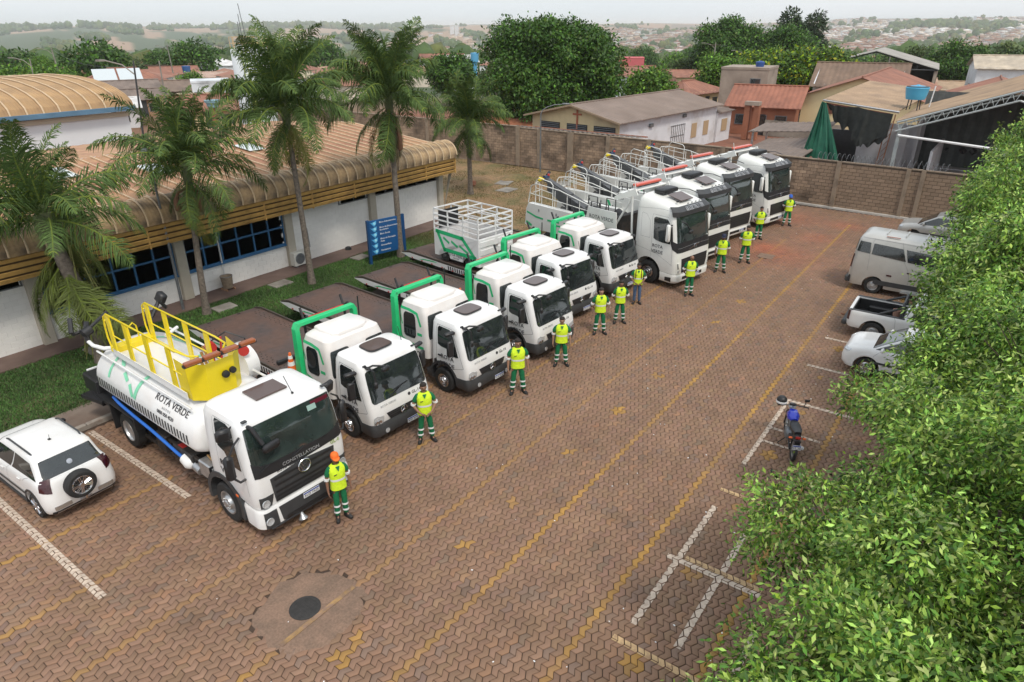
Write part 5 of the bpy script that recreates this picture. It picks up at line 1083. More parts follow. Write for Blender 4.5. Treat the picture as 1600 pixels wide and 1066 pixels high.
    def post(x, y, z0, z1, w=.2): rl.slab([(x-.02,y-w/2,z0),(x+.02,y-w/2,z0),(x+.02,y+w/2,z0),(x-.02,y+w/2,z0)], (0,0,z1-z0))
    for x in (-.84, .14):
        for y in (6.55, 5.6, 4.55): post(x, y, 2.5, zt-.03)
        post(x, 3.45, 2.5, zt-.03) if x < 0 else post(x, 3.55, 2.5, zt-.03)
        rl.tube([(x,6.85,3.2),(x,6.8,3.5),(x,6.6,zt),(x,3.1,zt),(x*.9-.03,2.6,zt),(x*.6-.14,2.42,zt)], .024, 6); rl.tube([(x,6.55,3.06),(x,3.0,3.06)], .02, 5); rl.tube([(x,6.6,2.6),(x,3.1,2.6)], .015, 4)
        rl.tube([(x,6.75,2.55),(x,6.88,2.9),(x,6.86,3.3),(x,6.75,3.42)], .022, 6)
    rl.tube([(-.3,6.9,2.5),(-.3,6.95,2.95),(-.15,6.95,3.05),(-.08,6.95,2.95),(-.08,6.9,2.5)], .02, 6); rl.build('yellow_railing', MT['yellow'], T, 60)
    MB().box((-.35,6.72,2.58), (1.0,.3,.18), ch=.01).build('yellow_step', MT['yellow'], T); MB().slab([(-.88,2.9,2.45),(-.86,6.7,2.45),(-.86,6.7,2.63),(-.88,2.9,2.63)], (.02,0,0)).build('kick_plate', MT['white'], T)
    # basket: open faceted tub
    bk = MB(); A = [(-.86,3.2),(-.86,2.75),(-.56,2.40),(.12,2.40),(.40,2.66),(.44,3.2)]; ZT = [3.42,3.40,3.38,3.38,3.42,3.5]; 
    for i in range(len(A)-1):
        a, c = A[i], A[i+1]; k = .93; m0 = -.3*(1-k); bk.slab([(a[0]*k+m0,a[1]+.03,2.45),(c[0]*k+m0,c[1]+.03,2.45),(c[0],c[1],ZT[i+1]),(a[0],a[1],ZT[i])], ((0, .02, 0)))
    bk.build('basket', MT['yellow'], T); MB().poly([(x*.93-.021,y+.03,2.53) for x, y in A]).build('basket_floor', MT['greym'], T)
    lb_ = MB(); lb_.box((-.2,2.30,3.56), (1.75,.1,.06)); lo = lb_.build('beacon_rail', MT['black'], T)
    for k in range(4): MB().box((-.86+k*.44,2.285,3.60), (.38,.15,.09), ch=.02).build('beacon_lens', MT['amber'], lo, 30)
    b = MB(); b.lathe((-.15,2.38,3.0), (0,-1,0), [(0,.09),(.06,.085),(.08,.05),(.08,.01)], 14); b.lathe((.03,2.38,3.04), (0,-1,0), [(0,.08),(.06,.075),(.06,.01)], 14); b.build('work_lamp', MT['black'], T, 40)
    # hoses, reel, valves on top
    wd = MB(); wd.lathe((.95,3.7,2.45), (1,.15,0), [(-.18,.02),(-.18,.5),(.18,.5),(.18,.02)], 24); wd.build('hose_drum', MT['white'], T, 30)
    b = MB()
    for x, y in ((.45,4.1),(.85,3.3)): b.lathe((x,y,2.95), (.3,1,0), [(-.1,.02),(-.1,.13),(.1,.13),(.1,.02)], 12)
    b.tube([(.45,4.1,2.5),(.45,4.1,3.1)], .05, 7); b.tube([(.5,3.8,2.5),(.55,3.7,3.3)], .03, 5); b.build('red_valve', MT['red'], T, 40)
    b = MB(); [b.tube([(-.1+.2*k,3.3+.3*k,2.5),(-.15+.2*k,3.5+.3*k,3.05)], .035, 6) for k in range(3)]; b.build('brass_lance', bpy.data.materials['brass'], T)
    b = MB(); b.tube([(.5,4.1,3.1),(.8,3.9,3.3),(1.1,3.6,3.1),(1.2,3.5,2.6)], .02, 6); b.build('black_hose', MT['black'], T)
    b = MB(); b.tube([(-1.1,6.9,1.22),(-1.19,6.3,1.26),(-1.21,5.4,1.2),(-1.2,4.6,1.12),(-1.18,4.0,1.0),(-1.15,3.6,.88),(-1.12,3.35,.8)], .042, 8); b.build('blue_hose', MT['blue'], T, 60)
    MB().lathe((-1.08,3.18,.76), (0,-1,-.3), [(-.2,.06),(-.14,.15),(.1,.16),(.2,.09),(.22,.02)], 14).build('wrapped_nozzle', MT['white'], T, 40); MB().lathe((-1.02,2.95,.7), (0,-1,-.2), [(0,.12),(.25,.12),(.27,.02)], 12).build('pump_head', MT['alum'], T, 40)
    # rear: cannon, pipes, tail
    b = MB(); b.tube([(-.5,7.0,2.45),(-.9,7.2,2.5),(-1.0,7.6,2.5),(-1.0,7.9,2.55)], .055, 8); b.build('white_pipe', MT['white'], T, 60); MB().tube([(.5,6.7,2.5),(.95,6.9,2.55)], .05, 8).build('white_pipe', MT['white'], T, 60)
    b = MB(); b.tube([(-1.0,7.9,2.5),(-1.0,7.9,2.75),(-.85,8.1,3.0)], .07, 7); b.tube([(-1.25,8.15,2.75),(-.85,8.0,2.85),(-.35,7.9,3.2)], .05, 6); b.tube([(-1.3,8.0,2.85),(-1.15,8.3,3.15)], .06, 6); b.lathe((-.95,7.95,2.8), (1,.2,.3), [(-.16,.02),(-.12,.13),(.12,.13),(.16,.02)], 10); b.build('water_cannon', MT['black'], T, 40)
    b = MB(); b.tube([(.5,7.3,2.9),(.85,7.5,3.2),(1.0,7.6,3.35)], .05, 6); b.box((.95,7.5,3.3), (.22,.3,.3), (.4,.3,.2), ch=.05); b.tube([(.9,7.5,3.2),(1.1,7.7,2.9)], .05, 6); b.tube([(.2,7.0,2.5),(.5,7.3,2.9)], .04, 6); b.build('rear_cannon', MT['black'], T, 40)
    b = MB(); b.box((0,8.25,1.15), (2.3,.9,.5), ch=.04); b.box((0,8.0,.7), (2.2,.12,.3)); b.box((-1.0,7.4,.95), (.4,1.2,.12)); b.box((-1.2,7.9,.9), (.3,.9,.1), (0,0,.2)); b.build('rear_platform', MT['black'], T, 30)
    MB().box((0,8.73,1.25), (2.0,.05,.35), (0,0,0), ch=.01).build('tail_board', MT['white'], T); MB().box((-.8,8.72,1.0), (.4,.06,.14)).build('tail_lamp', MT['tail'], T); cone(T, -.2, 7.9, 1.45, 1)
    return T
TANK = make_tank()
# ================================================================ cars. local y runs backward from the nose
def arches(o, pos, r, w=2.4, z=None):
    cut(o, [MB().lathe((-w/2, y, z or r), (1,0,0), [(0,r+.07),(w,r+.07)], 26) for y in pos])
def make_hatch(name, label, white, long_=3.85, hw=.81, H=1.52, spare=False, simple=False):
    T = empty(name); T['label'] = label; T['category'] = 'car'
    y1 = long_
    body = Shell([(.22,.26,.12,y1-.06,hw-.05,hw-.05,.2), (.34,.34,.02,y1-.0,hw-.02,hw-.02,.24), (.52,.52,.0,y1+.02,hw,hw,.25), (.74,.80,.04,y1-.02,hw-.005,hw-.01,.27), (.86,1.0,.16,y1-.07,hw-.04,hw-.03,.28), (.92,1.08,.40,y1-.12,hw-.10,hw-.07,.27)])
    bo = body.build('body', MT[white], T, 40, 2); wy = (.78, y1-.66); arches(bo, wy, .31)
    cut(bo, [MB().box((0, y1/2, .1), (2.2, y1+.5, .22))])
    g = Shell([(.90,1.05,.80,y1-.14,hw-.08,hw-.06,.16), (1.12,1.14,1.12,y1-.24,hw-.12,hw-.11,.15), (H-.09,H-.08,1.62,y1-.42,hw-.19,hw-.18,.15), (H-.03,H-.03,1.78,y1-.47,hw-.24,hw-.23,.16), (H,H-.01,2.0,y1-.6,hw-.36,hw-.34,.18)])
    g.build('cabin', MT[white], T, 35, 2)
    g.panel('windscreen', MT['glass'], T, (.06,.94), (.15,1.95), .008, .05)
    g.panel('rear_window', MT['glass'], T, (2.06,2.94), (.42,1.95), .01, .05)
    for s in (0, 1):
        f = (lambda u: 1+u) if s else (lambda u: 4-u); o_ = 1 if s else -1; k = o_
        g.panel('side_window', MT['glass'], T, None, None, .008, pts=[(f(.05),.2),(f(.15),1.85),(f(.48),1.88),(f(.48),.25)][::o_])
        g.panel('side_window', MT['glass'], T, None, None, .008, pts=[(f(.50),.25),(f(.50),1.88),(f(.80),1.80),(f(.84),.35)][::o_])
        for ln in ([(f(.28),1.2),(f(.30),4.8)], [(f(.52),1.2),(f(.52),4.8)], [(f(.70),3.6),(f(.76),4.8)]): body.strip('door_seam', MT['greym'], T, ln, .007, .004)
        body.strip('side_moulding', MT['dgrey'], T, [(f(.30),2.1),(f(.70),2.1)], .07, .012)
        for u in (.47, .66): p = body.pt(f(u), 3.6, .02); MB().box(p, (.03,.14,.035), ch=.01).build('door_handle', MT[white], T)
        sl = MB(); sl.box((k*(hw-.02), y1/2, .28), (.06, y1-2.1, .1), ch=.02); sl.build('side_sill', MT['black'], T)
        for y in wy:
            b = MB(); P = [(y-.39*cos(radians(a)), .31+.39*sin(radians(a))) for a in range(0, 181, 15)]
            for i in range(len(P)-1):
                q0 = (y+(P[i][0]-y)*1.14, .31+(P[i][1]-.31)*1.14); q1 = (y+(P[i+1][0]-y)*1.14, .31+(P[i+1][1]-.31)*1.14)
                b.slab([(k*(hw+.005),)+P[i],(k*(hw+.005),)+P[i+1],(k*(hw+.005),)+q1,(k*(hw+.005),)+q0][::-k], (-k*.12,0,0))
            b.build('wheel_arch', MT['black' if spare else white], T, 40); wheel(T, k*(hw-.10), y, .31, .19, k, .68, 'chrome', spokes=7 if spare else 0)
        m = MB(); m.box((k*(hw+.06), 1.15, 1.02), (.2,.11,.13), ch=.04); m.build('side_mirror', MT['black' if spare else white], T, 40)
        tl = body.panel('tail_lamp', MT['tail'], T, None, None, .012, pts=([(2+ (.89 if s==0 else .11),3.0),(2+(.89 if s==0 else .11),5.4),(2+(1.04 if s==0 else -.04),5.2),(2+(1.08 if s==0 else -.08),3.3)])[::o_])
        fu = (lambda u: u) if s == 0 else (lambda u: 1-u)
        body.panel('headlight', MT['lamp'], T, None, None, .012, pts=([(fu(-.1),3.0),(fu(-.08),3.6),(fu(.12),3.6),(fu(.2),2.8)])[::-o_])
        rr_ = MB(); rr_.tube([(k*(hw-.27),1.9,H-.02),(k*(hw-.26),2.05,H+.035),(k*(hw-.26),y1-.85,H+.02),(k*(hw-.28),y1-.7,H-.04)], .02, 6); rr_.build('roof_rail', MT['dgrey'], T, 50)
    body.panel('grille', MT['black'], T, (.3,.7), (1.2,2.4), .01, .1)
    for ln in ([(.1,4.4),(.14,5.0)], [(.9,4.4),(.86,5.)]): body.strip('bonnet_seam', MT['greym'], T, ln, .006, .005)
    body.panel('bumper_trim', MT['black'], T, (2.02,2.98), (.1,1.0), .012, .1)
    plate(T, y1+.02, .72, 'OLQ-3728', 0, .4, True)
    MB().tube([(.0,y1-1.05,H-.01),(.0,y1-1.0,H+.14)], .006, 4).build('aerial', MT['black'], T); MB().box((.0,y1-1.05,H), (.06,.08,.03), ch=.01).build('aerial_base', MT['black'], T)
    if spare:
        t = MB(); c = (.06, y1+.13, .84); t.lathe(c, (0,1,0), [(-.11,.2),(-.11,.29),(-.07,.33),(.07,.33),(.11,.29),(.11,.225),(.09,.21)], 30); so = t.build('spare_wheel', MT['tyre'], T, 40)
        b = MB(); b.lathe(c, (0,1,0), [(.08,.222),(.115,.222),(.10,.19),(.05,.18),(.05,.01)], 28)
        for k in range(9):
            a = 2*pi*k/9
            for da in (-.1,.1): b.tube([(c[0]+.05*cos(a+da*3), c[1]+.10, c[2]+.05*sin(a+da*3)), (c[0]+.20*cos(a+da), c[1]+.11, c[2]+.20*sin(a+da))], .014, 5)
        b.lathe(c, (0,1,0), [(.06,.06),(.13,.055),(.13,.01)], 12); b.build('alloy_rim', MT['chrome'], so, 40)
        body.panel('silver_trim', MT['alum'], T, (2.08,2.32), (1.15,1.75), .014, .1); body.panel('silver_trim', MT['alum'], T, (2.68,2.92), (1.15,1.75), .014, .1); body.strip('silver_lip', MT['alum'], T, [(2.1,.5),(2.9,.5)], .06, .02)
        b = MB(); b.tube([(-.12,y1,.36),(.12,y1+.02,.36)], .03, 6); b.lathe((0,y1+.06,.36), (0,0,1), [(0,.025),(.06,.03),(.09,.028),(.1,.01)], 10); b.build('tow_ball', MT['chrome'], T, 50)
        q = g.pt(2.5, 1.3, .02); MB().lathe(q, (0,1,.5), [(0,.065),(.012,.06),(.014,.01)], 20).build('round_badge', MT['chrome'], T, 40)
    return T
fx = make_hatch('hatchback_car', 'white compact hatchback with a spare wheel on its tailgate at the left edge', 'white', 3.85, .80, 1.55, True)
fx.location = (4.27, 19.27, 0); fx.rotation_euler.z = radians(181.5)
h2_ = make_hatch('hatchback_car', 'white hatchback half hidden under the right hand tree, nose toward the lane', 'white', 3.9, .82, 1.5)
h2_.location = (22.75, 2.92, 0); h2_.rotation_euler.z = radians(180-1)
h2_.rotation_euler.z = radians(180); h2_.rotation_euler.z += 0
# nose points to +Y: local y runs backward so rotate by 180 degrees for cars facing +Y
sc = make_hatch('silver_car', 'pale silver car behind the van, mostly hidden by the tree', 'silver', 4.1, .86, 1.5); sc.location = (40.0, 3.9, 0); sc.rotation_euler.z = radians(178)
# ---------------------------------------------------------------- passenger van
def make_van():
    T = empty('passenger_van', (31.0, -1.35, 0), radians(0), 'silver high roof passenger van with dark side windows parked beside the white pickup', 'van')
    L_ = 5.75; b0 = Shell([(.24,.28,.1,L_-.05,.93,.95,.2), (.45,.45,.0,L_+.02,.98,.98,.22), (.9,.9,.05,L_,.99,1.0,.22), (1.05,1.32,.35,L_-.02,.97,.99,.22), (1.3,1.7,.95,L_-.07,.95,.96,.2), (1.85,2.12,1.35,L_-.13,.90,.91,.2), (2.2,2.3,1.7,L_-.2,.84,.85,.22), (2.3,2.38,2.0,L_-.3,.72,.74,.22), (2.34,2.41,2.4,L_-.5,.5,.5,.2)])
    bo = b0.build('body', MT['silver'], T, 35, 2); arches(bo, (1.0, 4.75), .34)
    b0.panel('windscreen', MT['glass'], T, (.04,.96), (3.1,5.6), .01, .05)
    for s in (0, 1):
        f = (lambda u: 1+u) if s else (lambda u: 4-u); o_ = 1 if s else -1; k = o_
        for a, c in ((.10,.30),(.32,.56),(.57,.77),(.78,.965)): b0.panel('side_window', MT['glass'], T, None, None, .012, pts=[(f(a),4.02),(f(a+.01),5.05),(f(c),5.05),(f(c),4.02)][::o_])
        b0.strip('rub_strip', MT['dgrey'], T, [(f(.28),1.15),(f(.74),1.15)], .2, .014); b0.strip('rub_strip', MT['dgrey'], T, [(f(.92),1.1),(f(1.0),1.1)], .3, .016)
        for ln in ([(f(.31),1.),(f(.31),5.3)], [(f(.58),1.),(f(.58),6.)], [(f(.78),2.2),(f(.78),6.)], [(f(.05),5.85),(f(.97),5.85)]): b0.strip('panel_seam', MT['greym'], T, ln, .008, .005)
        for a, v in ((.56,2.6),(.5,.6),(.66,1.9)): b0.panel('door_catch', MT['tail'], T, None, None, .016, pts=[(f(a),v),(f(a),v+.15),(f(a+.025),v+.15),(f(a+.025),v)][::o_])
        b0.panel('tail_lamp', MT['tail'], T, None, None, .014, pts=([(2+(1.0 if s==0 else 0),2.2),(2+(1.0 if s==0 else 0),3.6),(2+(.92 if s==0 else .08),3.6),(2+(.9 if s==0 else .1),2.2)])[::-o_])
        for y in (1.0, 4.75): wheel(T, k*.86, y, .34, .21, k, .6, 'alum')
        b = MB(); b.box((k*1.15,1.1,1.45), (.2,.12,.34), ch=.05); b.build('side_mirror', MT['black'], T, 40)
        if s == 0: MB().box((-1.02,2.9,.3), (.22,1.6,.04)).build('side_step', MT['alum'], T)
    b0.panel('rear_window', MT['glass'], T, (2.08,2.47), (4.05,5.2), .012, .08); b0.panel('rear_window', MT['glass'], T, (2.53,2.92), (4.05,5.2), .012, .08)
    MB().box((0,L_+.02,.45), (1.9,.16,.26), ch=.05).build('rear_bumper', MT['dgrey'], T, 30); b0.strip('door_seam', MT['greym'], T, [(2.5,.8),(2.5,5.6)], .01, .008)
    for y in (2.6,3.3,4.,4.7): MB().box((0,y,2.43), (.9,.04,.015)).build('roof_bead', MT['silver'], T)
    for y in (2.4,4.4): MB().box((-.74,y,2.4), (.05,.5,.02)).build('roof_groove', M('faded_red_tape', (.4,.15,.1), .6) if 'frt' not in MT else MT['frt'], T); MT['frt'] = bpy.data.materials['faded_red_tape']
    return T
van = make_van()
def make_pickup():
    T = empty('pickup_truck', (25.75, -1.55, 0), radians(1), 'white pickup truck with open black lined bed, parked between van and hatchback', 'pickup')
    L_ = 4.95
    lo = Shell([(.36,.42,.05,L_-.04,.80,.82,.2), (.52,.5,.0,L_,.85,.85,.22), (.8,.78,.03,L_,.86,.86,.22), (.95,1.0,.15,L_-.02,.85,.85,.2), (1.02,1.05,.3,L_-.03,.81,.83,.18)])
    bo = lo.build('body', MT['white'], T, 35, 2); arches(bo, (.9, 4.05), .37); cut(bo, [MB().box((0, 4.02, 1.0), (1.42, 1.62, .84))])
    cb = Shell([(1.0,1.04,1.05,3.15,.80,.82,.15), (1.2,1.2,1.3,3.12,.77,.78,.15), (1.58,1.58,1.8,2.95,.66,.68,.15), (1.66,1.66,2.0,2.85,.55,.57,.15)]); cb.build('cabin', MT['white'], T, 35, 2)
    cb.panel('windscreen', MT['glass'], T, (.06,.94), (.2,1.95), .01, .05); cb.panel('rear_window', MT['glass'], T, (2.1,2.9), (.4,1.85), .01, .1)
    for s in (0, 1):
        f = (lambda u: 1+u) if s else (lambda u: 4-u); o_ = 1 if s else -1; k = o_
        for a, c in ((.12,.5),(.53,.86)): cb.panel('side_window', MT['glass'], T, None, None, .01, pts=[(f(a),.3),(f(a+.05),1.85),(f(c),1.85),(f(c),.3)][::o_])
        for y in (.9, 4.05): wheel(T, k*.76, y, .36, .22, k, .6, 'alum')
        for u in (.3,.5,.64): lo.strip('door_seam', MT['greym'], T, [(f(u),1.),(f(u),4.)], .007, .005)
        lo.panel('tail_lamp', MT['tail'], T, None, None, .014, pts=([(2+(1.03 if s==0 else -.03),1.6),(2+(1.03 if s==0 else -.03),3.2),(2+(.93 if s==0 else .07),3.2),(2+(.93 if s==0 else .07),1.6)])[::-o_])
        MB().box((k*.78,4.03,1.055), (.1,1.72,.035), ch=.01).build('bed_rail_cap', MT['dgrey'], T)
    b = MB(); b.box((0,4.02,.6), (1.4,1.6,.03)); b.box((-.70,4.02,.8), (.03,1.6,.4)); b.box((.70,4.02,.8), (.03,1.6,.4)); b.box((0,4.82,.8), (1.4,.03,.4)); b.box((0,3.24,.8), (1.4,.03,.4)); b.box((-.6,4.05,.72), (.2,.8,.22), ch=.04); b.box((.6,4.05,.72), (.2,.8,.22), ch=.04); b.build('bed_liner', MT['black'], T)
    b = MB(); 
    for s in (-1, 1): b.tube([(s*.76,3.3,1.05),(s*.70,3.3,1.42),(s*.5,3.3,1.5)], .05, 6); b.tube([(s*.70,3.35,1.38),(s*.76,3.95,1.07)], .045, 6)
    b.tube([(-.5,3.3,1.5),(.5,3.3,1.5)], .05, 6); b.build('sports_bar', MT['dgrey'], T, 50)
    MB().box((0,L_+.06,.5), (1.5,.18,.18), ch=.04).build('rear_bumper', MT['dgrey'], T, 30); MB().tube([(.0,L_+.1,.5),(0,L_+.3,.52)], .04, 6).build('tow_hitch', M('rust', (.2,.09,.05), .8), T)
    b = MB(); b.lathe((.2,3.5,.75), (0,0,1), [(0,.12),(.25,.15),(.25,.13),(.02,.1)], 12); b.build('bucket', M('clay_bucket', (.45,.25,.18), .7), T)
    return T
make_pickup()
# ---------------------------------------------------------------- motorcycle, y forward here
def make_moto():
    T = empty('motorcycle', (16.55, 2.95, 0), radians(-68), 'blue and black motorcycle standing in the small parking bay by the tree', 'motorcycle')
    def rim(y, n_):
        b = MB(); b.tube([(0, y+.27*cos(a*pi/14), .30+.27*sin(a*pi/14)) for a in range(29)], .045, 8); o = b.build(n_, MT['tyre'], T, 50)
        c = MB(); c.tube([(0, y+.215*cos(a*pi/12), .30+.215*sin(a*pi/12)) for a in range(25)], .016, 5); [c.tube([(0,y,.3),(0,y+.21*cos(a),.3+.21*sin(a))], .012, 4) for a in [k*2*pi/6 for k in range(6)]]; c.lathe((0,y,.3), (1,0,0), [(-.06,.02),(-.06,.06),(.06,.06),(.06,.02)], 10); c.build('rim', MT['alum'], o, 50)
    rim(-.65, 'rear_wheel'); rim(.65, 'front_wheel')
    b = MB(); [b.tube([(s*.09,.65,.3),(s*.09,.42,.85)], .022, 6) for s in (-1,1)]; b.tube([(0,.38,.8),(0,-.1,.62),(0,-.35,.4)], .03, 6); b.tube([(0,.3,.6),(0,.2,.3),(0,-.2,.28)], .025, 6); [b.tube([(s*.08,-.2,.35),(s*.1,-.65,.3)], .025, 6) for s in (-1,1)]; b.build('frame', MT['black'], T, 50)
    b = MB(); b.box((0,.02,.38), (.3,.36,.3), ch=.06); b.lathe((0,.1,.5), (0,.4,1), [(0,.09),(.2,.09),(.22,.02)], 10); b.build('engine', MT['greym'], T, 40)
    b = MB(); b.tube([(.12,.1,.3),(.16,-.3,.28),(.17,-.75,.42)], [.03,.04,.05], 8); b.build('exhaust', MT['chrome'], T, 50)
    b = MB(); b.loft([[(x*w,y,.84+z*h) for x,z in ((-1,-.5),(-1,.3),(-.6,1),(.6,1),(1,.3),(1,-.5))] for y,w,h in ((.36,.09,.08),(.25,.15,.12),(.05,.15,.11),(-.12,.08,.05))]); b.build('fuel_tank', MT['mb'], T, 50)
    b = MB(); b.loft([[(x*w,y,z0+z*.05) for x,z in ((-1,-1),(-1,.5),(-.6,1),(.6,1),(1,.5),(1,-1))] for y,w,z0 in ((-.08,.08,.80),(-.3,.13,.80),(-.6,.12,.84),(-.8,.08,.86))]); b.build('seat', MT['black'], T, 50)
    b = MB(); b.box((0,-.82,.78), (.16,.16,.14), ch=.04); b.box((0,-.9,.6), (.14,.04,.3), (.3,0,0)); b.build('tail_fairing', MT['black'], T, 40); plate(T, -.97, .55, 'KDT 2E81', 0, .2); MB().box((0,-.905,.8), (.12,.02,.06)).build('tail_lamp', MT['red'], T)
    for s in (-1,1): MB().box((s*.16,-.82,.74), (.09,.05,.05), ch=.015).build('indicator', MT['orange'], T)
    b = MB(); b.tube([(-.38,.30,1.02),(-.15,.40,1.0),(.15,.40,1.0),(.38,.30,1.02)], .016, 6); [b.tube([(s*.26,.34,1.01),(s*.30,.36,1.18)], .01, 5) for s in (-1,1)]; b.build('handlebar', MT['black'], T, 50)
    for s in (-1,1): MB().box((s*.32,.36,1.2), (.13,.03,.08), ch=.02).build('mirror', MT['black'], T, 40)
    b = MB(); b.lathe((0,.50,.92), (0,1,-.2), [(-.1,.03),(-.06,.09),(.04,.1),(.06,.09),(.065,.01)], 14); b.build('headlamp', MT['lamp'], T, 40); b = MB(); b.lathe((0,.42,1.0), (0,.3,1), [(0,.09),(.04,.09),(.045,.01)], 12); b.build('gauge', MT['black'], T)
    b = MB(); [b.tube([(0,y+.34*cos(radians(a)),.3+.34*sin(radians(a))) for a in range(a0,a1,12)], .05, 6) for y,a0,a1 in ((.65,30,150),(-.65,60,170))]; b.build('mudguard', MT['black'], T, 50); MB().tube([(-.1,0,.25),(-.28,.05,.01)], .014, 5).build('side_stand', MT['black'], T)
    return T
MT['mb'] = M('motorcycle_blue', (.01,.03,.45), .2, coat=.6)
mo = make_moto()
hm = MB(); hm.lathe((0,0,0), (0,0,1), [(-.12,.09),(-.1,.12),(-.02,.14),(.06,.125),(.11,.08),(.125,.01)], 18); he = hm.build('helmet', MT['black'], None, 60)
c_, s_ = cos(mo.rotation_euler.z), sin(mo.rotation_euler.z); lx, ly = -.30, .40; he.location = (16.55+lx*c_-ly*s_, 2.95+lx*s_+ly*c_, 1.12)
tag(he, 'black and white helmet hanging on the motorcycle handlebar', 'helmet'); MB().lathe((0,0,0), (0,0,1), [(-.06,.138),(-.02,.145),(0,.14)], 18).build('white_band', MT['whiteink'], he)
# ================================================================ people
def skin_mesh(name, verts, edges, mat, root=0, sub=1, branch=.6):
    me = bpy.data.meshes.new(name); me.from_pydata([v[:3] for v in verts], edges, []); o = bpy.data.objects.new(name, me); COL.objects.link(o)
    md = o.modifiers.new('skin', 'SKIN'); md.use_smooth_shade = True; md.branch_smoothing = branch
    for i, v in enumerate(verts):
        r = v[3]; o.data.skin_vertices[0].data[i].radius = (r, v[4] if len(v) > 4 else r); o.data.skin_vertices[0].data[i].use_root = (i == root)
    s = o.modifiers.new('sub', 'SUBSURF'); s.levels = sub; s.render_levels = sub
    dg = bpy.context.evaluated_depsgraph_get(); dg.update(); out = bpy.data.meshes.new_from_object(o.evaluated_get(dg)); out.name = name
    out.materials.clear(); out.materials.append(mat); out.shade_smooth(); bpy.data.objects.remove(o); return out
def person_meshes(pose):
    """person faces -y. pose: arms 'side' / 'back' / 'front', legs wide or narrow"""
    arms, wide, turn = pose; V = []; E = []
    def v(x, y, z, r, r2=None): V.append((x, y, z, r) if r2 is None else (x, y, z, r, r2)); return len(V)-1
    def e(a, b): E.append((a, b))
    pel = v(0,0,.95,.13); wa = v(0,-.01,1.10,.125); ch = v(0,-.01,1.30,.135); nb = v(0,0,1.46,.058); nk = v(0,-.012,1.52,.055); hd = v(0,-.02,1.60,.082,.092); ht = v(0,-.012,1.68,.075,.085); hc = v(0,-.005,1.715,.045)
    for a, b in ((pel,wa),(wa,ch),(ch,nb),(nb,nk),(nk,hd),(hd,ht),(ht,hc)): e(a, b)
    ns_ = v(0,-.115,1.605,.014); e(hd, ns_)
    for s in (-1, 1):
        er = v(s*.088,0,1.615,.018); e(hd, er)
    hands = []
    for s in (-1, 1):
        sh = v(s*.175,0,1.40,.065); e(ch, sh)
        if arms == 'back': el = (s*.29,.06,1.13); wr = (s*.20,.17,.93); hn = (s*.13,.20,.88)
        elif arms == 'front': el = (s*.30,-.0,1.13); wr = (s*.16,-.19,.98); hn = (s*.08,-.22,.94)
        else: el = (s*.255,.02,1.13); wr = (s*.275,-.05,.88); hn = (s*.275,-.075,.80)
        a1 = v(s*.225,.01,1.30,.055); e(sh, a1); a2 = v(*el,.043); e(a1, a2); m_ = v(*[(el[i]*.5+wr[i]*.5) for i in range(3)],.04); e(a2, m_); a3 = v(*wr,.029); e(m_, a3); a4 = v(*hn,.035,.022); e(a3, a4)
        d = (Vector(hn)-Vector(wr)).normalized(); sd_ = Vector((0,1,0)) if arms == 'side' else Vector((0,0,1)); sd_ = (sd_-d*sd_.dot(d)).normalized(); cu = d.cross(sd_)*(-s if arms == 'side' else (1 if arms == 'back' else -1)*s)
        for k, (o_, L_) in enumerate(((-.028,.062),(-.009,.072),(.010,.068),(.028,.055))):
            b = Vector(hn)+d*.03+sd_*o_; f1 = v(*b,.0095); e(a4, f1); f2 = v(*(b+d*L_*.6+cu*.012),.0085); e(f1, f2); f3 = v(*(b+d*L_*.95+cu*.035),.0075); e(f2, f3)
        t = Vector(hn)-d*.02-sd_*.03; t1 = v(*t,.011); e(a4, t1); t2 = v(*(t-sd_*.02+d*.035),.0095); e(t1, t2)
    wd_ = .16 if wide else .11; legs = []
    for s in (-1, 1):
        hp = v(s*.085,0,.88,.088); e(pel, hp); kn = v(s*(.085+(wd_-.085)*.5),-.015,.49,.058); e(hp, kn); cf = v(s*(.085+(wd_-.085)*.75),.01,.33,.052); e(kn, cf); an = v(s*wd_,.02,.10,.036); e(cf, an); ft = v(s*(wd_+.03),-.10,.045,.036); e(an, ft)
        legs.append((hp, kn, cf, an, ft))
    body = skin_mesh('person_body', V, E, MT['skin'], 0, 1)
    # trousers
    tv = [(0,.0,.96,.135,.125),(0,0,.90,.12,.115)]; te = [(0,1)]
    for s in (-1, 1):
        b = len(tv); tv += [(s*.09,0,.84,.098),(s*(.085+(wd_-.085)*.5),-.012,.49,.076),(s*(.085+(wd_-.085)*.75),.008,.30,.070),(s*wd_,.02,.09,.068)]; te += [(1,b),(b,b+1),(b+1,b+2),(b+2,b+3)]
    trous = lambda m: skin_mesh('trousers', tv, te, m, 0, 1)
    # shirt with sleeves
    sv = [(0,-.005,1.02,.15,.12),(0,-.01,1.28,.155,.13),(0,0,1.42,.115,.09),(0,0,1.47,.066)]; se = [(0,1),(1,2),(2,3)]
    for s in (-1, 1):
        el = {'back': (s*.265,.035,1.19), 'front': (s*.27,.005,1.19), 'side': (s*.248,.015,1.19)}[arms]
        b = len(sv); sv += [(s*.17,0,1.41,.078),(s*.228,.01,1.30,.074),(*el,.068)]; se += [(2,b),(b,b+1),(b+1,b+2)]
    shirt = skin_mesh('shirt', sv, se, MT['dgreen'], 0, 1)
    cuffs = MB()
    for s in (-1, 1):
        el = Vector({'back': (s*.265,.035,1.19), 'front': (s*.27,.005,1.19), 'side': (s*.248,.015,1.19)}[arms]); d = (Vector((s*.228,.01,1.30))-el).normalized()
        cuffs.tube([el-d*.075, el-d*.02], [.064,.071], 12)
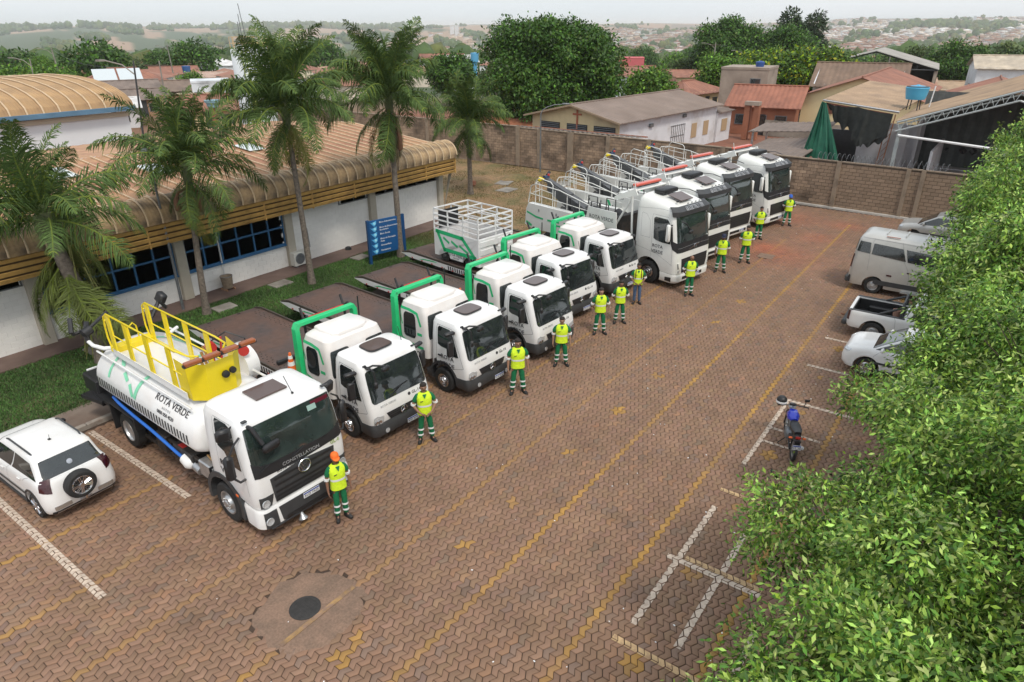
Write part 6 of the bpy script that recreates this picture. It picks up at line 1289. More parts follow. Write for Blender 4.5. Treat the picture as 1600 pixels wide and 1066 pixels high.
    def ell(z, rx, ry, cy=0., n=24, sq=2.4): return [(rx*math.copysign(abs(cos(a))**(2/sq), cos(a)), cy+ry*math.copysign(abs(sin(a))**(2/sq), sin(a)), z) for a in [2*pi*k/n for k in range(n)]]
    vest = MB(); vest.loft([ell(.86,.195,.148,.0), ell(.95,.19,.145,.0), ell(1.08,.182,.14,-.005), ell(1.22,.19,.15,-.01), ell(1.34,.20,.148,-.008), ell(1.42,.19,.118,0), ell(1.462,.135,.085,.004), ell(1.49,.088,.07,.006)], cap=False)
    vest = vest.mesh('vest', MT['hivis'], 60)
    band = MB(); band.loft([ell(1.10,.187,.145,-.006), ell(1.155,.190,.149,-.008)], cap=False)
    neck = MB(); neck.slab([(-.05,-.118,1.47),(.05,-.118,1.47),(0,-.158,1.36)], (0,-.012,0)) ; tagm = MB(); tagm.box((-.085,-.164,1.29), (.075,.012,.014), (0,-.12,0))
    lb = MB()
    for s in (-1, 1):
        for z in (.40, .235):
            t = (z-.10)/.39; x = s*(wd_+( (.085+(wd_-.085)*.5) - wd_)*t); y = .02-.03*t
            lb.loft([[(x+.083*cos(a), y+.083*sin(a), zz) for a in [2*pi*k/14 for k in range(14)]] for zz in (z-.025, z+.025)], cap=False)
    bt = MB()
    for s in (-1, 1):
        x = s*wd_; bt.loft([[(x+a*w+s*.10*f, y0, z) for a, z in ((-1,0),(-1,h*.6),(-.6,h),(.6,h),(1,h*.6),(1,0))] for y0, w, h, f in ((.10,.035,.07,-.1),(.07,.048,.12,-.05),(.0,.048,.13,0),(-.06,.05,.09,.25),(-.13,.05,.075,.5),(-.17,.03,.05,.6))])
    hair = MB(); hair.loft([[(r_*cos(a)*.97, -.004+cy+r_*1.1*sin(a), z+.045*(.5-.5*sin(a))*f) for a in [2*pi*k/18 for k in range(18)]] for z, r_, cy, f in ((1.615,.080,.018,1),(1.66,.092,.004,.8),(1.70,.090,0,.4),(1.738,.068,0,.1),(1.757,.03,0,0),(1.76,.004,0,0))], cap=False)
    cap = MB(); cap.loft([[(r_*cos(a), -.006+cy+r_*1.12*sin(a), z) for a in [2*pi*k/18 for k in range(18)]] for z, r_, cy in ((1.655,.096,0),(1.70,.098,0),(1.745,.083,0),(1.772,.05,0),(1.78,.004,0))], cap=False)
    cap.slab([(.085*cos(a), -.085+.10*sin(a)-.0, 1.665-.03*abs(sin(a))) for a in [pi+pi*k/10 for k in range(11)]], (0,0,.012))
    eyes = MB(); [eyes.box((s*.032,-.098,1.625), (.022,.012,.010), ch=.003) for s in (-1,1)]; eyes.box((0,-.104,1.572), (.04,.01,.008)); [eyes.box((s*.033,-.098,1.645), (.034,.01,.006)) for s in (-1,1)]
    return dict(body=body, trous=trous, shirt=shirt, cuff=cuffs.mesh('cuff_band', MT['refl'], 60), vest=vest, band=band.mesh('vest_band', MT['refl'], 60), neck=neck.mesh('collar_opening', MT['dgreen']), tagm=tagm.mesh('name_tag', MT['ink']), lb=lb.mesh('leg_bands', MT['refl'], 60), boots=bt.mesh('boots', MT['boots'], 50), hair=hair.mesh('hair', MT['hair'], 70), cap=cap, eyes=eyes.mesh('face_features', MT['hair']))
POSES = {}
TR = {}
def person(x, y, rz, pose, label, head='hair', legs='green', tone=(.30,.16,.10), s=1., extra=None, capcol=None, fat=1.):
    if pose not in POSES: POSES[pose] = person_meshes(pose)
    rz = -math.atan2(x, y)*.86+(rz-D(20))*.3; P = POSES[pose]; e = empty('person', (x, y, .0), rz, label, 'person', 'workers standing in front of the trucks'); fat *= 1+.07*math.sin(x*3.1); s *= 1+.02*math.sin(x*5.3); e.rotation_euler.z += .12*math.sin(x*7.7); e.scale = (s*fat, s*fat, s)
    k = ('skin_%02d%02d' % (int(tone[0]*100), int(tone[1]*100)))
    if k not in MT: MT[k] = M('skin_tone', tone, .6)
    b = P['body'].copy(); b.materials.clear(); b.materials.append(MT[k]); bo = link('body', b, e)
    key = (pose, legs)
    if key not in TR: TR[key] = P['trous'](MT['dgreen'] if legs == 'green' else MT['jeans'])
    link('trousers', TR[key], e)
    sh = link('shirt', P['shirt'], e); link('cuff_band', P['cuff'], sh)
    vo = link('vest', P['vest'], e); link('vest_band', P['band'], vo); link('collar_opening', P['neck'], vo); link('name_tag', P['tagm'], vo)
    if legs == 'green': link('leg_bands', P['lb'], e)
    link('boots', P['boots'], e); link('face_features', P['eyes'], bo)
    if head == 'hair': link('hair', P['hair'], e)
    elif head == 'cap':
        link('cap', P['cap'].mesh('cap', M(capcol[0], capcol[1], .75), 60), e)
    if extra: extra(e)
    return e
S_, B_, F_ = ('side', False, 0), ('back', True, 0), ('front', True, 0); SW = ('side', True, 0); BN = ('back', False, 0)
def straps(e):
    b = MB()
    for s in (-1, 1): b.tube([(s*.10,.10,1.455),(s*.105,0,1.475),(s*.11,-.10,1.44),(s*.12,-.162,1.33),(s*.12,-.15,1.16),(s*.15,-.05,1.1)], .02, 5)
    b.build('backpack_straps', M('brown_strap', (.2,.07,.03), .8), e)
    MB().box((0,.2,1.25), (.28,.14,.36), ch=.05).build('backpack', MT['black'], e, 40)
D = radians
person(7.62,10.38, D(38), S_, 'worker in an orange cap and yellow vest standing at the corner of the tank truck', 'cap', tone=(.22,.11,.07), capcol=('orange_cap', (.85,.16,.02)))
person(11.1,11.0-.02, D(38), F_, 'bareheaded worker in front of the first rollback truck, number plate beside his knee', tone=(.26,.14,.09))
person(14.68,10.5, D(25), SW, 'worker with feet apart in front of the second rollback truck, arms straight down', tone=(.30,.16,.10), s=1.02)
person(17.02,10.42, D(20), SW, 'slim worker at the corner of the middle rollback truck', tone=(.30,.17,.11), s=.97)
person(19.95,10.62, D(20), B_, 'broad shouldered worker with hands behind his back left of a shorter one', tone=(.42,.24,.17), s=1.03, fat=1.08)
person(21.25,10.5, D(24), B_, 'shorter worker with hands behind his back between the broad man and the man in jeans', tone=(.24,.12,.08), s=.97)
person(23.4,10.85, D(24), ('front', False, 0), 'worker in blue jeans with brown backpack straps over his yellow vest', legs='jeans', tone=(.22,.11,.07), s=.99, extra=straps)
person(25.45,9.5, D(22), BN, 'bald worker standing before the grille of the first crane truck', head='none', tone=(.25,.13,.08))
person(29.05,9.5, D(5), ('side', True, 1), 'worker in a dark cap standing at the corner of the second crane truck', 'cap', tone=(.2,.1,.07), capcol=('navy_cap', (.02,.025,.06)))
person(31.0,9.05, D(8), SW, 'worker out on the paving beside the grey patch, a step ahead of the line', tone=(.26,.14,.09))
person(35.2,9.75, D(20), BN, 'worker close to the front wheel of the last crane truck', tone=(.3,.16,.1))
person(38.75,9.3, D(30), B_, 'worker in a bright blue cap farthest from the camera', 'cap', tone=(.22,.11,.07), capcol=('blue_cap', (.03,.12,.5)))
# ================================================================ palms
frm = M('palm_leaflet', (.075,.125,.034), .68, attr='tone', spec=.18)
def frond_mesh(seed, L=3.0, droop=1.2, dry=0., upright=.9, e0=-.7, e1=.35):
    """leaf grows along +x from the origin; several rows of leaflets"""
    r = random.Random(seed); V = []; F = []; C = []
    n = 20; P = []; a = upright; x = z = 0.; ds = L/n
    for i in range(n+1):
        P.append(Vector((x, 0, z))); a -= droop*(.3+1.4*i/n)/n*1.15; x += ds*cos(a); z += ds*sin(a)
    # rachis
    for i in range(n):
        w0 = .035*(1-i/n)+.006; w1 = .035*(1-(i+1)/n)+.006; b = len(V)
        V += [P[i]+Vector((0,-w0,0)), P[i]+Vector((0,w0,0)), P[i]+Vector((0,0,w0*1.2)), P[i+1]+Vector((0,-w1,0)), P[i+1]+Vector((0,w1,0)), P[i+1]+Vector((0,0,w1*1.2))]
        F += [(b,b+3,b+5,b+2),(b+1,b+2,b+5,b+4),(b,b+1,b+4,b+3)]; C += [(1.9,1.5,1.)]*6
    m = 84
    for k in range(m):
        t = .10+.90*k/m; i = min(int(t*n), n-1); f = t*n-i; p = P[i].lerp(P[i+1], f); tg = (P[i+1]-P[i]).normalized()
        ll = (.80*sin(pi*min(1, .18+t*.84))**.7+.06)*r.uniform(.85,1.1); tone = r.uniform(.65,1.35)
        cc = (tone*(1-dry)+4.2*dry, tone*(1-dry)+2.2*dry, tone*(1-dry)+2.2*dry)
        if r.random() < .12: cc = (tone*1.9, tone*1.5, tone*.8)
        for s in (-1, 1):
            el = r.uniform(e0, e1); d = (Vector((0, s, 0))*cos(el)+Vector((0, 0, sin(el)))+tg*r.uniform(.45,.9)).normalized()
            mid = p+d*ll*.5; tip = p+d*ll*.86+Vector((0, 0, -ll*r.uniform(.12,.45))); w = tg.cross(d).normalized().cross(d)*.0+tg*.019; b = len(V)
            V += [p-w*.6, p+w*.6, mid+w, mid-w, tip]; F += [(b,b+1,b+2,b+3),(b+3,b+2,b+4)]; C += [cc]*5
    me = bpy.data.meshes.new('frond'); me.from_pydata([tuple(v) for v in V], [], F); me.materials.append(frm)
    at = me.attributes.new('tone', 'FLOAT_COLOR', 'POINT'); c = np.ones((len(V), 4), np.float32); c[:, :3] = np.array(C); at.data.foreach_set('color', c.ravel()); return me
FR = {}
for nm, kw in (('yel', dict(droop=1.1, upright=-.7, dry=.22)), ('up', dict(droop=.8, upright=1.42, e0=-.3, e1=.7)), ('mid', dict(droop=1.5, upright=.98)), ('low', dict(droop=1.6, upright=.40)), ('hang', dict(droop=1.1, upright=-.55)), ('dry', dict(droop=1.1, upright=-.9, dry=.6))):
    FR[nm] = [frond_mesh(hash(nm) % 97+j*13 if False else sum(map(ord, nm))+j*17, **kw) for j in range(3)]
def palm(x, y, z0, H, lean, label, seed, n=24, s=1., r0=.15, bulge=0., hang=5, wide=1., spear=True, tone=1.):
    r = random.Random(seed); e = empty('palm_tree', (x, y, z0), 0, label, 'palm tree', 'palm trees along the white hall'); b = MB()
    pts = [(lean[0]*(t/10)**1.4, lean[1]*(t/10)**1.4, H*t/10) for t in range(11)]; rad = [r0*(1.5 if t == 0 else 1.08-.035*t)+bulge*sin(pi*min(1, t/9))*.5 for t in range(11)]
    b.tube(pts, rad, 12); b.build('trunk', MT['bark'], e, 60); top = Vector(pts[-1])
    if True:
        sh = MB(); sh.tube([top-Vector((0,0,.15*s)), top+Vector((0,0,.2*s)), top+Vector((0,0,.55*s)), top+Vector((0,0,.95*s))], [r0*1.15, r0*1.45, r0*1.1, .04], 10); sh.build('crownshaft', M('green_brown_crownshaft', (.10,.115,.05), .7, var=.25, scale=8) if 'cs' not in MT else MT['cs'], e, 60); MT['cs'] = bpy.data.materials['green_brown_crownshaft']
    ga = 2.399963
    for k in range(n):
        t = k/n; kind = 'up' if t < .36 else ('mid' if t < .72 else 'low'); me = FR[kind][k % 3]
        o = link('frond', me, e); o.location = top+Vector((0,0,(.62-.35*t)*s)); sc = s*r.uniform(.88,1.08)*(1 if t > .2 else .85); o.scale = (sc*wide, sc, sc); o.rotation_euler = (r.uniform(-.45,.45), r.uniform(-.2,.25)-.2*(1-t)*(t < .25), k*ga+r.uniform(-.35,.35))
    for k in range(hang):
        kd = 'hang' if r.random() < .72 and bulge == 0 else ('yel' if bulge else 'dry'); o = link('frond', FR[kd][k % 3], e); o.location = top*(1-(bulge > 0)*.45*(k/max(1,hang)))+Vector((0,0,.12)); sc = s*r.uniform(.6,.9); o.scale = (sc,)*3; o.rotation_euler = (r.uniform(-.4,.4), r.uniform(-.1,.3), k*2*pi/hang+r.uniform(-.4,.4))
    if spear:
        q = MB(); q.tube([top+Vector((0,0,.5*s)), top+Vector((.08,0,1.6*s)), top+Vector((.0,.1,2.45*s))], [.05,.03,.012], 5)
        for k in range(14): a = r.uniform(0, 6.28); z = r.uniform(1.7,2.4)*s; q.tube([top+Vector((.03,.05,z)), top+Vector((.03+.16*cos(a),.05+.16*sin(a),z+.45))], [.02,.004], 4)
        q.build('spear_leaf', M('spear_green', (.10,.17,.03), .6) if 'sp' not in MT else MT['sp'], e); MT['sp'] = bpy.data.materials['spear_green']
    return e
def husks(e, top, n, m, seed, L=.8):
    r = random.Random(seed)
    for k in range(n):
        a = k*2*pi/n+.5; b = MB(); p = Vector(top)+Vector((.12*cos(a), .12*sin(a), .1)); d = Vector((cos(a), sin(a), 0))
        b.tube([p, p+d*.3+Vector((0,0,-.1)), p+d*.42+Vector((0,0,-L*.5)), p+d*.38+Vector((0,0,-L*.9)), p+d*.34+Vector((0,0,-L))], [.03,.05,.10,.13,.02], 7); b.build('seed_husk', m, e, 60)
husk = M('brown_husk', (.20,.095,.05), .75, var=.2, scale=6); deadm = M('dead_thatch', (.13,.09,.055), .95, var=.35, scale=12)
P1 = palm(8.35, 23.0, .08, 4.45, (-.5, .1), 'thick low palm at left behind the tank truck, trunk wrapped in hanging yellow green leaves', 1, 30, 1.06, .24, .08, 20, 1.0, False)
P2 = palm(12.6, 23.9, .08, 5.1, (.35, 0), 'palm with two brown seed husks beside the slim lamp post', 2, 28, 1.06, .125, 0, 6, 1.05, False); husks(P2, (.35, 0, 4.7), 3, husk, 3)
P3 = palm(17.2, 23.3, .08, 6.7, (-.1, .05), 'tallest full palm left of the directory sign, spear leaf rising above its crown', 3, 38, 1.14, .125, 0, 9)
P4 = palm(22.15, 22.8, .08, 6.8, (.1, .1), 'tall palm right behind the blue directory sign with a dark fruit cluster under its crown', 4, 38, 1.14, .14, 0, 7); 
b = MB(); r = random.Random(5)
for k in range(60): a = r.uniform(0, 6.28); q = r.uniform(.05,.34); z = r.uniform(4.6,6.2); b.tube([(.1+q*cos(a),.1+q*sin(a),z+.3),(.1+(q+.06)*cos(a),.1+(q+.06)*sin(a),z-.4)], [.035,.008], 4)
b.build('dead_leaves', deadm, P4); husks(P4, (.1,.1,6.0), 3, husk, 8, 1.1)
b = MB(); r = random.Random(6)
for k in range(70): a = r.uniform(0, 6.28); z = r.uniform(.2,4.0); q = .27; b.tube([(q*cos(a)-.05,q*sin(a),z+.5),((q+.22)*cos(a)-.05,(q+.22)*sin(a),z-.25)], [.035,.008], 4)
b.build('dead_leaves', M('yellowing_thatch', (.17,.17,.05), .9, var=.35, scale=6), P1)
P5 = palm(34.6, 28.6, .04, 4.1, (.1, .1), 'small palm standing alone in the dry yard behind the cage trailer', 7, 34, 1.12, .16, 0, 7, 1., False)
# small shrubs by the sign
# ================================================================ leafy crowns
def leaf_cloud(name, lobes, n, size, mat, seed, cols, aspect=2.6, surf=.72, droop=.35, quad=True, twig=None, bmp=1., tv=.2, tips=0.):
    """real small leaves on and inside the surface of several lobes; lobes: (cx,cy,cz,rx,ry,rz)"""
    g = np.random.default_rng(seed); L = np.array(lobes, float); w = (L[:,3]*L[:,4]+L[:,4]*L[:,5]+L[:,3]*L[:,5]); w /= w.sum(); li = g.choice(len(L), n, p=w)
    d = g.normal(size=(n, 3)); d /= np.linalg.norm(d, axis=1)[:, None]; rr_ = surf+(1.04-surf)*g.random(n)**.6
    bump_ = 1+bmp*.10*np.sin(d[:,0]*5+li*1.7)*np.sin(d[:,1]*6+li)+bmp*.10*np.sin(d[:,2]*9+d[:,0]*7+li); P = L[li,:3]+d*L[li,3:]*(rr_*bump_)[:, None]
    inside = np.zeros(n, bool)
    for k in range(len(L)):
        q = ((P-L[k,:3])/L[k,3:]); inside |= ((q**2).sum(1) < .5) & (li != k)
    P = P[~inside]; d = d[~inside]; n = len(P)
    if twig:   # clump leaves: several leaves share a twig centre
        m = max(1, n//twig); idx = g.integers(0, m, n); off = g.normal(size=(n,3))*size*1.15; P = P[idx]+off*np.array([1,1,.7]); d = d[idx]+off/size*.4; d /= np.linalg.norm(d, axis=1)[:, None]; tw = (g.normal(0,tv,m)+tips*(g.random(m) < .3))[idx]; li_ = idx
    else: tw = 0
    A = d*.6+g.normal(size=(n,3))*.55; A[:,2] -= droop; A /= np.linalg.norm(A, axis=1)[:, None]
    N = d*.9+g.normal(size=(n,3))*.5+np.array([0,0,.55]); B = np.cross(N, A); B /= np.linalg.norm(B, axis=1)[:, None]+1e-9; N2 = np.cross(A, B)
    s = size*g.uniform(.7,1.3,n)[:, None]; w_ = s/aspect
    if quad: V = np.stack([P, P+A*s*.5+B*w_*.55-N2*w_*.12, P+A*s-N2*s*.12, P+A*s*.5-B*w_*.55-N2*w_*.12], 1); F = np.array([[0,1,2],[0,2,3]]); 
    nv = 4; FF = (F[None]+(np.arange(n)*nv)[:, None, None]).reshape(-1, 3)
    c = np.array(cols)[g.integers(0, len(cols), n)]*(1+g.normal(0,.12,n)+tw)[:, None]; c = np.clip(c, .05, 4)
    return nmesh(name, V.reshape(-1,3), FF, mat, 3, np.repeat(c, nv, 0))
def leafmat(name, col, rough=.5, trans=.25):
    m = M(name, col, rough, attr='tone', spec=.35); p = m.node_tree.nodes['Principled BSDF']; nt = m.node_tree
    tr_ = nt.nodes.new('ShaderNodeBsdfTranslucent'); mx_ = nt.nodes.new('ShaderNodeMixShader'); mx_.inputs[0].default_value = trans; out = [n for n in nt.nodes if n.type == 'OUTPUT_MATERIAL'][0]
    src = p.inputs['Base Color'].links[0].from_socket; nt.links.new(src, tr_.inputs[0]); nt.links.new(p.outputs[0], mx_.inputs[1]); nt.links.new(tr_.outputs[0], mx_.inputs[2]); nt.links.new(mx_.outputs[0], out.inputs[0]); return m
def limbs(e, lobes, base, mat, r0=.2, seed=0, H=None):
    r = random.Random(seed); b = MB(); fork = Vector((base[0], base[1], base[2]+(H or 1.6))); b.tube([base, (base[0]+.05, base[1], base[2]+(H or 1.6)*.5), fork], [r0*1.3, r0, r0*.85], 9)
    for l in lobes:
        c = Vector(l[:3]); mid = fork.lerp(c, .5)+Vector((r.uniform(-.2,.2), r.uniform(-.2,.2), -.15)); b.tube([fork, mid, c], [r0*.6, r0*.38, r0*.12], 6)
        for j in range(4): q = c+Vector((r.uniform(-1,1)*l[3], r.uniform(-1,1)*l[4], r.uniform(-.2,.8)*l[5]))*.75; b.tube([mid.lerp(c,.5), q], [r0*.16, r0*.04], 4)
    return b.build('trunk', mat, e, 60)
# ---- five dense trees down the right side, standing in the planted strip
lm_r = leafmat('glossy_leaf', (.132,.208,.044), .42, .2)
near_cols = [(.5,.75,.55),(1,1.05,.9),(1.2,1.15,.9),(.4,.6,.45),(1.7,1.45,1.3),(3.6,2.6,5.),(1.3,1.25,.7),(2.5,2.0,2.8),(.8,1.,.6),(.6,.8,.5),(.75,.95,.7)]  # palest and darkest leaf tones paint in highlights and shaded gaps
NEAR = []
spots = [(4.9,-1.6,3.2,3.3),(9.1,-1.7,3.6,3.3),(14.0,-1.9,3.9,3.1),(19.6,-1.9,3.9,3.2),(25.4,-1.8,4.2,3.2),(31.2,-1.9,4.3,3.1),(37.4,-2.,4.4,3.2)]
labs = ['leafy green tree nearest the camera filling the bottom right corner','leafy tree over the painted parking bays, second up from the bottom right corner','leafy tree whose crown hangs beside the motorcycle','leafy tree overhanging the white hatchback at right','leafy tree covering the cab of the white pickup','leafy tree covering the front of the silver passenger van','leafy tree farthest up the right edge, beside the razor wire wall']
for k, (x, y, z, R) in enumerate(spots):
    r = random.Random(40+k); e = empty('leafy_tree', (x, y, .03), 0, labs[k], 'tree', 'row of leafy trees on the right'); lob = []; MLB = []
    for j in range(15):
        a = j*2.4+r.uniform(-.25,.25); ph = -.62+1.75*(j/14.)**1.05+r.uniform(-.1,.1); q = R*.68; rr1 = R*(r.uniform(.34,.46) if k < 2 else r.uniform(.30,.43)); c0 = Vector((q*cos(a)*cos(ph), q*sin(a)*cos(ph)*1.05, z-.4+q*sin(ph)*.9)); MLB.append((*c0, rr1, rr1, rr1))
        for i_ in range(9):
            d_ = Vector((r.gauss(0,1), r.gauss(0,1), r.gauss(.35,.8))).normalized(); r2_ = rr1*r.uniform(.34,.5); c1 = c0+d_*rr1*.72; lob.append((*c1, r2_, r2_, r2_*.8))
    dist = Vector((x, y, z-10)).length; n = int(min(230000, 230000*(9.5/dist)**1.3)); size = .088 if k < 2 else (.10 if k < 3 else (.13 if k < 5 else .16))
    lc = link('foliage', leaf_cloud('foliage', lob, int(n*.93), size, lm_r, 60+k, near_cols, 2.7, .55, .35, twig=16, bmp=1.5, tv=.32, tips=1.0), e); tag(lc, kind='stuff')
    up_l = [(a, b_, c+.03, d1*1.0, d2*1.0, d3*1.03) for a, b_, c, d1, d2, d3 in lob]
    limbs(e, MLB, (0,0,0), MT['trunk'], .17, k, 1.5); NEAR.append((e, lob))
# single larger leaves that can be told apart on the nearest crown
lg = [leaf_cloud('leaf', [(0,0,0,.001,.001,.001)], 1, .10, lm_r, 900+j, [near_cols[j+1]], 2.4, .9, .2) for j in range(7)]
for o_ in lg: pass
g = random.Random(77); cnt = 0; e0 = NEAR[0]
for (e, lob) in NEAR[:2]:
    for q in range(2000):
        if cnt >= (150 if e is NEAR[0][0] else 300): break
        l = lob[g.randint(1, len(lob)-1)]; d = Vector((g.gauss(0,1), g.gauss(0,1), g.gauss(0,1))).normalized()
        if d.z < .1: continue
        P = Vector(l[:3])+Vector((d.x*l[3], d.y*l[4], d.z*l[5]))*1.06; o = link('leaf', lg[g.randint(0,6)], e); o.location = P; o.rotation_euler = (g.uniform(-.8,.8), g.uniform(-.8,.8), g.uniform(0,6.3)); cnt += 1
# ---- big mango tree behind the chapel wall
lm_d = leafmat('mango_leaf', (.052,.115,.018), .5, .2); mc = [(.7,.85,.7),(1,1,1),(1.15,1.2,.9),(.55,.7,.5),(1.7,1.8,1.1),(1.5,1.15,.9),(.8,.9,.6)]
def big_tree(x, y, z0, R, H, label, seed, n, size, mat, cols, name='broadleaf_tree', group='trees beyond the yard walls', nl=16, flat=.8):
    r = random.Random(seed); e = empty(name, (x, y, z0), 0, label, 'tree', group); c = H-R*flat*.9; lob = [(0,0,c,R*.66,R*.66,R*flat*.62)]; ml = []
    for j in range(nl):
        a = j*2.399; ph = r.uniform(-.45,1.25); q = R*.66*r.uniform(.9,1.12); rr1 = R*r.uniform(.22,.38); c0 = Vector((q*cos(a)*cos(ph), q*sin(a)*cos(ph), c+q*sin(ph)*flat)); ml.append((*c0, rr1, rr1, rr1))
        for i_ in range(6): d_ = Vector((r.gauss(0,1), r.gauss(0,1), r.gauss(.3,.8))).normalized(); r2_ = rr1*r.uniform(.36,.52); c1 = c0+d_*rr1*.75; lob.append((*c1, r2_, r2_, r2_*.75))
    tag(link('foliage', leaf_cloud('foliage', lob, n, size, mat, seed, cols, 2.0, .66, .3, twig=8, bmp=1.8, tv=.28), e), kind='stuff'); limbs(e, ml[:6], (0,0,0), MT['trunk'], R*.06, seed, c*.55); return e, lob
# ================================================================ yard buildings beyond the wall
plas = {}
def wallm(nm, c, var=.06, c2=None): 
    if nm not in plas: plas[nm] = M(nm, c, .85, var=var, scale=.6, col2=c2, fac2=.6, s2=.5) if c2 else M(nm, c, .85, var=var, scale=.6)
    return plas[nm]
def rooff(nm, c, c2): 
    if nm not in plas: plas[nm] = M(nm, c, .8, var=.2, scale=.8, col2=c2, fac2=.56, s2=.35)
    return plas[nm]
WH = wallm('white_plaster', (.66,.67,.70), .08, (.45,.42,.40)); CRE = wallm('cream_plaster', (.66,.52,.30), .06, (.5,.38,.22)); YEL = wallm('pale_yellow_plaster', (.68,.58,.34)); BRI = wallm('raw_brick', (.32,.13,.075), .2); GRY = wallm('grey_render', (.33,.27,.22), .2, (.2,.16,.13))
FIB = rooff('fibre_cement_roof', (.20,.155,.13), (.13,.10,.085)); TER = rooff('terracotta_roof', (.30,.135,.09), (.20,.095,.07)); TAN = rooff('tan_sheet_roof', (.36,.25,.16), (.27,.19,.13)); ORR = rooff('orange_tile_roof', (.30,.12,.075), (.22,.09,.06)); DKR = rooff('dark_tile_roof', (.16,.075,.055), (.10,.06,.05)); WHR = rooff('white_sheet_roof', (.66,.66,.66), (.5,.48,.46))
def corr_quad(a, b, c, d, nrib, amp=.04):
    """corrugated sheet between eave a-b and ridge d-c"""
    a, b, c, d = map(Vector, (a, b, c, d)); m = MB(); n = nrib*2; lo = [a.lerp(b, i/n)+Vector((0,0,amp if i % 2 else -amp)) for i in range(n+1)]; hi = [d.lerp(c, i/n)+Vector((0,0,amp if i % 2 else -amp)) for i in range(n+1)]
    for i in range(n): m.add([lo[i], lo[i+1], hi[i+1], hi[i]], [(0,1,2,3)])
    nrm = (b-a).cross(d-a).normalized(); nrm = -nrm if nrm.z > 0 else nrm
    m.add([p+nrm*.07 for p in (a,b,c,d)], [(0,1,2,3)]); m.tube([a+nrm*.03, b+nrm*.03], .035, 4)
    return m
def house(x, y, z, rz, w, d, h, rh, wall, roof, label, name='house', over=.4, kind='gable', wins=((.25,.5),(.7,.5)), ribs=10, group='houses beyond the yard', cat='house', base=-1.5, door=True):
    """w along local x, d along local y, ridge along x"""
    e = empty(name, (x, y, z), rz, label, cat, group); b = MB(); b.box((0,0,(h+base)/2), (w, d, h-base))
    if kind == 'gable':
        for s in (-1, 1): b.slab([(s*w/2,-d/2,h),(s*w/2,d/2,h),(s*w/2,0,h+rh)], (-s*.12,0,0))
    b.build('wall', wall, e)
    W, D = w/2+over, d/2+over; k = rh/(d/2); zo = h-k*over
    if kind == 'gable':
        for s in (-1, 1): corr_quad((-W,s*D,zo),(W,s*D,zo),(W,0,h+rh+.04),(-W,0,h+rh+.04), ribs, .03).build('roof_slope', roof, e)
        MB().tube([(-W,0,h+rh+.08),(W,0,h+rh+.08)], .09, 6).build('ridge', roof, e)
    elif kind == 'hip':
        rl = max(.3, w/2-d/2); 
        for s in (-1, 1): corr_quad((-W,s*D,zo),(W,s*D,zo),(rl,0,h+rh),(-rl,0,h+rh), ribs, .03).build('roof_slope', roof, e)
        for s in (-1, 1): corr_quad((s*W,-D,zo),(s*W,D,zo),(s*rl,.02,h+rh),(s*rl,-.02,h+rh), 6, .03).build('roof_slope', roof, e)
        MB().tube([(-rl,0,h+rh+.05),(rl,0,h+rh+.05)], .1, 6).build('ridge', roof, e)
    elif kind == 'shed': corr_quad((-W,-D,h+.05),(W,-D,h+.05),(W,D,h+rh),(-W,D,h+rh), ribs, .03).build('roof_slope', roof, e)
    elif kind == 'flat': MB().box((0,0,h+.1), (w+.1,d+.1,.25)).build('parapet', wall, e)
    for sx in (-1, 1):
        for (t, hh) in wins:
            f = MB(); xx = -w/2+w*t; yy = sx*(d/2+.01); f.box((xx,yy,h*hh), (1.15,.08,1.0)); fo = f.build('window', MT['greym'], e); MB().box((xx,yy+sx*.045,h*hh), (1.,.01,.86)).build('pane', MT['glass'], fo)
        f = MB().box((sx*(w/2+.01),0,h*.5), (.08,1.1,.95)).build('window', MT['greym'], e); MB().box((sx*(w/2+.056),0,h*.5), (.01,.95,.82)).build('pane', MT['glass'], f)
    if door: MB().box((0,-d/2-.02,1.0), (.9,.06,2.0)).build('door', MT['dgrey'], e)
    return e
# ---- chapel
ch = empty('chapel', (48.9, 29.3, 0), radians(-5.2), 'long low chapel with a small red cross on its cream gable and white side wall', 'chapel'); L_, Wd = 16.6, 8.6
b = MB(); b.box((L_/2, 0, 1.75), (L_, Wd, 3.5)); b.slab([(L_,-Wd/2,3.5),(L_,Wd/2,3.5),(L_,0,4.4)], (-.15,0,0)); b.build('wall', WH, ch)
b = MB(); b.slab([(-.02,-Wd/2-.01,0),(-.02,-Wd/2-.01,3.5),(-.02,0,4.4),(-.02,Wd/2+.01,3.5),(-.02,Wd/2+.01,0)], (-.1,0,0)); b.build('gable_wall', M('stained_cream_gable', (.70,.56,.33), .85, col2=(.40,.32,.24), fac2=.6, s2=.5, var=.08, scale=2), ch)
for s in (-1, 1): corr_quad((-.7,s*(Wd/2+.5),3.42),(L_+.5,s*(Wd/2+.5),3.42),(L_+.5,0,4.5),(-.7,0,4.5), 40, .022).build('roof_slope', M('brown_grey_sheet', (.23,.175,.145), .8, var=.18, scale=1.2, col2=(.17,.125,.10), fac2=.55, s2=.6) if 'bgs' not in MT else MT['bgs'], ch); MT['bgs'] = bpy.data.materials['brown_grey_sheet']
MB().tube([(-.7,0,4.53),(L_+.5,0,4.53)], .07, 6).build('ridge', MT['bgs'], ch); MB().slab([(-.72,-Wd/2-.5,3.3),(-.72,0,4.38),(-.72,Wd/2+.5,3.3),(-.72,Wd/2+.5,3.44),(-.72,0,4.52),(-.72,-Wd/2-.5,3.44)], (-.04,0,0)).build('bargeboard', M('weathered_board', (.33,.24,.16), .8), ch)
cm = M('brick_red_cross', (.42,.13,.07), .7); b = MB(); b.box((-.16,-.35,3.35), (.06,.14,1.5)); b.box((-.165,-.35,3.75), (.06,.85,.13)); b.build('cross', cm, ch)
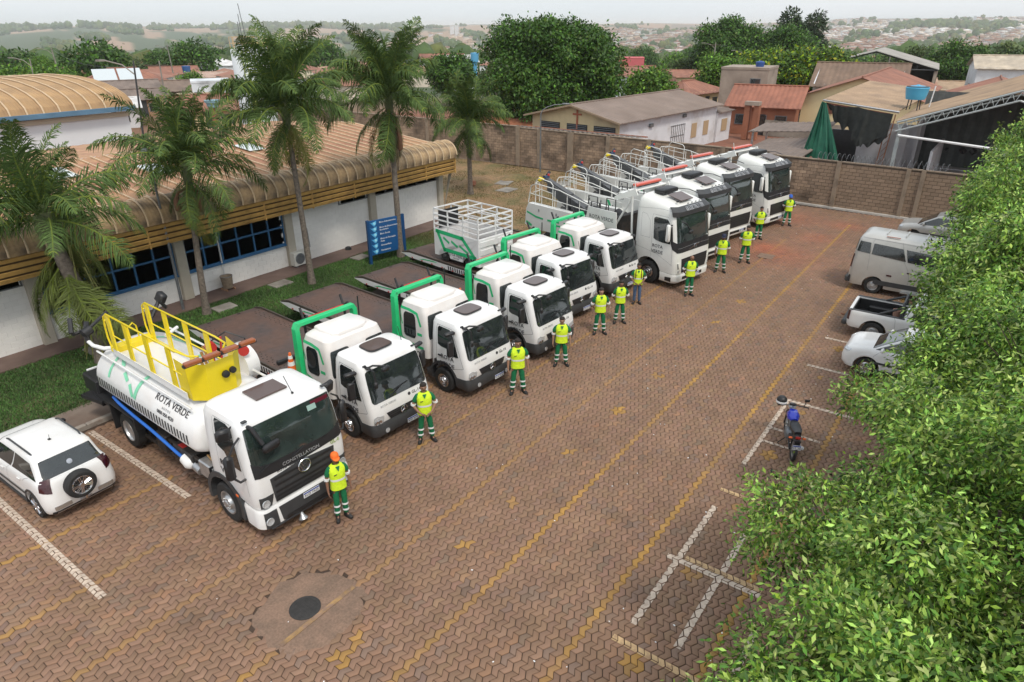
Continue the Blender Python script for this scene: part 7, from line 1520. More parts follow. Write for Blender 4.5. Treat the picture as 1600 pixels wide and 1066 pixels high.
for y in (-3.0,-.35,2.4):
    f = MB(); f.box((-.15,y,2.62), (.06,2.0,.75)); fo = f.build('window', MT['black'], ch)
    for k in range(5): MB().box((-.19,y,2.34+k*.14), (.02,1.9,.03), (0,.4,0)).build('louvre', MT['greym'], fo)
for x in (12.3, 14.6): f = MB().box((x,-Wd/2-.02,1.55), (.95,.06,1.25)).build('shutter', M('tan_shutter', (.42,.30,.18), .7) if 'tsh' not in MT else MT['tsh'], ch); MT['tsh'] = bpy.data.materials['tan_shutter']
b = MB(); [b.box((8.2+k*.33,-Wd/2-.03,1.4), (.03,.03,1.9)) for k in range(8)]; [b.box((9.3,-Wd/2-.03,z), (2.5,.03,.03)) for z in (.5,1.4,2.3)]; b.build('barred_gate', MT['greym'], ch)
for x, y, z in ((4.6,-Wd/2-.08,2.75),(10.2,-Wd/2-.08,3.0)): MB().box((x,y,z), (.55,.2,.28), ch=.04).build('wall_vent', MT['greym'], ch)
an = MB(); an.box((L_+1.4,-Wd/2+1.0,1.35), (2.9,2.4,2.7)); an.build('annex', WH, ch); MB().box((L_+1.4,-Wd/2-.24,1.5), (1.1,.06,1.1)).build('shutter', MT['tsh'], ch); corr_quad((L_-.1,-Wd/2-.5,2.75),(L_+3.1,-Wd/2-.5,2.75),(L_+3.1,-Wd/2+2.3,3.),(L_-.1,-Wd/2+2.3,3.), 8, .03).build('annex_roof', FIB, ch)
# ---- orange-roofed veranda house and brick pillars
vh = house(75.8, 22.0, 0, radians(-82), 6.4, 7.5, 2.9, 1.5, BRI, ORR, 'brick house with orange tiled roof and open veranda behind the chapel', 'veranda_house', .5, ribs=16, base=0, wins=((.2,.5),(.5,.5),(.8,.5)))
pl = empty('brick_gate_pillars', (68.6, 21.3, 0), 0, 'pair of reddish brick pillars topped by a meter box in the red earth yard', 'pillars'); [MB().box((0,dy,1.6), (.6,.5,3.2)).build('pillar', BRI, pl) for dy in (-.45,.45)]; MB().box((-.1,0,3.35), (.7,1.4,.35)).build('meter_box', GRY, pl)
gwl = MB().box((72.,17.2,.75), (.2,7.5,1.5)).build('yard_wall', wallm('stained_grey_wall', (.28,.25,.21), .3, (.14,.12,.10))); tag(gwl, 'low stained grey garden wall in front of the veranda house', 'wall')
bh = house(84, 27, 0, radians(-84), 5.2, 5.5, 5.6, 0, GRY, GRY, 'tall flat roofed house of bare brownish render with one dark window', 'rendered_house', kind='flat', wins=((.75,.75),), base=0)
tag(MB().lathe((83.2,25.7,5.75), (0,0,1), [(0,.42),(.55,.5),(.6,.45),(.7,.1)], 16).build('water_tank', M('tank_dark_blue', (.02,.07,.25), .5), None, 40), 'small dark blue water tank on the flat rendered house', 'water tank')
yh = house(85.5, 13.8, 0, radians(2), 19, 10.4, 3.75, 1.75, YEL, TER, 'pale yellow gabled house with a long reddish corrugated roof beside the tarp shelter', 'yellow_house', .5, ribs=26, base=0, wins=((.2,.4),(.5,.4)))
MB().box((75.9-85.5,2.6,2.5), (.08,.9,.9)).build('brown_shutter', MT['red'] if False else M('brown_shutter', (.13,.05,.03), .7), yh); MB().box((75.9-85.5,2.6,1.2), (.08,.8,.5)).build('vent_grille', MT['greym'], yh)
house(97, 17.5, 0, radians(-84), 9.5, 8, 3.6, 2.2, WH, rooff('brown_old_tile', (.20,.135,.095), (.14,.095,.07)), 'house with steep brown roof edged in white, in front of the big open shed', 'steep_roof_house', .5, ribs=18, base=0)
bs = empty('open_shed', (113, 18.5, 0), radians(-84), 'large open sided grey shed standing behind the steep brown roof', 'shed', 'houses beyond the yard')
for s in (-1, 1):
    corr_quad((-7.5,-8,4.9),(-7.5,8,4.9),(0,8,7),(0,-8,7), 20, .04).build('roof_slope', rooff('pale_grey_sheet', (.34,.32,.29), (.26,.24,.22)), bs) if s < 0 else corr_quad((7.5,-8,4.9),(7.5,8,4.9),(0,8,7),(0,-8,7), 20, .04).build('roof_slope', plas['pale_grey_sheet'], bs)
    for y in (-7.5, 0, 7.5): MB().box((s*7.2,y,2.4), (.3,.3,4.9)).build('post', GRY, bs)
for y in (-7.8,): b = MB(); b.tube([(-7.5,y,4.8),(0,y,6.9),(7.5,y,4.8)], .12, 5); b.tube([(-7.5,y,4.8),(7.5,y,4.8)], .1, 5); [b.tube([(x,y,4.8),(x,y,6.9-abs(x)*.28)], .07, 4) for x in (-5,-2.5,0,2.5,5)]; b.build('truss', MT['dgrey'], bs)
MB().box((0,8,2.4), (15,.2,4.8)).build('back_wall', MT['dgrey'], bs); MB().box((7.4,4,2.4), (.2,8,4.8)).build('side_wall', GRY, bs)
house(112, 1.5, 0, radians(-80), 11, 9, 5.2, 1.2, WH, rooff('cream_sheet', (.5,.42,.32), (.4,.34,.27)), 'white two storey building with a small dark window at the right edge', 'white_block', .4, base=0, wins=((.4,.6),))
house(82.5, 2.5, 0, radians(4), 14, 8, 3.8, 1.4, CRE, TER, 'low house with reddish tiles and a grey patch on its roof behind the blue tank', 'tiled_house', .5, ribs=24, base=0)
house(72, -4.3, 0, radians(0), 14, 9, 4.0, 1.3, YEL, DKR, 'house with dark reddish tiles at the right edge behind the truss shed', 'dark_tiled_house', .5, ribs=20, base=0)
house(100, 50.5, -1, radians(-30), 9, 7, 4.4, 1.0, wallm('light_blue_white', (.62,.68,.75)), TER, 'white house with pinkish roof to the right of the big mango tree', 'white_house', .2, base=0, wins=())
house(97, 44.5, -1, radians(-30), 4.5, 5.5, 3.2, 1.6, M('black_gable', (.03,.032,.04), .6), DKR, 'small building with black gable beside the white house', 'black_gable_house', .2, base=0, wins=(), door=False)
house(88, 36, 0, radians(-10), 9, 6, 2.6, 1.1, CRE, TER, 'low cream house with small tiled hip roof behind the chapel', 'cream_house', .5, kind='hip', base=0)
# ---- tarp shelter: tan roof, dark nets, green tarp, white wall
ts = empty('tarp_shelter', (50, 6.5, 0), 0, 'white walled shelter with tan sheet roof and drooping dark netting behind the block wall', 'shelter')
corr_quad((0,0.0,5.22),(0,4.5,5.72),(13,4.2,6.1),(13,-.6,5.6), 26, .025).build('roof_sheet', TAN, ts); MB().tube([(0,-.1,5.15),(0,4.5,5.64)], .07, 6).build('eave_gutter', MT['alum'], ts)
MB().tube([(.1,.4,5.0),(.1,4.3,5.45)], .06, 6).build('eave_beam', M('rust_red_beam', (.3,.09,.06), .7), ts)
MB().box((7.6,.3,1.8), (.2,2.6,3.6)).build('white_wall', WH, ts); MB().box((4.0,1.1,1.8), (.2,3.0,3.6)).build('white_wall', WH, ts); MB().box((6.2,-1.,2.4), (4.4,.2,4.8)).build('side_wall', WH, ts); MB().box((5.5,3.6,1.6), (.2,2.2,3.2)).build('dark_gate', MT['dgrey'], ts)
def cloth(name, P, m, parent, nu=24, nv=14, fold=.12, freq=9, sag=0.):
    """hanging cloth between four corners (tl, tr, br, bl) with folds"""
    tl, tr_, br, bl = map(Vector, P); b = MB(); g = []; nrm = (tr_-tl).cross(bl-tl).normalized()
    for j in range(nv+1):
        for i in range(nu+1):
            u, v = i/nu, j/nv; p = tl.lerp(tr_, u).lerp(bl.lerp(br, u), v); p = p+nrm*fold*(sin(u*freq*2+v*1.3)+.7*sin(u*freq*3.7+v*4.+1))*(.3+v)*(.6+.5*sin(u*5+v*3))+Vector((0,0,.12*sin(u*freq*2.3)*v))+Vector((0,0,-sag*4*u*(1-u)*(.2+.8*v))); g.append(p)
    b.add(g, [(j*(nu+1)+i, j*(nu+1)+i+1, (j+1)*(nu+1)+i+1, (j+1)*(nu+1)+i) for j in range(nv) for i in range(nu)]); return b.build(name, m, parent, 80)
netm = M('dark_shade_net', (.03,.034,.032), .9, var=.3, scale=3); cloth('shade_net', [(-.1,2.3,5.35),(-.1,.2,5.05),(0,.3,3.5),(0,2.4,3.2)], netm, ts, fold=.1, sag=.35); cloth('shade_net', [(-.1,4.3,5.5),(-.1,2.3,5.35),(.2,2.2,4.0),(.2,4.0,5.0)], netm, ts, fold=.12, sag=.5)
cloth('net_point', [(-.05,2.4,3.5),(-.05,.5,3.6),(-.05,1.0,3.35),(-.05,1.9,2.9)], netm, ts, fold=.04)
tgm = M('green_tarpaulin', (.010,.105,.062), .7, var=.2, scale=3); tg_ = cloth('green_tarp', [(49.7,11.0,5.6),(49.7,10.7,5.5),(49.0,9.1,1.9),(49.2,11.6,2.1)], tgm, None, 30, 20, .16, 13); tag(tg_, 'green tarpaulin hanging like a curtain at the left corner of the tan roof', 'tarpaulin')
b = MB()
for k in range(9): b.box((2.2+random.uniform(-1,1), random.uniform(-1,4), .3+random.uniform(0,.5)), (random.uniform(.3,1.),random.uniform(.4,1.2),random.uniform(.3,.9)), (0,0,random.random()))
tag(b.build('stacked_junk', MT['dgrey'], ts), None, kind='stuff')
ww = MB(); [ww.tube([(.15+.0*k,y0,0),(.15,y0-.25,5.0)], .035, 5) for k, y0 in ((0,.7),(1,.35))]; [ww.tube([(.15,.7-.04*k,.4*k+.3),(.15,.36-.02*k,.4*k+.6)], .02, 4) for k in range(11)]; ww.build('lattice_column', M('rusty_column', (.30,.13,.07), .7), ts)
tk_ = empty('blue_water_tank', (51.7, 5.9, 5.35), 0, 'bright blue round water tank on a stand above the tan roofs', 'water tank'); MB().lathe((0,0,.55), (0,0,1), [(0,.62),(.1,.66),(.4,.72),(.75,.78),(.8,.80),(.84,.78),(.92,.5),(.98,.12),(1.02,.1)], 28).build('tank_body', M('cyan_blue_plastic', (.07,.36,.58), .45), tk_, 35)
tk_.scale = (.86,.86,.86); b = MB(); [b.tube([(.5*cos(a),.5*sin(a),-.2),(.45*cos(a),.45*sin(a),.55)], .04, 5) for a in (.6,2.2,3.8,5.4)]; b.build('stand', MT['dgrey'], tk_); MB().tube([(.3,-.95,-.3),(.1,-1.1,1.5)], .045, 5).build('white_pipe', MT['whiteink'], tk_); MB().lathe((-0,0,1.42), (0,0,1), [(0,.74),(.03,.74),(.05,.6)], 24).build('lid', MT['dgrey'], tk_, 40)
# ---- truss shed
sh = empty('truss_shed', (47, 0.4, 0), 0, 'open workshop shed with tan gabled roof and white steel truss front', 'shed'); ap = (6.95, 0.)
e1, e2 = (5.5, 5.05), (-9.5, 3.7)
corr_quad((0,5.7,4.98),(15,5.7,4.98),(15,0,7.0),(0,0,7.0), 40, .03).build('roof_slope', TAN, sh); corr_quad((0,-9,3.85),(15,-9,3.85),(15,0,7.0),(0,0,7.0), 40, .03).build('roof_slope', TAN, sh)
tm = M('galvanised_truss', (.42,.45,.45), .5, .3); 
for side, ye, ze in ((1, 5.6, 4.9), (-1, -8.9, 3.8)):
    a0 = Vector((-.1,0,6.9)); a1 = Vector((-.1,ye,ze)); dn = Vector((0,0,-.5)); MB().tube([a0,a1], .06, 6).build('truss_chord', tm, sh); MB().tube([a0+dn,a1+dn], .055, 6).build('truss_chord', tm, sh); N = 13
    for k in range(N): p = a0.lerp(a1,k/N); q = a0.lerp(a1,(k+.5)/N)+dn; r2 = a0.lerp(a1,(k+1)/N); MB().tube([p,q,r2], .03, 4).build('truss_web', tm, sh)
for k in range(5): MB().tube([(3*k+.1,5.6,4.7),(3*k+.1,0,6.7),(3*k+.1,-8.9,3.5)], .05, 5).build('rafter', tm, sh)
MB().tube([(-.2,5.4,4.2),(-.2,-3.6,3.55)], .075, 6).build('white_beam', MT['whiteink'], sh)
for y in (5.4, -8.8): MB().box((.1,y,2.4), (.2,.2,4.8)).build('post', tm, sh)
bw_ = MB(); n_ = 40; lo_ = [Vector((9.5,5.4-14*i/n_,0))+Vector((.06 if i % 2 else 0,0,0)) for i in range(n_+1)]; [bw_.add([lo_[i],lo_[i+1],lo_[i+1]+Vector((0,0,6.0)),lo_[i]+Vector((0,0,6.0))], [(0,1,2,3)]) for i in range(n_)]; bw_.build('corrugated_back_wall', M('dark_corrugated_steel', (.10,.11,.11), .6, .3, var=.2), sh)
MB().box((7.5,-1.,1.1), (3.8,10,.1)).build('shelf', WH, sh); MB().box((8.2,-1,.6), (.1,10,1.2)).build('low_white_wall', WH, sh); MB().box((4.5,3.6,1.6), (6,.15,3.2)).build('side_wall', WH, sh)
g = random.Random(3); stf = [MT['black'], MT['dgrey'], M('dark_teal_stuff', (.02,.08,.09), .6), MT['red'], MT['deck']]
for k in range(46):
    b = MB(); s_ = g.uniform(.2,.55); z_ = g.choice([.3,.5,2.8,.9]); p = (g.uniform(2.0,5.2) if z_ < 2 else 5.7, g.uniform(-5,3.6), z_)
    (b.box(p, (s_,s_*1.2,s_), (g.random(),g.random(),g.random()), ch=.05) if g.random() < .5 else b.lathe(p, (g.random(),g.random(),.5), [(-s_/3,.03),(-s_/3,s_/2),(s_/3,s_/2),(s_/3,.03)], 10)); b.build('workshop_item', stf[g.randint(0,4) if g.random() < .5 else 0], sh)
# small lean-to roofs left of the green tarp
for (x, y, w, d, z, lab) in ((56.5,14.3,4,5.5,2.8,'grey fibre cement lean-to roof below the yellow gabled house'),(50.5,13.2,8,4.6,2.2,'low brown sheet roof just behind the wall left of the green tarpaulin')):
    e = empty('lean_to', (x, y, 0), 0, lab, 'lean-to'); corr_quad((-w/2,-d/2,z+.3),(-w/2,d/2,z-.1),(w/2,d/2,z+.1),(w/2,-d/2,z+.6), 12, .03).build('roof_sheet', FIB, e); [MB().box((sx*w/2.2,sy*d/2.3,z/2), (.14,.14,z)).build('post', MT['alum'], e) for sx in (-1,1) for sy in (-1,1)]
# concrete water stand by the sand heap, red sand
wt = empty('concrete_water_stand', (66.5, 49.3, 0), 0, 'pale concrete column carrying a small square tank near the mango tree', 'water stand'); MB().tube([(0,0,0),(0,0,2.6)], [.5,.42], 8).build('column', MT['concrete'], wt, 30); MB().box((0,0,3.1), (1.7,1.7,1.),).build('tank_box', GRY, wt); b = MB(); [b.tube([(s*.7,s2*.7,0),(s*.7,s2*.7,2.6)], .06, 4) for s in (-1,1) for s2 in (-1,1)]; b.build('legs', MT['concrete'], wt)
sp_ = MB(); sp_.loft([[(62+r_*cos(a)*(1+.1*sin(3*a)), 45+r_*1.3*sin(a), z) for a in [2*pi*k/20 for k in range(20)]] for r_, z in ((5.5,-.1),(4,.7),(2,1.2),(.3,1.3))]); tag(sp_.build('sand_heap', M('red_sand', (.32,.12,.06), .95, var=.2, scale=1), None, 60), 'heap of red sand behind the wall near the concrete stand', 'sand heap')
for k, (x, y, s, lab) in enumerate(((37.5,30.5,1.2,'low mound of earth with a brick beside the small palm'),(40.3,29.2,.9,'lower second mound of dry earth nearer the wall'))):
    m_ = MB(); m_.loft([[(x+r_*s*1.5*cos(a)*(1+.15*sin(2*a+k)), y+r_*s*sin(a), z*s) for a in [2*pi*j/16 for j in range(16)]] for r_, z in ((1,.0),(.7,.2),(.3,.32),(.05,.34))]); tag(m_.build('earth_mound', dirt, None, 60), lab, 'earth mound')
tag(MB().box((36.4,29.9,.3), (.6,.4,.35), (0,.2,.4), ch=.05).build('broken_brick_pile', BRI), 'reddish lump of broken brick lying by the small palm', 'brick rubble')
# ================================================================ trees beyond
big_tree(67.3, 43., 0, 8.3, 10.9, 'huge dark green mango tree towering over the chapel', 21, 85000, .36, lm_d, mc, 'mango_tree', nl=26, flat=.85)
lm_l = leafmat('light_green_leaf', (.10,.19,.03), .5, .3); lm_y = leafmat('flame_tree_leaf', (.085,.15,.025), .5, .25); lm_o = leafmat('olive_leaf', (.075,.11,.04), .6, .2); lm_c = leafmat('dark_conifer_leaf', (.035,.06,.03), .6, .1)
ycols = [(1,1,1),(.8,.9,.8),(1.1,1.2,.9),(6,2.9,.4),(.9,1.,.8)]
def at(px, py_base, r, dz=0):   # helper used while laying out: direction by azimuth/elevation of the place
    pass
TL = [ # x, y, R, H, label, mat, cols, n, size
 (101,25,5.2,8.4,'green flame tree speckled with yellow blossom behind the rendered house',lm_y,ycols),
 (108,33,4.6,7.6,'yellow flowering tree left of the rendered house',lm_y,ycols),
 (97,35,3.6,6.8,'bright green round tree left of the flat rendered house',lm_l,mc),
 (82,38.5,3.4,5.2,'light green bush like tree behind the chapel roof',lm_l,mc),
 (150,53,7.5,13.2,'tall dark green tree in the clump left of the cypresses',lm_d,mc),
 (158,44,6.5,12.,'broad green tree at the foot of the dark cypresses',lm_d,mc),
 (150,62,4,6.5,'mid green tree with a palm beside it beyond the chapel',lm_o,mc),
 (165,22,6,8.5,'low wide green tree behind the big open shed',lm_o,mc),
 (150,12,6,9,'bushy green tree to the right of the big open shed',lm_d,mc),
 (165,3,7,9,'spreading green tree near the right edge before the far town',lm_o,mc),
 (76,66,3.6,6.6,'round green tree between the tall palms and the mango tree',lm_d,mc),
 (79,60,3.0,5.6,'loose small tree left of the concrete water stand',lm_o,mc),
 (118,72,5.5,7.5,'grey green tree left of the mango crown',lm_o,mc)]
for k, (x, y, R, H, lab, mt_, cl_) in enumerate(TL):
    z = hz(x, y)-.2; n = int(16000*min(1.4, (R/5)**1.2)); big_tree(x, y, z, R, H, lab, 100+k, n, .30+R*.03, mt_, cl_, nl=12)
for k, (x, y, H, lab) in enumerate(((173,48,15.5,'taller ragged dark conifer in the pair on the skyline'),(178.5,44.5,15,'dense dark conifer right of its ragged neighbour'))):
    r = random.Random(k+5); e = empty('conifer', (x, y, hz(x,y)), 0, lab, 'conifer', 'dark conifers on the skyline'); lob = [(r.uniform(-2,2)*(1-t*.5), r.uniform(-2,2)*(1-t*.5), H*(.25+.72*t), 4.2*(1-t*.6)*r.uniform(.7,1.2), 4.2*(1-t*.6), 1.6) for t in [j/11 for j in range(12)]]
    tag(link('foliage', leaf_cloud('foliage', lob, 9000, .9, lm_c, 7+k, mc, 3.2, .5, .1), e), kind='stuff'); MB().tube([(0,0,0),(0,0,H*.9)], [.5,.1], 7).build('trunk', MT['trunk'], e)
# ================================================================ neighbourhood on the left
def hs(x, y, ztop, w, d, rzdeg, wall, roof, label, kind='gable', rh=1.4, **k):
    g = hz(x, y); h = ztop-rh-g; return house(x, y, g, radians(rzdeg), w, d, max(1.5, h), rh, wall, roof, label, kind=kind, rh_=None, **k) if False else house(x, y, g, radians(rzdeg), w, d, max(1.5, h), rh, wall, roof, label, kind=kind, **k)
so = hs(60.8, 126.1, 4.0, 15.5, 11, -22, WH, TER, 'house with white solar panels on its reddish hipped roof', 'hip', 2.6, ribs=14)
for a, (x0, x1, t0, t1) in enumerate(((-4.6,-1.2,.35,.92),(-.9,2.6,.35,.92),(-6.2,-1.9,.06,.26),(-1.6,2.2,.06,.26))):
    h0 = 4.0-2.6-hz(60.8,126.1); D_ = 5.9; zf = lambda t: h0-.19+2.8*t+.12; yf = lambda t: -D_+D_*t; MB().slab([(x0,yf(t0),zf(t0)),(x1,yf(t0),zf(t0)),(x1,yf(t1),zf(t1)),(x0,yf(t1),zf(t1))], (0,0,.06)).build('solar_panel', M('pale_solar_panel', (.55,.60,.62), .25, coat=.3) if 'sp2' not in MT else MT['sp2'], so); MT['sp2'] = bpy.data.materials['pale_solar_panel']
hs(92, 221.7, .4, 11.6, 9, -10, WH, TER, 'brown red roofed house left of the big dark tree', 'hip', 2., ribs=8)
hs(80.5, 183.1, .6, 12, 10, -20, WH, TER, 'red brown roofed house between the hedge and the solar panel house', 'hip', 1.8, ribs=8)
hs(80.4, 226.1, 2.4, 12.8, 9, -15, WH, rooff('pinkish_roof', (.30,.17,.12), (.2,.12,.09)), 'pinkish brown roof with a pale edge showing above the hedge at the left', 'gable', 1.6, ribs=8)
hs(118.9, 231.2, .4, 15, 9, -25, WH, TER, 'long reddish roofed house with pale edges beyond the solar panels', 'gable', 1.6, ribs=10)
hs(92.1, 166.2, 1.8, 10, 8, -22, WH, TER, 'red roof with a white ridge right of the solar panels', 'gable', 1.4, ribs=8)
hs(122.3, 194.8, 1.8, 12.5, 10, -25, WH, WHR, 'house with broad white sheet roof left of the white tank tower', 'hip', 1.5, ribs=8)
hs(134.5, 222.5, -.1, 15, 9, -25, WH, DKR, 'dark reddish roof behind the broad white roof', 'gable', 1.6, ribs=8)
hs(88.1, 145.4, 1.4, 8, 7, -28, CRE, rooff('pinkish_flat', (.42,.30,.24), (.3,.2,.16)), 'low house with pale pink roof below the broad white roof', 'gable', .8, ribs=8)
hs(47.3, 101.5, 3.6, 10.5, 9, -22, GRY, FIB, 'long low building with dark fibre cement roof right behind the barrel roof', 'gable', 1.2, ribs=14)
hs(54.6, 99.5, 3.3, 13, 8, -26, GRY, rooff('brown_fibre', (.20,.145,.11), (.13,.095,.075)), 'low building with brown grey sheets left of the small palm crowns', 'gable', 1., ribs=16)
hs(52.9, 87.2, 3.8, 4.6, 5, -30, wallm('mould_white', (.66,.69,.72), .1, (.35,.36,.37)), WHR, 'mould streaked white block house left of the white tank tower', 'flat', 0, ribs=4, wins=(), door=False)
hs(46.6, 79.3, 3.1, 4.6, 4.5, -30, CRE, rooff('cream_slab', (.42,.35,.26), (.33,.27,.2)), 'little cream topped house in front of the mould streaked block', 'gable', .5, ribs=5)
hs(44, 73.9, 3.4, 8.5, 6, -30, CRE, TER, 'terracotta roof between the palm crowns and the round tank stand', 'gable', 1.2, ribs=10)
hs(38.5, 84.5, 2.9, 5.5, 6, -25, WH, WHR, 'small building with crumpled white sheet roof behind the barrel hall corner', 'gable', .7, ribs=8)
hs(46.3, 93.1, 3., 6, 5, -22, wallm('orange_wall', (.36,.21,.13)), FIB, 'grey roofed shed with an orange wall strip behind the barrel hall', 'gable', .9, ribs=8)
hs(185, 377, -2.5, 16, 10, -20, WH, rooff('far_grey', (.3,.3,.3), (.24,.24,.24)), 'far grey roofed building among the trees right of the big dark crown', 'gable', 2, ribs=4)
hs(183, 350, -3.5, 11, 8, -20, WH, WHR, 'far small white building just under the far grey roof', 'gable', 2, ribs=4)
hs(114.5, 96.9, 4.7, 7, 6, -40, WH, WHR, 'white roofed house seen between the tall palm and the round tree', 'gable', 1, ribs=6); hs(164.8, 145.7, 2.6, 12.8, 9, -40, WH, TER, 'red roofed house behind the white roof between palm and mango', 'gable', 1.5, ribs=6)
hs(178.5, 90.1, 2.1, 7, 6, -60, wallm('pink_wall', (.60,.14,.15)), TER, 'bright pink walled house right of the mango crown', 'flat', 0, ribs=4, wins=()); hs(116, 61, 3.0, 13, 8, -62, CRE, TER, 'long low house with worn red roof right of the mango crown', 'gable', 1., ribs=10)
hs(138, 58.8, 1.9, 13, 8, -65, CRE, TER, 'red roofed house under the street lamps behind the light green tree', 'gable', 1., ribs=10); hs(158.3, 62.1, 1.1, 7, 6, -65, WH, WHR, 'small white roof beside the street lamps', 'gable', .8, ribs=5)
hs(246.9, 81.6, .8, 11, 8, -70, WH, TER, 'red roof showing between the far trees left of the conifers', 'gable', 1.4, ribs=5); hs(132, 18, 2.2, 10, 8, -80, WH, rooff('mixed_roof', (.40,.28,.2), (.3,.12,.08)), 'pale reddish roof right of the big open shed', 'gable', 1.2, ribs=6)
hs(139, 10, 1.5, 12, 8, -80, WH, TAN, 'low tan roofed building left of the white two storey block', 'gable', 1., ribs=6)
g = random.Random(9)
fill = [(x, y) for x in range(60, 330, 22) for y in range(-10, 330, 22)]
# tank tower and small tank stand
tw = empty('water_tower', (39.3, 57.6, 0), 0, 'tall white cylindrical water tower with railing and aerials behind the palms', 'water tower'); MB().lathe((0,0,0), (0,0,1), [(0,1.6),(8.3,1.6),(8.5,1.5),(8.55,.1)], 28).build('tank_body', wallm('tower_white', (.70,.74,.76)), tw, 40)
b = MB(); [b.tube([(1.55*cos(a),1.55*sin(a),8.4),(1.55*cos(a),1.55*sin(a),9.4)], .03, 4) for a in [k*pi/5 for k in range(10)]]; [b.tube([(1.55*cos(a*pi/12),1.55*sin(a*pi/12),z) for a in range(25)], .025, 4) for z in (8.9,9.4)]; b.build('railing', M('pale_orange_rail', (.55,.38,.2), .7), tw)
b = MB(); [b.tube([(-1.3+dx,-1.1-.3*0,0),(-1.3+dx,-1.1,8.6)], .05, 4) for dx in (-.25,.15)]; [b.tube([(-1.55,-1.1,z*.4),(-1.15,-1.1,z*.4)], .03, 4) for z in range(1,21)]; b.box((-1.1,-1.4,3), (.5,.1,5)); b.build('ladder', M('moss_green_ladder', (.30,.36,.08), .7), tw)
b = MB(); [b.tube([(x,-1.2,8.4),(x+dx,-1.2,h_)], .03, 4) for x, dx, h_ in ((-1.3,-.1,11.2),(-.9,-.35,12.0),(-1.6,.05,10.6))]; b.build('aerial', MT['greym'], tw)
st = empty('tank_stand', (42.4, 70.2, 0), 0, 'small round blue and white tank on a brick column left of the palms', 'tank stand'); MB().tube([(0,0,0),(0,0,2.4)], .3, 6).build('column', BRI, st); MB().lathe((0,0,2.4), (0,0,1), [(0,.4),(.1,.55),(.5,.62),(.55,.75),(.8,.8),(.85,.1)], 20).build('tank_body', M('grey_blue_tank', (.22,.38,.45), .5), st, 35)
b_ = MB().lathe((86,150,hz(86,150)+4.2), (0,0,1), [(0,.75),(1.3,.9),(1.4,.1)], 16); tag(b_.build('water_tank', M('far_tank_blue', (.03,.10,.28), .5), None, 40), 'dark blue water tank among the red roofs left of the palms', 'water tank')
b_ = MB().lathe((104,84,4.2), (0,0,1), [(-3,.35),(-.1,.4),(0,.7),(1.5,.75),(1.6,.1)], 16); tag(b_.build('water_tank', M('far_tank_cyan', (.10,.35,.58), .5), None, 40), 'light blue upright water tank left of the mango crown', 'water tank')
# poles
for k, (x, y, zt, lean, lab) in enumerate(((56.2,139.1,7.1,.3,'leaning pale concrete pole above the hedge at left'),(87.1,157.5,6.7,.2,'pale utility pole before the second dark tree at left'),(26.2,54.,8.,-.8,'dark slim street pole with curved lamp behind the barrel hall'),(35.2,66.3,7.4,-.3,'thin greenish pole rising between the barrel hall and the palms'),(38.2,103.1,6.7,-.5,'street lamp pole over the hedge at far left'),(157.8,86.7,4.2,0,'thin pale pole right of the mango crown'),(131.1,49.1,7.2,0,'wooden utility pole in the light green trees behind the chapel'),(132.9,44.,5.8,0,'street lamp with curved arm behind the chapel'),(193.5,50.6,6.2,0,'tall pole beside the dark conifers'),(148.3,22.5,5.7,0,'utility pole at the right side of the big open shed'),(70.,1.,5.6,.2,'leaning concrete pole over the right hand sheds'))):
    e = empty('utility_pole', (x, y, hz(x,y)), 0, lab, 'pole', 'poles beyond the yard'); H = zt-hz(x,y); d = Vector((-rt.x, -rt.y, 0)); b = MB(); b.tube([(0,0,0), tuple(d*lean+Vector((0,0,H)))], [.09,.06] if k in (2,3,4) else [.16,.10], 7); b.build('pole', MT['dgrey'] if k == 2 else MT['concrete'], e)
    if k in (0,1,2,4,7,6): b = MB(); q = d*lean*.9+Vector((0,0,H*.88)); b.tube([q, q+d*.8+Vector((0,0,.7)), q+d*2.+Vector((0,0,1.0))], .05, 5); b.box(q+d*2.3+Vector((0,0,1.0)), (.5,.5,.12)); b.build('lamp_arm', MT['concrete'], e)
    if k in (6,8,9,3): MB().box((0,0,H-.4), (2.,.12,.12), (0,0,radians(-50))).build('cross_arm', MT['trunk'], e)
def cable(a, b_, sag, r_=.02):
    a, b_ = Vector(a), Vector(b_); m_ = MB(); m_.tube([a.lerp(b_, t/12)+Vector((0,0,-sag*4*(t/12)*(1-t/12))) for t in range(13)], r_, 4); return m_
b = cable((56.2,139.1,6.8),(26.2,54,7.6),.8); b2 = cable((56.2,139.1,6.8),(-10,180,6.6),1.); b3 = cable((56.2,139.1,6.8),(87.1,157.5,6.4),.6); b4 = cable((87.1,157.5,6.4),(140,170,6),1.); b5 = cable((131.1,49.1,6.9),(193.5,50.6,6.),1.); b6 = cable((131.1,49.1,6.9),(148.3,22.5,5.5),.8); b7 = cable((148.3,22.5,5.5),(140,-15,5.5),.8)
for k, (q, lab) in enumerate(((b,'cable from the leaning pale pole to the dark slim pole'),(b2,'cable from the leaning pale pole out of the left edge'),(b3,'cable between the two pale poles at the left'),(b4,'cable from the second pale pole toward the white tower'),(b5,'cable from the wooden pole to the tall pole by the conifers'),(b6,'cable across the yellow flame trees'),(b7,'cable running off to the right edge above the sheds'))): tag(q.build('power_cable', MT['dgrey']), lab, 'cable', 'overhead cables')
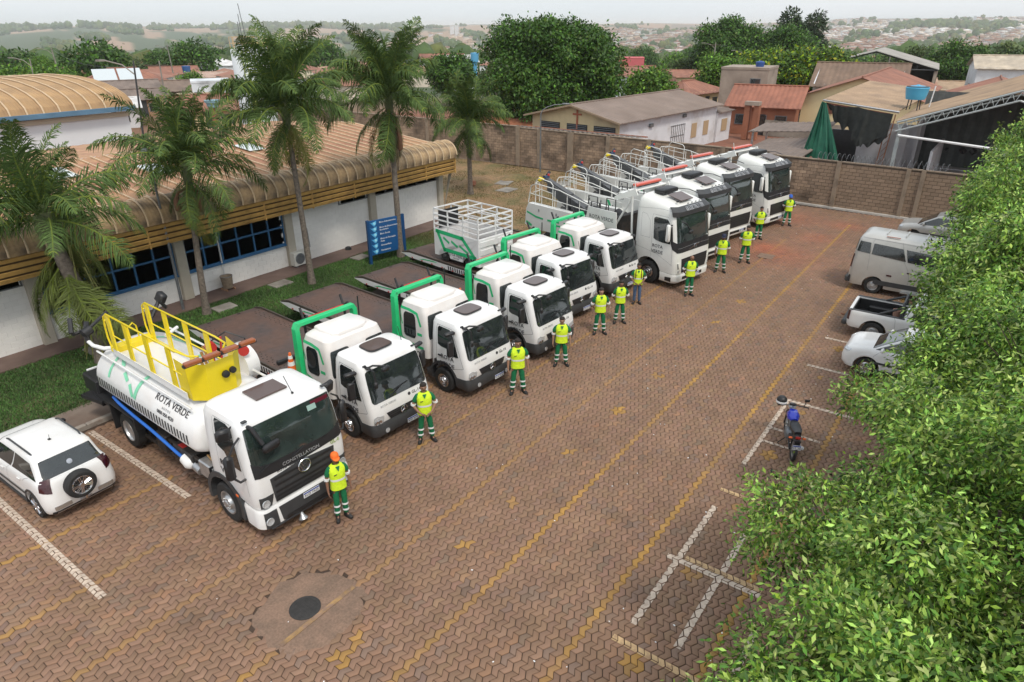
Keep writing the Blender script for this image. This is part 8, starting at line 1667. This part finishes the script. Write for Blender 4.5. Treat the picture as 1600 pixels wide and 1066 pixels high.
# ---- neighbourhood trees sharing a few crowns
def crown_mesh(seed, R, n, size, mat, cols):
    r = random.Random(seed); lob = [(0,0,0,R*.8,R*.8,R*.62)]
    for j in range(11): a = j*2.4; ph = r.uniform(-.4,1.2); q = R*.7; k = R*r.uniform(.28,.42); lob.append((q*cos(a)*cos(ph), q*sin(a)*cos(ph), q*sin(ph)*.75, k, k, k*.8))
    return leaf_cloud('foliage', lob, n, size, mat, seed, cols, 1.8, .66, .3, twig=6)
CM = [crown_mesh(300+k, 5., 5200, .62, (lm_d, lm_o, lm_l, lm_d)[k], mc) for k in range(4)]
tkm = MB().tube([(0,0,-6),(0.1,0,-1),(0,0,1.5)], [.4,.3,.15], 6).mesh('trunk', MT['trunk'])
NT = [(69,155,6.3,11.5,0,'largest dark round tree above the red roofs at left'),(74,158,3.7,10.,0,'lower right shoulder tree of the largest dark crown at left'),(101,173,5.9,12.,3,'second dark round tree with the pale pole before it, left part'),(97,181,3.7,9.6,3,'smaller tree just left of the second dark round tree'),(40,113,3.6,6.6,2,'leftmost bushy tree behind the barrel roof'),(42,110,3.4,6.3,2,'middle bushy tree behind the barrel roof'),(46,113,3.,6.,2,'right bushy tree behind the barrel roof, by the brown roofs'),(36,116,3.6,6.6,1,'bushy tree cut by the left edge behind the barrel roof'),(72,197,6.,10.7,0,'dark tree on the far left under the tan field'),(159,254,5.,11.8,0,'round tree just left of the white tank tower'),(70,121,2.5,4.9,2,'light green bush right of the solar panels'),(54,140,2.2,8.,2,'yellow green feathery tree by the leaning pale pole'),(103,205,4.9,8.3,1,'low tree between the two dark crowns at left'),(154,210,7.4,14.1,0,'wide tree top showing through the crown of the tallest palm'),(152,185,6.8,12.9,3,'tree between the two tall palm crowns'),(104,87,3.1,6.9,3,'round clipped looking tree beside the light blue tank'),(197,119,4.4,9.,1,'greyish tree just right of the mango crown'),(270,130,5.7,11.,0,'dark tree in the near edge of the far town'),(221,95,5.7,8.,2,'light tree behind the street lamps'),(306,123,4.7,12.,3,'dark feathery tree before the far town'),(166,92,4.5,6.4,1,'brownish green tree behind the pink house'),(299,28,8.5,11.4,3,'broad tree in the green belt behind the right hand roofs'),(260,15,7.4,10.4,1,'spreading tree in the green belt nearer the right edge'),(280,7,8.,11.2,2,'light green tree in the green belt at the right edge'),(294,59,7.1,13.3,0,'dark tree right of the conifers'),(276,45,6.6,11.3,2,'lighter tree right of the conifers'),(347,45,10.,14.1,1,'large far tree in the green belt under the town'),(215,14,6.,8.,1,'bushy tree above the tan roofed building'),(196,24,5.5,8.,3,'dark tree behind the pale reddish roof'),(222,-2,6.5,8.5,2,'tree just above the white two storey block'),(240,36,6.,9.,0,'tree behind the roof of the big open shed'),(185,47,4.5,8.,2,'tree left below the conifers'),(205,62,5.5,10.,0,'tree in the clump behind the flame trees'),(180,66,4.,7.5,1,'low tree behind the bright green round tree')]
for k, (x, y, R, H, m_, lab) in enumerate(NT):
    g0 = hz(x, y); H *= (.72 if math.atan2(y,x) < .24 and x > 170 else 1); e = empty('distant_tree', (x, y, g0), 0, lab, 'tree', 'trees among the neighbouring houses'); s = R/5.; o = link('foliage', CM[m_], e); o.scale = (s, s, s*1.02); o.location.z = H-R*.95; o.rotation_euler.z = k*1.3; tag(o, kind='stuff'); t = link('trunk', tkm, e); t.location.z = H-R*.95; t.scale = (s, s, max(.6, (H-R)/6.))
# ---- woodland masses, hedgerows
def ico():
    bm = bmesh.new(); bmesh.ops.create_icosphere(bm, subdivisions=2, radius=1); V = np.array([v.co[:] for v in bm.verts]); F = np.array([[v.index for v in f.verts] for f in bm.faces]); bm.free(); return V, F
IV, IF = ico()
def woods(name, pts, cols, seed, mat):
    g_ = np.random.default_rng(seed); n = len(pts); V = []; C = []
    for (x, y, R) in pts:
        ph = g_.uniform(0, 6.28, 3); s = 1+.20*np.sin(IV[:,0]*5+ph[0])*np.sin(IV[:,1]*5+ph[1])+.16*np.sin(IV[:,2]*7+ph[2]+IV[:,0]*4)+g_.normal(0,.07,len(IV)); h_ = g_.uniform(.7,1.25)
        v = IV*s[:, None]*np.array([R, R, R*h_]); v[:,2] += R*h_*.75+float(th(x, y)); v[:,0] += x; v[:,1] += y; V.append(v); c = np.array(cols[g_.integers(0,len(cols))])*(1+g_.normal(0,.14)); C.append(np.repeat(c[None]*1.0, len(IV), 0)*(1+g_.normal(0,.18,len(IV)))[:, None])
    F = (IF[None]+(np.arange(n)*len(IV))[:, None, None]).reshape(-1,3); return tag(link(name, nmesh(name, np.concatenate(V), F, mat, 3, np.clip(np.concatenate(C), .05, 3))), kind='stuff')
wm = M('woodland_canopy', (.07,.10,.035), .9, attr='tone', var=.2, scale=.2)
wc = [(1,1,1),(.7,.85,.8),(1.2,1.2,.9),(.8,.95,.7),(1.5,1.2,.9)]
def sector(n, a0, a1, r0, r1, R0, R1, seed, f=None, pw=1.):
    g_ = np.random.default_rng(seed); o = []
    while len(o) < n:
        a = radians(g_.uniform(a0, a1)); r = r0*(r1/r0)**(g_.random()**pw); x, y = r*cos(a), r*sin(a)
        if f is None or f(math.degrees(a), r): o.append((x, y, g_.uniform(R0, R1)*(.75+.25*min(r, 2500)/800)))
    return o
nn = lambda a, r: math.sin(a*.9+r/230.)+math.sin(a*.35-r/410.+1.)
woods('woodland', sector(900, 55, 74, 260, 900, 4, 7, 1, lambda a, r: nn(a, r) > -.9)+sector(520, 38, 56, 330, 1500, 4, 7.5, 2, lambda a, r: nn(a, r) > .1), wc, 5, wm)
woods('woodland', sector(520, -3, 15, 330, 640, 4.5, 7.5, 3, lambda a, r: nn(a, r) > -.6)+sector(150, 15, 29, 420, 700, 4.5, 7, 4, lambda a, r: nn(a, r) > -.2), wc, 6, wm)
woods('woodland', sector(1500, 26, 76, 1400, 5200, 4, 7, 7, lambda a, r: math.sin(a*.7+r/500.)+math.sin(a*1.9-r/300.) > .9, .7)+sector(700, -4, 26, 900, 4200, 4, 7, 8, lambda a, r: math.sin(a*1.1+r/260.) > .1, .7)+sector(260, 2, 9, 2900, 3400, 6, 9, 9)+sector(400, 44, 56, 4600, 5600, 8, 13, 10)+sector(200, 56, 72, 4200, 5400, 8, 12, 11, lambda a, r: nn(a,r) > 0), wc, 8, wm)
# ---- hillside town
def th_house_mesh(w, d, h, rh, wall, roof, hip):
    V = [(-w,-d,-4),(w,-d,-4),(w,d,-4),(-w,d,-4),(-w,-d,h),(w,-d,h),(w,d,h),(-w,d,h)]; o = .5
    R = [(-w-o,-d-o,h-.1),(w+o,-d-o,h-.1),(w+o,d+o,h-.1),(-w-o,d+o,h-.1),(-w*(.4 if hip else 1.06),0,h+rh),(w*(.4 if hip else 1.06),0,h+rh)]
    return V+R, [(0,1,5,4),(1,2,6,5),(2,3,7,6),(3,0,4,7)], [(8,9,13,12),(10,11,12,13),(9,10,13),(11,8,12),(8,11,10,9)]
rs_ = 1; wcols = [(.74,.72,.68),(.70,.60,.46),(.7,.7,.7),(.74,.64,.54),(.60,.48,.36)]; rcols = [(.30,.145,.10),(.27,.125,.085),(.24,.14,.10),(.38,.23,.16),(.28,.22,.18),(.50,.46,.42),(.40,.27,.2)]
tw_m = [M('town_wall', c, .85, var=.1, scale=.2) for c in wcols]; tr_m = [M('town_roof', c, .85, var=.2, scale=.2) for c in rcols]
VAR = []
for k in range(12):
    r = random.Random(k); V, Fw, Fr = th_house_mesh(r.uniform(4,8), r.uniform(3.5,5.5), r.uniform(2.8,5.5), r.uniform(1,2), 0, 0, k % 2)
    me = bpy.data.meshes.new('town_house'); me.from_pydata(V, [], Fw+Fr); me.materials.append(tw_m[k % 5]); me.materials.append(tr_m[k % 7]); me.polygons.foreach_set('material_index', [0]*len(Fw)+[1]*len(Fr)); VAR.append((V, Fw, Fr, me))
g_ = np.random.default_rng(21); TH = []
while len(TH) < 5600:
    a = g_.uniform(-4, 29); r = 620*(4300/620)**(g_.random()**.62); row = math.sin(a*2.1+r/170.)
    if a > 19 and r < 1100: pass
    if math.sin(a*1.1+r/260.) > .55 and g_.random() < .75: continue
    if r > 3500 and a > 17: continue
    if g_.random() < .25 and row < -.4: continue
    TH.append((r*cos(radians(a)), r*sin(radians(a)), r, a))
for k in range(150):
    a = g_.uniform(37, 45); r = g_.uniform(1300, 3200); TH.append((r*cos(radians(a)), r*sin(radians(a)), r, a))
for k in range(60):
    a = g_.uniform(30, 60); r = g_.uniform(230, 700); TH.append((r*cos(radians(a)), r*sin(radians(a)), r, a))
for k in range(110):
    a = g_.uniform(38, 71); r = g_.uniform(115, 330); x, y = r*cos(radians(a)), r*sin(radians(a))
    if y < 62 or any((x-q[0])**2+(y-q[1])**2 < 11**2 for q in TH[-90:] if q[2] < 340) or any((x-q[0])**2+(y-q[1])**2 < (q[2]+6)**2 for q in NT): continue
    TH.append((x, y, r, a))
TH.sort(key=lambda t: t[2])
for k, (x, y, r, a) in enumerate(TH[:300]):
    near = r < 335; vi = int(g_.choice([0,1,2,3,7,8,9,10])) if near else int(g_.integers(0, 12)); o = link('town_house', VAR[vi][3], None, (x, y, hz(x, y)), g_.uniform(0, 3.14)); o.scale = (.78,.78,.85) if near else (1,1,1)
    rc = ['terracotta','dark red','brown','pale reddish','grey brown','whitish','tan'][vi % 7]; sec = next(t for lim, t in ((5,'at the far right'),(9,'above the truss shed'),(13,'above the open grey shed'),(18,'behind the conifers'),(22,'behind the light green tree'),(29.5,'right of the mango crown'),(45,'between mango and tallest palm'),(52,'behind the two tall palms'),(58,'by the white water tower'),(64,'above the barrel hall corner'),(90,'above the barrel roof at left')) if a < lim); dn = 'nearer' if r < 190 else ('middle distance' if r < 335 else ('near side' if r < 800 else ('lower slope' if r < 1200 else 'upper slope')))
    tag(o, ('%s plain house with %s roof %s' % (dn, rc, sec)) if near else ('tiny %s roofed town house on the %s %s' % (rc, dn, sec)), 'house', 'plain houses just beyond the yard' if near else 'small houses of the far town')
V = []; F = []; Mi = []; nl = []
for k, (x, y, r, a) in enumerate(TH[300:]):
    vv, fw_, fr_, _ = VAR[int(g_.integers(0, 12))]; an = g_.uniform(0, 3.14); s = g_.uniform(.8,1.5)*(1+.25*(r > 2500)); c, sn = cos(an)*s, sin(an)*s; z = hz(x, y); b0 = len(V); wi, ri = int(g_.integers(0,5)), 5+int(g_.integers(0,7))
    if r > 2300 and a < 16 and g_.random() < .55: ri = g_.choice([0, 2, 3, 10])
    V += [(x+p[0]*c-p[1]*sn, y+p[0]*sn+p[1]*c, z+p[2]*s) for p in vv]
    for f in fw_: F += [i+b0 for i in f]; nl.append(len(f)); Mi.append(wi)
    for f in fr_: F += [i+b0 for i in f]; nl.append(len(f)); Mi.append(int(ri))
tag(link('far_town', nmesh('far_town', V, F, tw_m+tr_m, nl, midx=Mi)), kind='stuff')
for k, (a, r, w, d, h_, lab) in enumerate(((17.6,3300,150,60,22,'long white warehouse on the skyline left of the conifers'),(21.3,3500,30,22,22,'pale apartment block on the skyline, leftmost of its row'),(20.3,3520,34,22,22,'pale apartment block on the skyline, second of its row'),(19.3,3500,34,22,24,'pale apartment block on the skyline next to the long white warehouse'),(40.6,3000,16,14,38,'slim white tower on the plain, left twin'),(40.25,3000,16,14,40,'slim white tower on the plain, right twin'),(4.2,3150,10,10,40,'white tower on the ridge at the upper right'),(11.7,3300,9,9,34,'thin white tower on the skyline above the far town'))):
    x, y = r*cos(radians(a)), r*sin(radians(a)); e = empty('far_building', (x, y, hz(x,y)-2), radians(a+90), lab, 'building', 'pale blocks and towers on the skyline'); MB().box((0,0,h_/2), (w,d,h_)).build('wall', WH, e); MB().box((0,0,h_+.6), (w+1,d+1,1.2)).build('roof', GRY if w < 40 and h_ < 30 else WHR, e)
    if 25 < w < 40:
        for i in range(4):
            for j in range(3): MB().box((-w/2+w*(i+.5)/4,-d/2-.2,4+j*6), (w/8,.3,2.6)).build('window', MT['dgrey'], e)
# ---- silver band of haze
hzb = MB().box((2000, 2000, -2), (24500, 24500, 130)); hb = hzb.build('haze', None); hb.data.materials.clear()
hmz = bpy.data.materials.new('haze'); hmz.use_nodes = True; N = hmz.node_tree.nodes; L = hmz.node_tree.links; N.remove(N['Principled BSDF']); pv = N.new('ShaderNodeVolumePrincipled'); pv.inputs['Color'].default_value = (.96,.985,1,1); pv.inputs['Density'].default_value = 1.25e-4; pv.inputs['Anisotropy'].default_value = .2
L.new(pv.outputs[0], [n for n in N if n.type == 'OUTPUT_MATERIAL'][0].inputs['Volume']); hb.data.materials.append(hmz); tag(hb, kind='stuff')
